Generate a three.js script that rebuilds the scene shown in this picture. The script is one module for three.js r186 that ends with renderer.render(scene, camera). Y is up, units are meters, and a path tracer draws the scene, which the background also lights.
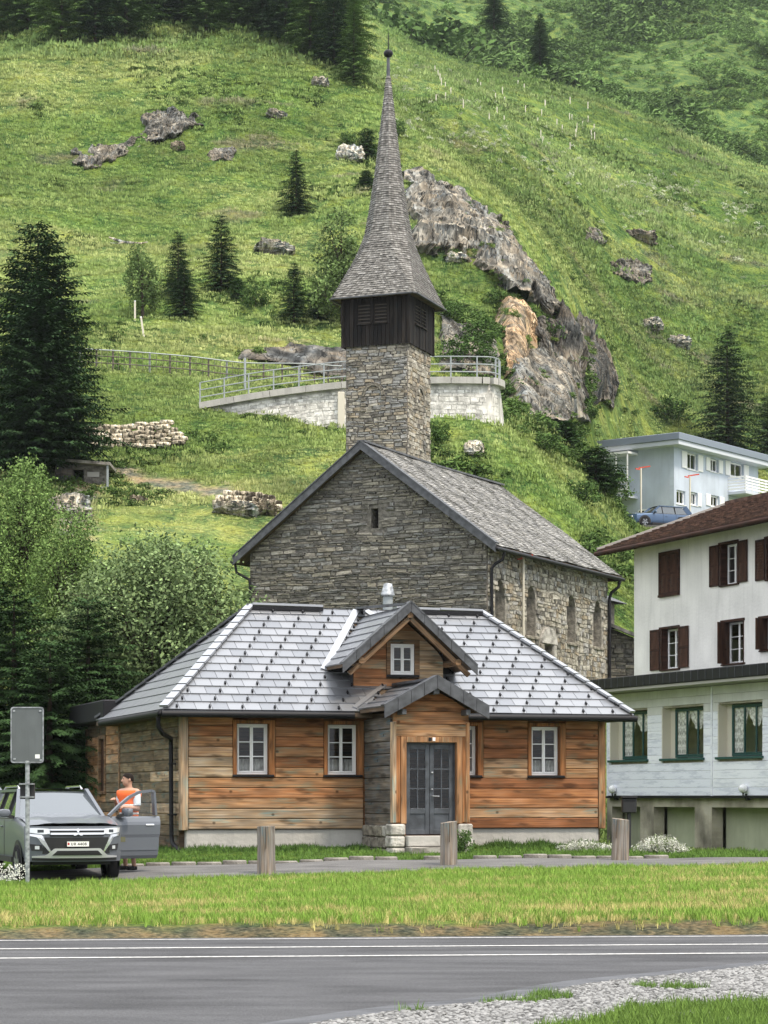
import * as THREE from 'three';
import { mergeGeometries, mergeVertices } from 'three/addons/utils/BufferGeometryUtils.js';
import { ImprovedNoise } from 'three/addons/math/ImprovedNoise.js';
import { MarchingCubes } from 'three/addons/objects/MarchingCubes.js';

// ---------------------------------------------------------------- camera, sky, sun, exposure
const scene = new THREE.Scene();
const FOCAL = 2280, HORIZON = 797, EYE = 1.6;            // focal length in pixels, row of the eye level, height of the eye
const camera = new THREE.PerspectiveCamera(2 * Math.atan(512 / FOCAL) * 180 / Math.PI, 768 / 1024, 0.5, 3000);
camera.position.set(0, EYE, 0);
camera.lookAt(0, EYE, -100);
camera.setViewOffset(768, 1024, 0, -(HORIZON - 512), 768, 1024);   // lens shifted upwards, verticals stay upright
scene.add(camera);

const skyData = new Float32Array(256 * 128 * 4);
for (let j = 0; j < 128; j++) for (let i = 0; i < 256; i++) {
  const e = Math.max(0, Math.sin(((j + 0.5) / 128 - 0.5) * Math.PI));
  const a = i / 256 * Math.PI * 2;
  const v = 1.2 * (1 + 1.6 * e) / 2.6 * (1 + 0.07 * Math.sin(3 * a + 4 * e) * Math.sin(7 * e + 2 * a));
  skyData.set([v * 0.96, v * 0.99, v * 1.05, 1], (j * 256 + i) * 4);
}
const skyTex = new THREE.DataTexture(skyData, 256, 128, THREE.RGBAFormat, THREE.FloatType);
skyTex.mapping = THREE.EquirectangularReflectionMapping; skyTex.magFilter = THREE.LinearFilter; skyTex.needsUpdate = true;
scene.background = skyTex; scene.environment = skyTex;

const sun = new THREE.DirectionalLight(0xfff1dd, 1.7);
sun.position.set(48, 120, -20); sun.target.position.set(0, 5, -70);
sun.castShadow = true; sun.shadow.radius = 16; sun.shadow.mapSize.set(2048, 2048);
Object.assign(sun.shadow.camera, { left: -90, right: 90, top: 90, bottom: -90, near: 1, far: 400 });
scene.add(sun, sun.target);

const renderer = new THREE.WebGLRenderer({ antialias: true });
renderer.toneMapping = THREE.LinearToneMapping;
renderer.toneMappingExposure = 2.25;
renderer.shadowMap.enabled = true;
scene.fog = new THREE.FogExp2(0xdfe8ee, 0.00008);

// ---------------------------------------------------------------- helpers
let seedState = 12345;
const seed = (s) => { seedState = s >>> 0; };
const rnd = () => { seedState = (seedState + 0x6D2B79F5) >>> 0; let t = seedState; t = Math.imul(t ^ (t >>> 15), t | 1); t ^= t + Math.imul(t ^ (t >>> 7), t | 61); return ((t ^ (t >>> 14)) >>> 0) / 4294967296; };
const rr = (a, b) => a + (b - a) * rnd();
const pick = (l) => l[Math.floor(rnd() * l.length) % l.length];
const clamp = (x, a = 0, b = 1) => Math.min(b, Math.max(a, x));
const lerp = (a, b, t) => a + (b - a) * t;
const sstep = (a, b, x) => { const t = clamp((x - a) / (b - a)); return t * t * (3 - 2 * t); };
const V = (x, y, z) => new THREE.Vector3(x, y, z);
const perlin = new ImprovedNoise();
const noise = (x, y, z = 0) => perlin.noise(x + 31.7, y + 17.3, z + 5.1);
const fbm = (x, y, z = 0, o = 4) => { let s = 0, a = 0.5, f = 1; for (let i = 0; i < o; i++) { s += a * noise(x * f, y * f, z * f + i * 9.2); a *= 0.5; f *= 2.03; } return s; };
// survey of the place: where a sight line through a picture column / row stands at a distance
const SX = (px, D) => (px - 384) / FOCAL * D;
const SY = (py, D) => EYE + (HORIZON - py) / FOCAL * D;
const at = (px, py, D) => V(SX(px, D), SY(py, D), -D);
const along = (px, X0, D0, dx, dD) => { const k = (px - 384) / FOCAL; return (k * D0 - X0) / (dx - k * dD); };

const used = {};
const numbered = (n) => { const k = used[n] = (used[n] ?? -1) + 1; return k ? n + '_' + String(k).padStart(3, '0') : n; };
const shade = (m) => { m.castShadow = true; m.receiveShadow = true; return m; };
function mesh(name, geo, mat, parent = scene) {
  const m = shade(new THREE.Mesh(geo, mat)); m.name = parent === scene ? numbered(name) : name; parent.add(m); return m;
}
function group(name, parent = scene) { const g = new THREE.Group(); g.name = parent === scene ? numbered(name) : name; parent.add(g); return g; }
function tag(o, label, category, grp, kind) { o.userData.label = label; o.userData.category = category; if (grp) o.userData.group = grp; if (kind) o.userData.kind = kind; return o; }
function structure(o) { o.userData.kind = 'structure'; return o; }
function stuff(o) { o.userData.kind = 'stuff'; return o; }

// triangle collector; uv in metres
class Geo {
  constructor() { this.p = []; this.u = []; this.c = null; this.col = null; }
  tint(c) { if (!this.c) { this.c = []; for (let i = 0; i < this.p.length / 3; i++) this.c.push(1, 1, 1); } this.col = c; return this; }
  vert(v, uv) { this.p.push(v.x, v.y, v.z); this.u.push(uv[0], uv[1]); if (this.c) this.c.push(...(this.col || [1, 1, 1])); }
  tri(a, b, c, ua, ub, uc) {
    if (!ua) {
      const n = V().crossVectors(b.clone().sub(a), c.clone().sub(a)); const ax = Math.abs(n.x), ay = Math.abs(n.y), az = Math.abs(n.z);
      const m = ay >= ax && ay >= az ? (v) => [v.x, v.z] : az >= ax ? (v) => [v.x, v.y] : (v) => [v.z, v.y];
      ua = m(a); ub = m(b); uc = m(c);
    }
    this.vert(a, ua); this.vert(b, ub); this.vert(c, uc);
  }
  quad(a, b, c, d, uv) { if (uv) { this.tri(a, b, c, uv[0], uv[1], uv[2]); this.tri(a, c, d, uv[0], uv[2], uv[3]); } else { this.tri(a, b, c); this.tri(a, c, d); } return this; }
  // axis box with chamfer b on all edges of the named faces
  box(x0, y0, z0, x1, y1, z1, b = 0) {
    if (x1 < x0) [x0, x1] = [x1, x0]; if (y1 < y0) [y0, y1] = [y1, y0]; if (z1 < z0) [z0, z1] = [z1, z0];
    b = Math.min(b, (x1 - x0) / 2.2, (y1 - y0) / 2.2, (z1 - z0) / 2.2);
    if (b <= 0) {
      const v = (i) => V(i & 1 ? x1 : x0, i & 2 ? y1 : y0, i & 4 ? z1 : z0);
      for (const [a, c, d, e] of [[4, 5, 7, 6], [1, 0, 2, 3], [5, 1, 3, 7], [0, 4, 6, 2], [6, 7, 3, 2], [0, 1, 5, 4]]) this.quad(v(a), v(c), v(d), v(e));
      return this;
    }
    const X = [x0, x1], Y = [y0, y1], Z = [z0, z1], s = (i) => i ? -b : b;
    const q = (i, j, k, w) => V(X[i] + (w === 0 ? 0 : s(i)), Y[j] + (w === 1 ? 0 : s(j)), Z[k] + (w === 2 ? 0 : s(k)));
    const face = (w, side) => { const r = []; for (const [a, c] of [[0, 0], [1, 0], [1, 1], [0, 1]]) { const idx = w === 0 ? [side, a, c] : w === 1 ? [c, side, a] : [a, c, side]; r.push(q(...idx, w)); } return side ? r : r.reverse(); };
    for (let w = 0; w < 3; w++) for (let side = 0; side < 2; side++) this.quad(...face(w, side));
    for (const [w1, w2, w3] of [[0, 1, 2], [1, 2, 0], [2, 0, 1]]) for (let i = 0; i < 2; i++) for (let j = 0; j < 2; j++) {
      const g = (k, w) => { const id = [0, 0, 0]; id[w1] = i; id[w2] = j; id[w3] = k; return q(...id, w); };
      const a = [g(0, w1), g(0, w2), g(1, w2), g(1, w1)]; if ((i + j) % 2) a.reverse(); this.quad(a[3], a[2], a[1], a[0]);
    }
    for (let i = 0; i < 8; i++) { const c = [i & 1, (i >> 1) & 1, (i >> 2) & 1]; const t = [q(...c, 0), q(...c, 1), q(...c, 2)]; if ((c[0] + c[1] + c[2]) % 2 === 0) t.reverse(); this.tri(...t); }
    return this;
  }
  // box along a segment a-b, width w (sideways), height h
  bar(a, b, w, h, up = V(0, 1, 0)) {
    const d = b.clone().sub(a), L = d.length(); d.normalize(); const s = V().crossVectors(d, up).normalize(); const u = V().crossVectors(s, d);
    const c = (p, i, j) => p.clone().addScaledVector(s, i * w / 2).addScaledVector(u, j * h / 2);
    const r = [[-1, -1], [1, -1], [1, 1], [-1, 1]], o = rr(0, 7);
    for (let k = 0; k < 4; k++) { const [i, j] = r[k], [m, n] = r[(k + 1) % 4], e = k % 2 ? h : w; this.quad(c(a, i, j), c(b, i, j), c(b, m, n), c(a, m, n), [[o, 0], [o + L, 0], [o + L, e], [o, e]]); }
    this.quad(c(a, -1, -1), c(a, -1, 1), c(a, 1, 1), c(a, 1, -1)); this.quad(c(b, -1, -1), c(b, 1, -1), c(b, 1, 1), c(b, -1, 1));
    return this;
  }
  // round tube along points with radii
  tube(pts, rad, seg = 8, cap = true) {
    const R = (i) => Array.isArray(rad) ? rad[i] : rad; let prev = null, len = 0;
    let ref = V(0.13, 0.21, 0.97);
    for (let i = 0; i < pts.length; i++) {
      const d = pts[Math.min(i + 1, pts.length - 1)].clone().sub(pts[Math.max(i - 1, 0)]).normalize();
      if (Math.abs(d.dot(ref)) > 0.95) ref = V(1, 0, 0);
      const s = V().crossVectors(d, ref).normalize(), u = V().crossVectors(s, d); const ring = [];
      for (let k = 0; k <= seg; k++) { const a = k / seg * Math.PI * 2; ring.push(pts[i].clone().addScaledVector(s, Math.cos(a) * R(i)).addScaledVector(u, Math.sin(a) * R(i))); }
      if (prev) { const l2 = len + pts[i].distanceTo(pts[i - 1]), w = Math.PI * 2 * R(i); for (let k = 0; k < seg; k++) this.quad(prev[k], prev[k + 1], ring[k + 1], ring[k], [[len, k / seg * w], [len, (k + 1) / seg * w], [l2, (k + 1) / seg * w], [l2, k / seg * w]]); len = l2; }
      if (cap && (i === 0 || i === pts.length - 1)) for (let k = 0; k < seg; k++) i ? this.tri(pts[i], ring[k], ring[k + 1]) : this.tri(pts[i], ring[k + 1], ring[k]);
      prev = ring;
    }
    return this;
  }
  // vertical lathe around (x,z): profile [[r,y],...]
  lathe(x, z, prof, seg = 16) {
    for (let i = 1; i < prof.length; i++) for (let k = 0; k < seg; k++) {
      const f = (j, q) => V(x + prof[j][0] * Math.cos(q / seg * 2 * Math.PI), prof[j][1], z - prof[j][0] * Math.sin(q / seg * 2 * Math.PI));
      this.quad(f(i - 1, k), f(i - 1, k + 1), f(i, k + 1), f(i, k));
    }
    return this;
  }
  geo(smooth = 0) {
    const g = new THREE.BufferGeometry();
    g.setAttribute('position', new THREE.Float32BufferAttribute(this.p, 3)); g.setAttribute('uv', new THREE.Float32BufferAttribute(this.u, 2));
    if (this.c) g.setAttribute('color', new THREE.Float32BufferAttribute(this.c, 3));
    if (smooth) { g.deleteAttribute('uv'); const m = mergeVertices(g, 1e-4); m.computeVertexNormals(); const q = m.attributes.position, uv = []; for (let i = 0; i < q.count; i++) uv.push(q.getX(i), q.getY(i)); m.setAttribute('uv', new THREE.Float32BufferAttribute(uv, 2)); return m; }
    g.computeVertexNormals(); return g;
  }
  to(name, mat, parent, smooth) { return mesh(name, this.geo(smooth), mat, parent); }
}
const geo = () => new Geo();

// ---------------------------------------------------------------- textures
function tex(w, h, fn, srgb = true) {
  const d = new Uint8Array(w * h * 4);
  for (let j = 0; j < h; j++) for (let i = 0; i < w; i++) { const c = fn(i / w, j / h, i, j); const k = (j * w + i) * 4; d[k] = clamp(c[0]) * 255; d[k + 1] = clamp(c[1]) * 255; d[k + 2] = clamp(c[2]) * 255; d[k + 3] = 255; }
  const t = new THREE.DataTexture(d, w, h); t.wrapS = t.wrapT = THREE.RepeatWrapping; t.magFilter = t.minFilter = THREE.LinearFilter; if (srgb) t.colorSpace = THREE.SRGBColorSpace; t.needsUpdate = true; return t;
}
const rep = (t, sx, sy = sx, rot = 0) => { const c = t.clone(); c.repeat.set(1 / sx, 1 / sy); c.rotation = rot; c.needsUpdate = true; return c; };
// periodic fbm on the unit square
const pn = (u, v, f, g = f, z = 0) => { const a = (x, y) => noise(x * f, y * g, z); const wu = sstep(0.8, 1, u), wv = sstep(0.8, 1, v); return lerp(lerp(a(u, v), a(u - 1, v), wu), lerp(a(u, v - 1), a(u - 1, v - 1), wu), wv); };
const pf = (u, v, f, g = f, z = 0, o = 4) => { let s = 0, a = 0.5; for (let i = 0; i < o; i++) { s += a * pn(u, v, f, g, z + i * 3.7); a *= 0.5; f *= 2; g *= 2; } return s; };
seed(7);
const grainTex = tex(512, 256, (u, v) => {           // wood grain along u
  const warp = pf(u, v, 2, 3, 1, 3) * 0.6; const k = pf(u, v + warp * 0.12, 2, 26, 2, 4);
  let s = 0.84 + k * 0.4 + pf(u, v, 3, 60, 9, 2) * 0.22 + pf(u, v, 3, 4, 4, 3) * 0.35;
  for (const [ku, kv] of [[0.13, 0.3], [0.71, 0.74]]) { const dd = Math.hypot((u - ku) * 5, (v - kv) * 2.2); if (dd < 0.11) s *= 0.6 + 0.4 * sstep(0.03, 0.11, dd); }
  const w = clamp(0.5 + pf(u, v, 4, 12, 13, 3) * 1.6); const gr = sstep(0.02, 0.3, pf(u, v, 2, 2.5, 91, 4) + pf(u, v, 6, 40, 93, 2) * 0.4), dk = 1 - 0.35 * sstep(0.08, 0.3, pf(u, v, 2.5, 3, 96, 4)); return [s * lerp(1, 0.86, gr) * dk, s * lerp(lerp(0.93, 1, w), 1.03, gr) * dk, s * lerp(lerp(0.84, 1, w), 1.12, gr) * dk];
});
const speckTex = tex(512, 512, (u, v) => { const s = 0.86 + pf(u, v, 8, 8, 3, 5) * 0.5 + (rnd() - 0.5) * 0.13; return [s, s, s]; });
const patchTex = tex(512, 512, (u, v) => { const s = 0.88 + pf(u, v, 3, 3, 8, 6) * 0.55 + pf(u, v, 14, 3, 5, 3) * 0.16; return [s, s * 0.995, s * 0.98]; });
const plasterTex = tex(512, 512, (u, v) => { const s = 0.95 + pf(u, v, 4, 3, 21, 5) * 0.12 + Math.min(0, pf(u, v, 26, 2, 25, 3)) * 0.10 + (rnd() - 0.5) * 0.03; return [s, s * 0.995, s * 0.985]; });
const bumpTex = tex(512, 512, (u, v) => { const s = 0.5 + pf(u, v, 10, 10, 30, 5) * 0.9; return [s, s, s]; }, false);
const rockTex = tex(512, 512, (u, v) => {
  const a = pf(u, v + pf(u, v, 3, 3, 2, 3) * 0.1, 9, 3, 40, 5), b = pf(u, v, 3, 3, 44, 4); let s = 0.72 + a * 0.95 + b * 0.45 + Math.min(0, pf(u, v, 16, 2, 57, 3)) * 0.5; if (Math.abs(pf(u, v, 8, 2, 47, 3)) < 0.02) s *= 0.5;
  const w = clamp(0.5 + b * 2); return [s * lerp(0.95, 1.06, w), s, s * lerp(1.02, 0.9, w)];
});
const rockBump = tex(512, 512, (u, v) => { const s = 0.5 + Math.abs(pf(u, v, 9, 3, 50, 5)) * 1.6 - 0.2 + pf(u, v, 20, 20, 3, 3) * 0.3; return [s, s, s]; }, false);
const turfTex = tex(1024, 1024, (u, v) => {
  const a = pf(u, v, 6, 6, 60, 5), b = pf(u, v, 40, 56, 63, 3), c = rnd() - 0.5; const s = 0.8 + a * 0.5 + b * 0.55 + c * 0.2; const w = clamp(0.5 + a * 1.8 + b * 0.5);
  return [s * lerp(0.86, 1.06, w), s, s * lerp(1.0, 0.86, w)];
});
const turfBump = tex(512, 512, (u, v) => { const s = 0.5 + pf(u, v, 24, 30, 66, 4) * 1.1; return [s, s, s]; }, false);
const asphaltTex = tex(1024, 1024, (u, v) => { const a = pf(u, v, 3, 9, 70, 5), b = pf(u, v, 3, 14, 73, 4); const s = 0.8 + a * 0.3 + b * 0.14 + (rnd() - 0.5) * 0.4; return [s, s, s * 1.01]; });
const flakeTex = tex(512, 512, (u, v) => {          // painted boards going grey in rubbed patches
  const a = pf(u, v, 2.5, 9, 80, 5), b = pf(u, v, 12, 40, 83, 3); const w = sstep(-0.05, 0.3, a + b * 0.5 - 0.02); return [lerp(1, 0.9, w), lerp(1, 0.905, w), lerp(1, 0.92, w)];
});

const std = (c, o = {}) => { const m = new THREE.MeshPhysicalMaterial({ roughness: 0.85, specularIntensity: (o.roughness ?? 0.85) > 0.7 ? 0.35 : 1, ...o }); Array.isArray(c) ? m.color.setRGB(...c) : m.color.set(c); return m; };
const phys = (c, o = {}) => { const m = new THREE.MeshPhysicalMaterial({ roughness: 0.5, ...o }); m.color.setRGB(...c); return m; };
const grain = rep(grainTex, 2.4, 0.8), grainV = rep(grainTex, 2.4, 0.8, Math.PI / 2);
const wood = (c, o = {}) => std(c, { map: grain, bumpMap: grain, bumpScale: 0.004, roughness: 0.8, ...o });
const M = {
  planks: {
    rich: [wood([0.4, 0.19, 0.092]), wood([0.46, 0.235, 0.12]), wood([0.33, 0.15, 0.074])],
    tan: [wood([0.5, 0.31, 0.18]), wood([0.55, 0.37, 0.235]), wood([0.45, 0.26, 0.14])],
    pale: [wood([0.52, 0.41, 0.29]), wood([0.47, 0.37, 0.27]), wood([0.56, 0.42, 0.28])],
    grey: [wood([0.2, 0.165, 0.115]), wood([0.24, 0.195, 0.13]), wood([0.175, 0.14, 0.095])],
    slateGrey: [wood([0.18, 0.17, 0.16]), wood([0.22, 0.205, 0.185]), wood([0.15, 0.145, 0.14])],
  },
  trim: wood([0.33, 0.15, 0.062]), trimShaded: wood([0.27, 0.18, 0.115]), trimV: wood([0.4, 0.19, 0.085], { map: grainV, bumpMap: grainV }), paleV: wood([0.55, 0.42, 0.3], { map: grainV, bumpMap: grainV }),  // second trim tone darkened to carry the shade under the dormer verge
  sapV: wood([0.44, 0.25, 0.135], { map: grainV, bumpMap: grainV }),
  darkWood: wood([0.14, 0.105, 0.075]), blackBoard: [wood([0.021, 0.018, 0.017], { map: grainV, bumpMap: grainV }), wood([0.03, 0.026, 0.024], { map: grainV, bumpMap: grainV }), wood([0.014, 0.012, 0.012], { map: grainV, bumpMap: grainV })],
  stump: wood([0.33, 0.3, 0.27], { map: grainV, bumpMap: grainV, bumpScale: 0.012 }),
  tile: [0, 1, 2].map((i) => phys([0.25 + i * 0.028, 0.258 + i * 0.028, 0.273 + i * 0.028], { metalness: 0.72, roughness: 0.4 + i * 0.03 })),
  flashing: phys([0.42, 0.43, 0.45], { metalness: 0.75, roughness: 0.35 }),
  fascia: std([0.085, 0.09, 0.1], { roughness: 0.55, map: rep(speckTex, 1.5) }),
  slate: std([0.1, 0.104, 0.112], { roughness: 0.5, map: rep(speckTex, 1.1) }),
  gutter: std([0.012, 0.012, 0.014], { roughness: 0.5, specularIntensity: 0.4 }),
  white: std([0.85, 0.85, 0.84], { roughness: 0.45 }),
  glass: phys([1, 1, 1], { transmission: 1, thickness: 0, roughness: 0.02, ior: 1.5 }),
  curtain: std([0.42, 0.43, 0.42], { roughness: 1, map: rep(patchTex, 0.6) }),
  doorPaint: std([0.075, 0.085, 0.1], { roughness: 0.5, map: rep(speckTex, 2) }),
  plinth: std([0.48, 0.47, 0.44], { roughness: 0.95, map: rep(plasterTex, 3), bumpMap: rep(bumpTex, 0.8), bumpScale: 0.008 }),
  mortar: std([0.2, 0.185, 0.16], { roughness: 1, map: rep(speckTex, 1.3), bumpMap: rep(bumpTex, 0.5), bumpScale: 0.02 }),
  quoin: std([0.55, 0.53, 0.49], { roughness: 0.95, map: rep(patchTex, 0.9), bumpMap: rep(bumpTex, 0.6), bumpScale: 0.02 }),
  plaster: std([0.85, 0.845, 0.825], { roughness: 0.95, map: rep(plasterTex, 4.5), bumpMap: rep(bumpTex, 0.9), bumpScale: 0.006 }),
  shutter: wood([0.1, 0.052, 0.036], { map: grainV, bumpMap: grainV }), shutterFlat: wood([0.07, 0.035, 0.026]),
  roofTileBrown: [std([0.135, 0.082, 0.062], { map: rep(patchTex, 0.9) }), std([0.175, 0.105, 0.075], { map: rep(patchTex, 0.8) }), std([0.105, 0.068, 0.055], { map: rep(patchTex, 1) })],
  clad: [std([0.8, 0.815, 0.88], { map: rep(flakeTex, 3.1, 1.3), roughness: 0.6 }), std([0.77, 0.79, 0.865], { map: rep(flakeTex, 2.3, 1.1), roughness: 0.6 }), std([0.81, 0.825, 0.87], { map: rep(flakeTex, 3.7, 1.9), roughness: 0.6 })],
  green: std([0.012, 0.065, 0.06], { roughness: 0.45 }),
  concrete: std([0.44, 0.41, 0.33], { roughness: 0.95, map: rep(patchTex, 3), bumpMap: rep(bumpTex, 1), bumpScale: 0.006 }),
  garage: std([0.44, 0.47, 0.34], { roughness: 0.6, map: rep(plasterTex, 2.5) }),
  blue: std([0.56, 0.63, 0.74], { roughness: 0.9, map: rep(plasterTex, 6) }),
  black: std([0.012, 0.012, 0.013], { roughness: 0.55 }), rubber: std([0.015, 0.015, 0.016], { roughness: 0.85 }),
  steel: std([0.5, 0.52, 0.53], { metalness: 0.85, roughness: 0.42, map: rep(speckTex, 0.7) }), dullSteel: std([0.33, 0.36, 0.36], { metalness: 0.5, roughness: 0.6 }),
  chrome: std([0.86, 0.87, 0.88], { metalness: 1, roughness: 0.12 }),
  carPaint: phys([0.125, 0.138, 0.158], { metalness: 0.3, roughness: 0.42, clearcoat: 0.4, clearcoatRoughness: 0.05 }),
  bluePaint: phys([0.05, 0.1, 0.19], { metalness: 0.4, roughness: 0.4, clearcoat: 1, clearcoatRoughness: 0.05 }),
  redMark: std([0.62, 0.1, 0.06]), cream: std([0.62, 0.58, 0.48]),
  asphalt: std([0.118, 0.119, 0.123], { roughness: 0.85, map: rep(asphaltTex, 5), bumpMap: rep(bumpTex, 0.35), bumpScale: 0.004 }),
  sideRoad: std([0.2, 0.195, 0.185], { roughness: 0.95, map: rep(asphaltTex, 4), bumpMap: rep(bumpTex, 0.5), bumpScale: 0.006 }),
  paint: std([0.62, 0.62, 0.6], { roughness: 0.7, map: rep(speckTex, 0.5) }),
  kerb: std([0.36, 0.34, 0.31], { roughness: 0.95, map: rep(patchTex, 1.2), bumpMap: rep(bumpTex, 0.5), bumpScale: 0.01 }),
  rock: std([0.36, 0.345, 0.32], { roughness: 0.95, map: rep(rockTex, 6), bumpMap: rep(rockBump, 5), bumpScale: 0.16 }),
  rockLight: std([0.56, 0.55, 0.52], { roughness: 0.95, map: rep(rockTex, 2.3), bumpMap: rep(rockBump, 2), bumpScale: 0.05 }),
  rockOrange: std([0.66, 0.5, 0.35], { roughness: 0.95, map: rep(rockTex, 5), bumpMap: rep(rockBump, 4), bumpScale: 0.16 }),
  rockDark: std([0.2, 0.19, 0.18], { roughness: 0.95, map: rep(rockTex, 6), bumpMap: rep(rockBump, 5), bumpScale: 0.18 }),
  turf: std([1, 1, 1], { roughness: 1, specularIntensity: 0.1, vertexColors: true, map: rep(turfTex, 9), bumpMap: rep(turfBump, 6), bumpScale: 0.16 }),
  lawn: std([1, 1, 1], { roughness: 1, specularIntensity: 0.1, vertexColors: true, map: rep(turfTex, 3), bumpMap: rep(turfBump, 2), bumpScale: 0.04 }),
  leaf: std([1, 1, 1], { roughness: 0.9, specularIntensity: 0.12, vertexColors: true, side: THREE.DoubleSide }),
  bark: std([0.1, 0.08, 0.065], { roughness: 1, map: rep(grainTex, 1.2, 0.5), bumpMap: rep(grainTex, 1.2, 0.5), bumpScale: 0.02 }),
};
M.louvre = wood([0.09, 0.085, 0.08]);
M.stone = [[0.27, 0.25, 0.212], [0.21, 0.198, 0.175], [0.33, 0.305, 0.255], [0.155, 0.15, 0.14], [0.29, 0.25, 0.195], [0.4, 0.375, 0.33], [0.235, 0.233, 0.226], [0.32, 0.315, 0.3]].map((c) => std(c, { roughness: 0.95, map: rep(patchTex, 0.8, 0.4), bumpMap: rep(bumpTex, 0.4), bumpScale: 0.02 }));
Object.assign(M, { plasterBoard: std([0.72, 0.73, 0.72], { roughness: 0.6, map: rep(plasterTex, 3) }), lace: std([0.8, 0.81, 0.8], { roughness: 1, side: THREE.DoubleSide, map: rep(patchTex, 0.3) }), garageSoffit: std([0.34, 0.33, 0.29]), globe: phys([0.8, 0.8, 0.8], { roughness: 0.15, clearcoat: 1 }), vergePale: std([0.3, 0.28, 0.26]), paleGrey: std([0.55, 0.58, 0.63]), roofBlue: std([0.2, 0.235, 0.29], { roughness: 0.5 }), darkGlass: phys([0.03, 0.035, 0.04], { roughness: 0.05 }) });
Object.assign(M, { rockWhite: std([0.92, 0.91, 0.87], { roughness: 0.95, map: rep(rockTex, 1.6), bumpMap: rep(rockBump, 1.5), bumpScale: 0.03 }), whitewash: std([0.66, 0.65, 0.61], { roughness: 1, map: rep(patchTex, 2.5) }) });
M.whiteStone = [[0.76, 0.75, 0.71], [0.72, 0.71, 0.67], [0.8, 0.79, 0.75]].map((c) => std(c, { roughness: 1, map: rep(patchTex, 1.4), bumpMap: rep(bumpTex, 0.5), bumpScale: 0.02 }));
M.mortarPaleLit = std([0.38, 0.355, 0.305], { roughness: 1, map: rep(speckTex, 1.3), bumpMap: rep(bumpTex, 0.5), bumpScale: 0.02 });  // side wall mortar, lime-pale with some of its light put into the colour
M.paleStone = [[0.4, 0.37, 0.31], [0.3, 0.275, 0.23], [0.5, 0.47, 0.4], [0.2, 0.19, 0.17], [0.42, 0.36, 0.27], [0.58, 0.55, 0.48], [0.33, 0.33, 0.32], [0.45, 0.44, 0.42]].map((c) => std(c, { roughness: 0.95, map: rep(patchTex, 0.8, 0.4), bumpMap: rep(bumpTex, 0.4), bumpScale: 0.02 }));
Object.assign(M, { alloy: std([0.3, 0.31, 0.32], { metalness: 0.8, roughness: 0.35 }), carGlass: phys([0.1, 0.115, 0.125], { metalness: 0.45, roughness: 0.04, clearcoat: 1, clearcoatRoughness: 0.02 }), lamp: phys([0.75, 0.78, 0.8], { metalness: 0.4, roughness: 0.12, clearcoat: 1 }), satin: std([0.62, 0.63, 0.64], { metalness: 0.6, roughness: 0.35 }), galv: std([0.45, 0.48, 0.49], { metalness: 0.5, roughness: 0.5, map: rep(speckTex, 0.6) }) });

// ---------------------------------------------------------------- terrain
function spline(pts) {                                   // thin-plate spline through surveyed heights (X, D, Y)
  const n = pts.length, N = n + 3, A = [], U = (r2) => r2 < 1e-9 ? 0 : 0.5 * r2 * Math.log(r2);
  for (let i = 0; i < N; i++) A.push(new Float64Array(N + 1));
  for (let i = 0; i < n; i++) {
    for (let j = 0; j < n; j++) A[i][j] = i === j ? 4 : U((pts[i][0] - pts[j][0]) ** 2 + (pts[i][1] - pts[j][1]) ** 2);
    A[i][n] = A[n][i] = 1; A[i][n + 1] = A[n + 1][i] = pts[i][0]; A[i][n + 2] = A[n + 2][i] = pts[i][1]; A[i][N] = pts[i][2];
  }
  for (let c = 0; c < N; c++) {
    let b = c; for (let r = c + 1; r < N; r++) if (Math.abs(A[r][c]) > Math.abs(A[b][c])) b = r; [A[c], A[b]] = [A[b], A[c]];
    for (let r = 0; r < N; r++) if (r !== c && A[r][c]) { const f = A[r][c] / A[c][c]; for (let k = c; k <= N; k++) A[r][k] -= f * A[c][k]; }
  }
  const w = A.map((r, i) => r[N] / r[i]);
  return (x, d) => { let s = w[n] + w[n + 1] * x + w[n + 2] * d; for (let i = 0; i < n; i++) s += w[i] * U((x - pts[i][0]) ** 2 + (d - pts[i][1]) ** 2); return s; };
}
const S = (px, py, D) => [SX(px, D), D, SY(py, D)];
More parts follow.
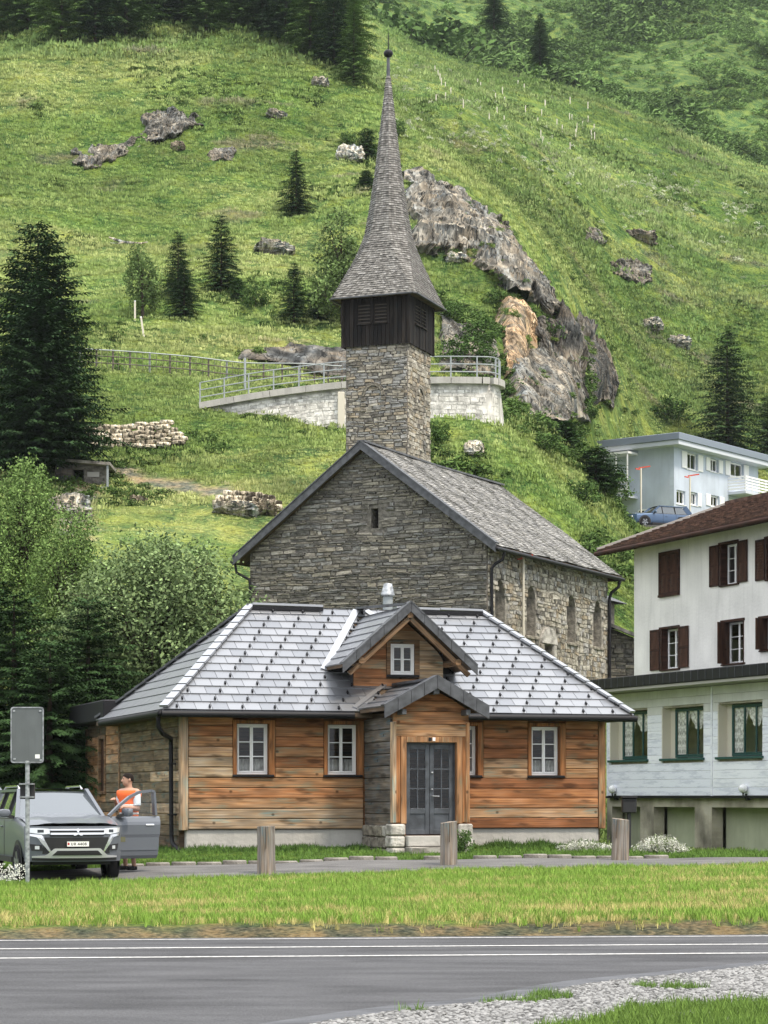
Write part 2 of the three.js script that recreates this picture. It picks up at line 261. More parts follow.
const nearHill = spline([
  // yard
  [-14, 26, 0.05], [0, 26, 0.05], [14, 26, 0.05], [-40, 30, 0], [40, 30, 0], [-20, 42, 0], S(75, 884, 41.5), S(267, 876, 42.5), S(449, 866, 44), S(620, 862, 45.5), [0, 35, 0.1],
  S(181, 852, 49), S(604, 848, 51.9), [-9, 52, 0.15], [-20, 52, 0.1], [-8, 60, 0.3], [-13, 60, 0.4], S(608, 856, 77), S(768, 858, 68), [10, 60, 0], [16, 60, 0], [8.5, 70, -0.3], [12, 66, -0.3], [7, 60, 0.1], [10, 76, -0.35], [14, 72, -0.3], [8.5, 55, 0.25], [9, 80, 0.8], [6.2, 68, 1.3], [25, 70, -0.3], [0, 60, 1.3], [-6, 63, 1.6], [6, 62, 0.9], [-45, 60, 2],
  // church terrace and lawn to its left
  [-2, 74, 6.2], [3.4, 73, 5.2], [-4.6, 78, 7.8], [5, 80, 5.2], [8.6, 86, 5.6], [13, 82, 0.5], [18, 85, 2], [12, 90, 5], S(240, 600, 79), S(240, 500, 92), S(150, 520, 90), S(150, 492, 95), S(80, 480, 95), S(60, 560, 80), [-14, 70, 4.5], [-40, 80, 9], [0, 90, 11.6], [6, 92, 9.2],
  // meadow under the retaining wall, the road above it, its bank
  S(200, 460, 100), S(280, 445, 101), S(320, 441, 103), S(342, 440, 105), S(292, 427, 106), S(250, 414, 107), S(450, 440, 103), S(500, 425, 104), S(110, 445, 103), S(150, 395, 112), S(110, 400, 111), [-10, 109.5, 20.6], [0, 110, 20.8], [4, 110, 20.8], S(90, 370, 118), S(340, 385, 119), S(230, 382, 117), S(40, 380, 115), [-45, 110, 20],
  S(330, 352, 126), S(180, 318, 130), S(250, 310, 132), S(400, 330, 132), S(100, 320, 130), S(20, 320, 130), [-50, 130, 29],
  S(295, 215, 160), S(100, 240, 152), S(200, 250, 150), S(380, 250, 152), S(20, 230, 153), S(60, 150, 172), S(200, 140, 174), S(300, 130, 177), S(20, 60, 190), S(150, 45, 194), S(250, 50, 194), S(330, 65, 192), S(372, 85, 190),
  [-40, 200, 66], [-70, 170, 52], [-70, 220, 76], [-10, 220, 80], [-35, 240, 92], [0, 230, 66],
  // the spur with the cliffs and its smooth back
  S(410, 185, 170), S(440, 285, 150), S(480, 225, 162), S(480, 320, 140), S(545, 300, 157), S(520, 350, 138), S(500, 405, 126), S(570, 415, 128), S(606, 405, 150), S(580, 345, 155), S(430, 130, 186), S(500, 200, 182), S(560, 270, 176), S(610, 340, 182), S(640, 395, 186),
  [8, 205, 55], [14, 198, 46], [17.5, 172, 23.5], [21, 178, 24], [25, 182, 25], [15.5, 160, 22.5],
  // the mound behind the church and the parking terrace
  S(520, 440, 113), S(600, 470, 120), S(560, 500, 110), S(480, 470, 100), S(612, 545, 104), [13.5, 120, 13.4], [12.4, 109, 12.2], [15, 130, 14.6], S(630, 590, 97), [22, 100, 9], [18, 130, 14.8], [16, 136, 15.5], [14.2, 127, 14.6], [17, 143, 17.6], [15.4, 148, 19.4], S(640, 527, 150), S(690, 524, 154), S(768, 524, 152), [36, 150, 20.3], [36, 178, 22], [25, 160, 20.4], [50, 130, 14], [60, 170, 22], [40, 105, 6],
]);
const backHill = spline([
  S(450, 110, 215), S(500, 165, 208), S(560, 235, 198), S(620, 320, 200), S(670, 400, 190), S(768, 410, 198), S(740, 360, 205), S(768, 300, 215), S(650, 300, 208), S(650, 220, 230), S(768, 220, 245), S(560, 150, 250), S(700, 175, 258), S(768, 187, 266),
  S(649, 128, 275), S(584, 93, 285), S(500, 72, 290), S(449, 62, 292), S(410, 60, 285), S(395, 70, 250), [60, 200, 42], [90, 230, 50], [80, 280, 74], [-10, 290, 104], [-10, 260, 80],
  [40, 150, 8], [20, 150, 8], [5, 160, 12], [60, 150, 10], [0, 190, 40], [-30, 230, 40], [20, 330, 92], [60, 330, 74], [-10, 340, 108],
]);
const wild = (d) => sstep(58, 100, d);
function H(x, d) {
  let a = nearHill(x, d);
  if (d > 140) { const b = backHill(x, d); const k = 1.2, h = clamp(0.5 + 0.5 * (a - b) / k); a = lerp(b, a, h) + k * h * (1 - h); }
  if (d > 58) a += wild(d) * (fbm(x * 0.07, d * 0.07, 1, 4) * 1.5 * sstep(100, 150, d) + fbm(x * 0.4, d * 0.4, 2, 3) * 0.4 + sstep(112, 135, d) * fbm(x * 0.07, d * 0.75, 5, 3) * 0.75);
  else a += fbm(x * 0.5, d * 0.5, 3, 3) * 0.06;
  if (x > 13 && d > 137 && d < 175) a = lerp(a, 19.05 + (d - 150) * 0.09, sstep(13.2, 15.2, x) * sstep(138, 146, d) * sstep(174, 167, d));
  if (x > 4 && d > 48 && d < 83) a = lerp(a, 0.33 - 0.022 * (d - 52) + fbm(x * 0.5, d * 0.5, 3, 2) * 0.05, sstep(4.6, 5.9, x - (d - 52) * 0.05) * sstep(49, 53, d) * sstep(82, 78, d));
  return Math.max(a, -1.2);
}
const farHill = spline([S(430, 20, 430), S(500, 10, 460), S(600, 60, 420), S(650, 100, 390), S(768, 150, 360), S(700, 10, 470), S(768, 60, 430), S(760, 195, 320), S(620, 140, 340), S(560, 100, 350), S(480, 60, 380), S(390, 40, 400), S(900, 100, 400), S(900, 250, 300), [-60, 450, 170], [-60, 380, 120], [120, 450, 140], [150, 520, 180], [0, 560, 210], [80, 560, 205]]);
const FH = (x, d) => farHill(x, d) + fbm(x * 0.03, d * 0.03, 4, 4) * 10;

// colours of the sward (linear), by patches of its own
const trails = [[[100, 474], [128, 483], [160, 490], [218, 499]], [[92, 480], [80, 500], [72, 520], [74, 556]]].map((l) => l.map(([px, py]) => { const D = 99 - (py - 474) * 0.19; return [SX(px, D), D]; }));
const worn = (x, d) => { if (d < 78 || d > 102 || x > -4) return 0; let m = 9; for (const l of trails) for (let i = 1; i < l.length; i++) { const [ax, ad] = l[i - 1], [bx, bd] = l[i], t = clamp(((x - ax) * (bx - ax) + (d - ad) * (bd - ad)) / ((bx - ax) ** 2 + (bd - ad) ** 2)); m = Math.min(m, Math.hypot(x - lerp(ax, bx, t), d - lerp(ad, bd, t))); } return sstep(1.0, 0.35, m + fbm(x * 1.1, d * 1.1, 77, 3) * 1.1); };
function turfColor(x, d) {
  const a = fbm(x * 0.045 + 3, d * 0.03, 7, 4), b = fbm(x * 0.25, d * 0.16, 8, 3), c = fbm(x * 0.9, d * 0.5, 9, 2);
  const band = fbm(x * 0.035 + 9, d * 0.16, 17, 4), soil = sstep(0.2, 0.34, fbm(x * 0.11, d * 0.3, 19, 4)) * sstep(110, 135, d); let r = 0.15, g = 0.225, bl = 0.05; const k = 1 + a * 0.75 + b * 0.5 + c * 0.3;
  const dry = clamp(0.2 + a * 1.1 + band * 1.5 + b * 0.6 + c * 0.4); r = lerp(r, 0.27, dry * 0.7); g = lerp(g, 0.3, dry * 0.6); bl = lerp(bl, 0.1, dry * 0.6);
  const lush = clamp(-0.02 - a * 1.4 - band * 0.9 + b * 1.2); r = lerp(r, 0.085, lush * 0.75); g = lerp(g, 0.16, lush * 0.75); bl = lerp(bl, 0.026, lush * 0.7);
  r = lerp(r, 0.17, soil * 0.6); g = lerp(g, 0.15, soil * 0.6); bl = lerp(bl, 0.09, soil * 0.6);
  const w = worn(x, d); if (w) { r = lerp(r, 0.34, w); g = lerp(g, 0.28, w); bl = lerp(bl, 0.18, w); }
  return [r * k * 1.1, g * k * 1.07, bl * k * 1.35];
}
function sheet(name, ds, halfWidth, cols, height, color, mat) {
  const p = [], c = [], uv = [], idx = [], R = ds.length;
  for (let j = 0; j < R; j++) for (let i = 0; i <= cols; i++) {
    const d = ds[j], x = (i / cols * 2 - 1) * halfWidth(d); p.push(x, height(x, d), -d); uv.push(x, d * 1.15); c.push(...color(x, d));
    if (j && i) { const q = j * (cols + 1) + i, o = q - cols - 1; idx.push(o - 1, o, q, o - 1, q, q - 1); }
  }
  const g = new THREE.BufferGeometry(); g.setAttribute('position', new THREE.Float32BufferAttribute(p, 3)); g.setAttribute('color', new THREE.Float32BufferAttribute(c, 3)); g.setAttribute('uv', new THREE.Float32BufferAttribute(uv, 2)); g.setIndex(idx); g.computeVertexNormals();
  return structure(mesh(name, g, mat));
}
const rows = (a, b, s0, s1) => { const r = [a]; while (r[r.length - 1] < b) { const d = r[r.length - 1]; r.push(Math.min(b, d + lerp(s0, s1, (d - a) / (b - a)))); } return r; };

const roadEdge = (x) => 26.1 + 0.098 * x;               // far edge of the asphalt
const lawnColor = (x, d) => {
  const e = d - roadEdge(x), a = fbm(x * 0.3, d * 0.5, 11, 4), b = fbm(x * 1.6, d * 1.6, 12, 3);
  let c = [0.1, 0.165, 0.035]; const k = 1 + a * 0.5 + b * 0.5; const straw = clamp(0.25 + a * 1.4 + b); c = [lerp(c[0], 0.21, straw * 0.6), lerp(c[1], 0.21, straw * 0.6), lerp(c[2], 0.075, straw * 0.6)].map((v) => v * k);
  const soil = sstep(0.9, 0.35, e + b * 0.9); return [lerp(c[0], 0.17 * k, soil), lerp(c[1], 0.135 * k, soil), lerp(c[2], 0.095 * k, soil)];
};
const yardH = (x, d) => { const e = d - roadEdge(x); return e < 0 ? -0.12 : lerp(-0.02, H(x, d) + 0.06 * sstep(0, 0.7, e) * sstep(5, 0.7, e), sstep(0, 0.5, e)); };
sheet('yard_ground', rows(20, 60, 0.2, 0.45), (d) => 36, 150, yardH, lawnColor, M.lawn);
sheet('hillside', rows(60, 335, 0.6, 1.3), (d) => 20 + 0.33 * d, 250, H, turfColor, M.turf);
sheet('far_mountainside', rows(300, 560, 4, 8), (d) => 130, 90, FH, (x, d) => { const k = 1 + fbm(x * 0.06, d * 0.06, 14, 4) * 0.8; return [0.16 * k, 0.235 * k, 0.08 * k]; }, M.turf);

// ---------------------------------------------------------------- road in front
structure(mesh('lower_ground', geo().quad(V(-60, -0.14, 40), V(60, -0.14, 40), V(60, -0.14, -27), V(-60, -0.14, -27)).geo(), M.sideRoad));
{
  const g = geo(), n = 24; for (let i = 0; i < n; i++) { const x0 = -30 + 60 * i / n, x1 = -30 + 60 * (i + 1) / n; g.quad(V(x0, 0, 8), V(x1, 0, 8), V(x1, 0, -roadEdge(x1)), V(x0, 0, -roadEdge(x0))); g.quad(V(x0, 0, -roadEdge(x0)), V(x1, 0, -roadEdge(x1)), V(x1, -0.13, -roadEdge(x1)), V(x0, -0.13, -roadEdge(x0))); }
  structure(g.to('road', M.asphalt));
  const line = (name, off, w) => { const q = geo(); for (let i = 0; i < 40; i++) { const x0 = -30 + 1.5 * i, x1 = x0 + 1.5, f = (x, o) => V(x, 0.005, -(roadEdge(x) + o)), j = () => rr(-0.006, 0.006); q.quad(f(x0, off - w / 2), f(x1, off - w / 2), f(x1, off + w / 2), f(x0, off + w / 2)); } const o = q.to(name, M.paint); structure(o); };
  line('road_marking', -0.33, 0.1); line('road_marking', -1.75, 0.13); line('road_marking', -3.15, 0.13);
}
// gravel shoulder with its edging strip
const gravelCurve = new THREE.CatmullRomCurve3([[-3.4, 11.5], [-1.9, 14.3], [-0.87, 16.07], [0, 17.4], [0.59, 18], [1.51, 19.7], [2.67, 21], [3.85, 22.3], [5.6, 23], [8, 23.4], [14, 23.9]].map(([x, d]) => V(x, 0, -d)));
{
  const P = gravelCurve.getPoints(90), edge = geo(), bed = geo(), wv = (p) => V(-30 * 0 + p.x, p.y, p.z);
  for (let i = 0; i < 90; i++) {
    const a = P[i], b = P[i + 1], t = b.clone().sub(a).normalize(), s = V(-t.z, 0, t.x).multiplyScalar(0.42), a2 = a.clone().add(s), b2 = b.clone().add(s), up = V(0, 0.012, 0), u2 = V(0, 0.02, 0);
    edge.quad(a.clone().add(V(0, 0.004, 0)), a2.clone().add(u2), b2.clone().add(u2), b.clone().add(V(0, 0.004, 0)));
    edge.quad(a2.clone().add(u2), a2.clone().setY(0), b2.clone().setY(0), b2.clone().add(u2));
    bed.quad(a2.clone().setY(0.008), V(15, 0.03, 4), V(15, 0.03, 4.001), b2.clone().setY(0.008));
  }
  structure(edge.to('road_edging', std([0.16, 0.165, 0.175], { map: rep(asphaltTex, 2) })));
  structure(bed.to('gravel_bed', std([0.3, 0.29, 0.27], { map: rep(speckTex, 0.4), bumpMap: rep(bumpTex, 0.3), bumpScale: 0.02, roughness: 1 })));
}
const onGravel = (x, d) => { if (d > 23.6 || d < 8) return -1; let best = 1e9, side = 0; for (let i = 0; i < GP.length - 1; i++) { const a = GP[i], dx = x - a.x, dz = -d - a.z, q = dx * dx + dz * dz; if (q < best) { best = q; const t = GP[i + 1].clone().sub(a); side = t.x * dz - t.z * dx; } } return side > 0 ? Math.sqrt(best) - 0.4 : -1; };
const GP = gravelCurve.getPoints(120);

// side road and kerb before the house, following the yard
function ribbon(name, mat, line, w0, w1, lift, n = 60) {  // line: x -> D
  const g = geo(); const q = (x, o) => { const d = line(x) + o; return V(x, Math.max(yardH(x, d), H(x, d)) + lift, -d); }; const m = 6;
  for (let i = 0; i < n; i++) for (let k = 0; k < m; k++) { const x0 = -22 + 44 * i / n, x1 = -22 + 44 * (i + 1) / n, o0 = lerp(w0, w1, k / m), o1 = lerp(w0, w1, (k + 1) / m); g.quad(q(x0, o0), q(x1, o0), q(x1, o1), q(x0, o1)); }
  return structure(g.to(name, mat));
}
const laneLine = (x) => 44.2 + 0.14 * x + 1.2 * sstep(4, 14, x);
ribbon('lane', M.sideRoad, laneLine, -2.2, 1.3, 0.035);
{ const k = structure(group('lane_kerb')); const g = [0, 1, 2].map(() => null);
  for (let i = 0; i < 30; i++) { const x0 = -5.2 + i * 0.5 + rr(0, 0.03), x1 = -5.2 + (i + 1) * 0.5 - rr(0.01, 0.04); if (x0 > 5.6) break; if (x0 > -0.2 && x0 < 1.6 && i % 2) continue; const d = laneLine(x0) + 1.4; const b = geo().box(0, -0.2, -0.09, x1 - x0, 0.1 + rr(-0.02, 0.015), 0.09, 0.02); const m = b.to('kerb_stone', M.kerb, k); m.position.set(x0, H(x0, d), -d); m.rotation.y = 0.14; } }

// ---------------------------------------------------------------- building helpers
function prism(g, pts, z0, z1) {                         // convex outline (x,y), counter-clockwise seen from +z
  const a = pts.map(([x, y]) => V(x, y, z1)), b = pts.map(([x, y]) => V(x, y, z0)), n = pts.length;
  for (let i = 1; i < n - 1; i++) { g.tri(a[0], a[i], a[i + 1]); g.tri(b[0], b[i + 1], b[i]); }
  for (let i = 0; i < n; i++) { const j = (i + 1) % n; g.quad(a[i], b[i], b[j], a[j]); }
  return g;
}
function panel(outline, holes, z0, z1) {                 // wall slab with openings
  const s = new THREE.Shape(outline.map(([x, y]) => new THREE.Vector2(x, y)));
  for (const h of holes) s.holes.push(new THREE.Path(h.map(([x, y]) => new THREE.Vector2(x, y))));
  const g = new THREE.ExtrudeGeometry(s, { depth: z1 - z0, bevelEnabled: false }); g.translate(0, 0, z0); return g;
}
const rect = (x0, y0, x1, y1) => [[x0, y0], [x1, y0], [x1, y1], [x0, y1]];
const shiftUV = (g, a, b) => { const u = g.attributes.uv; for (let i = 0; i < u.count; i++) u.setXY(i, u.getX(i) + a, u.getY(i) + b); return g; };
function plank(parent, x0, x1, y0, y1, z0, z1, mat, name = 'plank') {
  const g = geo().box(x0, y0, z0, x1, y1, z1, 0.016).geo(); return mesh(name, shiftUV(g, rr(0, 9), rr(0, 3)), mat, parent);
}
// rows of planks over a rectangle, leaving openings free
function planking(parent, x0, x1, y0, y1, n, z, openings, choose, split = 4) {
  const h = (y1 - y0) / n;
  for (let r = 0; r < n; r++) {
    const a = y0 + r * h + 0.004, b = y0 + (r + 1) * h - 0.004, m = (a + b) / 2; let segs = [[x0, x1]];
    for (const [ox0, oy0, ox1, oy1] of openings) if (b > oy0 + 0.02 && a < oy1 - 0.02) segs = segs.flatMap(([p, q]) => ox1 <= p || ox0 >= q ? [[p, q]] : [[p, Math.min(q, ox0)], [Math.max(p, ox1), q]].filter(([s, t]) => t - s > 0.04));
    for (let [p, q] of segs) {
      const cuts = [p]; if (q - p > split && rnd() < 0.7) cuts.push(lerp(p, q, rr(0.35, 0.65))); cuts.push(q);
      for (let i = 1; i < cuts.length; i++) { const dz = rr(-0.006, 0.008); plank(parent, cuts[i - 1] + (i > 1 ? 0.004 : 0), cuts[i], a, b, z - 0.02, z + 0.035 + dz, choose(r, (cuts[i - 1] + cuts[i]) / 2)); }
    }
  }
}
function casement(parent, x0, x1, y0, y1, z, o = {}) {   // window: frame, sashes with bars, panes, sill, curtain
  const { cols = 2, nrows = 3, mat = M.white, sillMat = M.gutter, sill = true, bar = 0.022, rim = 0.045, curtain = 0.31, bars = true } = o;
  const w = group('window', parent), f = geo();
  f.box(x0, y0, z - 0.05, x1, y0 + rim, z, 0.006); f.box(x0, y1 - rim, z - 0.05, x1, y1, z, 0.006); f.box(x0, y0 + rim, z - 0.05, x0 + rim, y1 - rim, z, 0.006); f.box(x1 - rim, y0 + rim, z - 0.05, x1, y1 - rim, z, 0.006);
  f.to('frame', mat, w);
  const W = (x1 - x0 - 2 * rim) / cols;
  for (let c = 0; c < cols; c++) {
    const a = x0 + rim + c * W, b = a + W, s = geo();
    const e = 0.034; s.box(a + 0.002, y0 + rim, z - 0.035, a + e, y1 - rim, z + 0.012, 0.006); s.box(b - e, y0 + rim, z - 0.035, b - 0.002, y1 - rim, z + 0.012, 0.006); s.box(a + e, y0 + rim, z - 0.035, b - e, y0 + rim + e, z + 0.012, 0.006); s.box(a + e, y1 - rim - e, z - 0.035, b - e, y1 - rim, z + 0.012, 0.006);
    const hh = (y1 - y0 - 2 * rim - 2 * e) / nrows;
    for (let r = 1; r < nrows; r++) s.box(a + e, y0 + rim + e + r * hh - bar / 2, z - 0.03, b - e, y0 + rim + e + r * hh + bar / 2, z + 0.008, 0.004);
    s.to('sash', mat, w);
    for (let r = 0; r < nrows; r++) mesh('pane', geo().quad(V(a + e, y0 + rim + e + r * hh + (r ? bar / 2 : 0), z - 0.015), V(b - e, y0 + rim + e + r * hh + (r ? bar / 2 : 0), z - 0.015), V(b - e, y0 + rim + e + (r + 1) * hh - (r < nrows - 1 ? bar / 2 : 0), z - 0.015), V(a + e, y0 + rim + e + (r + 1) * hh - (r < nrows - 1 ? bar / 2 : 0), z - 0.015)).geo(), M.glass, w);
  }
  if (sill) geo().box(x0 - 0.1, y0 - 0.055, z - 0.05, x1 + 0.1, y0 - 0.003, z + (o.sillOut ?? 0.2), 0.008).to('sill', sillMat, w);
  if (curtain) { const c = geo(), n = 26, top = y0 + (y1 - y0) * curtain; for (let i = 0; i < n; i++) { const q = (k) => V(lerp(x0, x1, k / n), 0, z - 0.14 + 0.025 * Math.sin(k * 1.9) + 0.01 * Math.sin(k * 4.1)); const p = q(i), r = q(i + 1); c.quad(p.clone().setY(y0), r.clone().setY(y0), r.clone().setY(top), p.clone().setY(top)); } c.to('curtain', M.curtain, w); }
  return w;
}
// courses of roof tiles on a sloping plane; out(corners, row) gets the tile in slope coordinates
function tileCourses(vmax, lo, hi, tw, th, out, skip = () => false) {
  const n = Math.round(vmax / th); th = vmax / n;
  for (let r = 0; r < n; r++) {
    const v0 = r * th, v1 = (r + 1) * th, a0 = lo(v0), b0 = hi(v0), a1 = lo(v1), b1 = hi(v1); const off = (r % 2) * tw / 2;
    for (let k = Math.floor((Math.min(a0, a1) - off) / tw) - 1; k * tw + off < Math.max(b0, b1); k++) {
      const u0 = k * tw + off + tw * 0.014, u1 = (k + 1) * tw + off - tw * 0.014; const A = clamp(u0, a0, b0), B = clamp(u1, a0, b0), C = clamp(u1, a1, b1), D = clamp(u0, a1, b1);
      if (B - A + C - D < 0.1 || skip((u0 + u1) / 2, (v0 + v1) / 2)) continue; out(A, B, C, D, v0, v1, r, k);
    }
  }
}
function slopeFrame(O, U, W) { const N = V().crossVectors(U, W).normalize(); return (u, v, n) => O.clone().addScaledVector(U, u).addScaledVector(W, v).addScaledVector(N, n); }
function tileOn(g, F, A, B, C, D, v0, v1, lift, thick, lap = 0.03) {
  const a = F(A, v0, lift), b = F(B, v0, lift), c = F(C, v1 + lap, 0.006), d = F(D, v1 + lap, 0.006), a2 = F(A, v0, lift - thick), b2 = F(B, v0, lift - thick);
  const uv = [[A, v0], [B, v0], [C, v1], [D, v1]];
  g.quad(a, b, c, d, uv); g.quad(a2, b2, b, a); g.quad(a2, a, d, d.clone().addScaledVector(V(0, 1, 0), -0.004)); g.quad(b, b2, c.clone().addScaledVector(V(0, 1, 0), -0.004), c);
}

// ---------------------------------------------------------------- the wooden house
seed(101);
{
  const house = group('wooden_house'); house.position.set(SX(181, 49), 0, -49); house.rotation.y = 18 * Math.PI / 180;
  tag(house, 'low brown timber house with silver tiled hip roof, dormer and gabled porch', 'house');
  const Wd = 9.87, Dp = 6.5, Y0 = 0.9, YT = 3.36, eaveY = 3.45, ridgeY = 6.0;
  const wins = [[1.23, 1.95], [3.28, 3.97], [6.1, 6.78], [8.08, 8.77]].map(([a, b]) => [a, 2.09, b, 3.19]);
  const front = group('front_wall', house), left = group('side_wall', house), porch = group('porch', house), dorm = group('dormer', house), roof = group('roof', house);
  const P = M.planks;
  // inner shells
  mesh('shell', panel(rect(0, 0.9, Wd, 3.5), [...wins.map((w) => rect(...w)), rect(4.4, 0.95, 5.6, 3.1)], -0.2, -0.02), M.trim, front);
  geo().box(-0.005, 0.2, -Dp + 0.2, 0.13, 3.5, -0.201).to('shell', M.darkWood, left);
  geo().box(Wd - 0.15, 0.2, -Dp + 0.2, Wd - 0.02, 3.5, -0.201).to('back_wall', M.darkWood, house); geo().box(0, 0.2, -Dp, Wd, 3.5, -Dp + 0.195).to('back_wall', M.darkWood, house);
  geo().box(0.01, 0.7, -Dp + 0.2, Wd - 0.02, 0.85, -0.21).to('floor', M.darkWood, house); geo().box(0.01, 3.38, -Dp + 0.21, Wd - 0.03, 3.42, -0.21).to('ceiling', M.darkWood, house);
  geo().box(0.12, -0.3, -Dp - 4.3, Wd - 0.12, 0.895, -0.03, 0.02).to('plinth', M.plinth, house);
  // planks of the front
  const openings = wins.map(([a, b, c, d]) => [a - 0.09, b - 0.06, c + 0.14, d + 0.09]); openings.push([4.1, 0, 5.9, 4]);
  planking(front, 0.16, Wd - 0.16, Y0, YT, 11, 0, openings, (r, x) => {
    const q = rnd(); if (x > 5.9) return pick(r < 2 && q < 0.4 ? P.tan : r > 4 && r < 7 && q < 0.35 ? P.tan : P.rich);
    if (x < 1.1) return pick(r < 7 ? (q < 0.8 ? P.pale : P.tan) : r < 9 ? P.tan : P.rich);
    return pick(r < 5 ? (q < 0.4 ? P.tan : q < 0.85 ? P.pale : P.rich) : r < 8 ? (q < 0.4 ? P.tan : P.rich) : P.rich);
  });
  geo().box(-0.02, Y0 - 0.02, -0.16, 0.15, YT, 0.05, 0.012).to('corner_board', M.paleV, front); geo().box(Wd - 0.15, Y0 - 0.02, -0.16, Wd + 0.02, YT, 0.05, 0.012).to('corner_board', M.sapV, front);
  for (const [a, b, c, d] of wins) {
    const w = casement(house, a, c, b, d, -0.11, { sillOut: 0.2 });
    const t = geo(); t.box(a - 0.085, b - 0.05, -0.16, a - 0.003, d + 0.085, 0.055, 0.008); t.box(c + 0.003, b - 0.05, -0.16, c + 0.135, d + 0.085, 0.055, 0.008); t.box(a - 0.003, d + 0.003, -0.16, c + 0.003, d + 0.085, 0.053, 0.008); t.to('trim', M.trimV, w);
  }
  // left side wall: planks run along z, so build them in a turned group
  { const sw = group('weathered_wall', house); sw.rotation.y = -Math.PI / 2; sw.position.set(0, 0, 0);    // x' = z, z' = -x
    planking(sw, -Dp + 0.02, -0.17, Y0 - 0.15, YT, 11, 0.0, [[-Dp, 0, -Dp + 0.12, 4]], () => pick(rnd() < 0.75 ? P.grey : P.pale));
    geo().box(-Dp - 0.06, Y0 - 0.2, -0.02, -Dp + 0.1, YT, 0.06, 0.012).to('corner_board', M.trimShaded, sw);
    planking(sw, -Dp - 4.2, -Dp - 0.07, Y0 - 0.15, YT, 11, 0.0, [[-Dp - 2.6, 1.75, -Dp - 1.7, 3.15]], () => pick(rnd() < 0.6 ? P.tan : P.grey));
    geo().box(-Dp - 4.32, Y0 - 0.2, -0.15, -Dp - 4.2, YT, 0.06, 0.012).to('corner_board', M.trimShaded, sw);
    const t = geo(); t.box(-Dp - 2.6, 1.75, -0.02, -Dp - 2.5, 3.15, 0.07, 0.01); t.box(-Dp - 1.8, 1.75, -0.02, -Dp - 1.7, 3.15, 0.07, 0.01); t.box(-Dp - 2.5, 3.05, -0.02, -Dp - 1.8, 3.15, 0.068, 0.01); t.box(-Dp - 2.66, 1.66, -0.02, -Dp - 1.64, 1.75, 0.1, 0.01); t.to('narrow_window_trim', M.trimShaded, sw);
    geo().box(-Dp - 2.5, 1.75, -0.1, -Dp - 1.8, 3.05, 0.0).to('closed_shutter', M.shutter, sw);
  }
  { const s = geo(); s.box(0.0, 0.2, -Dp - 4.3, 0.02, 3.5, -Dp - 0.01); s.box(0.02, 0.2, -Dp - 4.3, 6, 3.5, -Dp - 4.2); s.box(5.9, 0.2, -Dp - 4.19, 6, 3.5, -Dp - 0.01); s.to('extension_wall', M.planks.grey[0], house);
    const f = geo(); f.box(-0.45, 3.44, -Dp - 4.5, 6.5, 3.95, -Dp + 0.1, 0.03); f.to('flat_roof', M.gutter, house); }

  // ---- roof
  const ex0 = -0.5, ex1 = Wd + 0.5, ez0 = 0.5, ez1 = -Dp - 0.5, rx0 = 2.4, rx1 = 8.08, rz = -Dp / 2;
  const A = V(ex0, eaveY, ez0), B = V(ex1, eaveY, ez0), C = V(ex1, eaveY, ez1), Dd = V(ex0, eaveY, ez1), R0 = V(rx0, ridgeY, rz), R1 = V(rx1, ridgeY, rz);
  { const d = geo(), k = (v) => v.clone().add(V(0, -0.03, 0)), u = (v) => v.clone().add(V(0, -0.12, 0)); d.quad(k(A), k(B), k(R1), k(R0)); d.tri(k(B), k(C), k(R1)); d.quad(k(C), k(Dd), k(R0), k(R1)); d.tri(k(Dd), k(A), k(R0)); d.quad(u(A), u(Dd), u(C), u(B)); for (const [p, q] of [[A, B], [B, C], [C, Dd], [Dd, A]]) d.quad(u(p), u(q), k(q), k(p)); d.to('roof_deck', M.darkWood, roof); }
  const inDormer = (x, z, y) => Math.abs(x - 5) < 1.0 && z < -0.45 && y < 5.85 - Math.abs(x - 5) * 0.9;
  const hooks = geo(), rest = geo(); let laid = 0;
  const slope = (P0, P1, T0, T1, individual) => {
    const U = P1.clone().sub(P0); const L = U.length(); U.normalize(); const mid = T0.clone().sub(P0); const wv = mid.clone().addScaledVector(U, -mid.dot(U)); const vmax = wv.length(); wv.normalize();
    const F = slopeFrame(P0, U, wv), l1 = mid.dot(U), h1 = T1.clone().sub(P0).dot(U);
    tileCourses(vmax, (v) => l1 * v / vmax, (v) => lerp(L, h1, v / vmax), 0.36, 0.324, (a, b, c, d, v0, v1, r, k) => {
      const ctr = F((a + b) / 2, (v0 + v1) / 2, 0); const lift = 0.03 + rr(-0.003, 0.003);
      if (individual && laid++ < 300) { const g = geo(); tileOn(g, F, a, b, c, d, v0, v1, lift, 0.03); g.to('roof_tile', pick(M.tile), roof); } else tileOn(rest, F, a, b, c, d, v0, v1, lift, 0.034);
      if ((k + (r >> 1)) % 2 === 0 && b - a > 0.3 && individual) { const h0 = F(b - 0.05, v0 + 0.05, 0.04), h1b = F(b - 0.05, v0 + 0.13, 0.04); hooks.bar(h0, h1b, 0.032, 0.07, V(0, 1, 0.3)); }
    }, (u, v) => { const c = F(u, v, 0); return individual && (inDormer(c.x, c.z, c.y) || (Math.abs(c.x - 5) < 0.75 && c.z > -0.2 && c.y < 4.1 - Math.abs(c.x - 5) * 0.6)); });
  };
  slope(A, B, R0, R1, true); slope(Dd, A, R0, R0, false); slope(B, C, R1, R1, false); slope(C, Dd, R1, R0, false);
  stuff(rest.to('side_roof_tiles', M.tile[0], roof)); stuff(hooks.to('snow_hooks', M.gutter, roof));
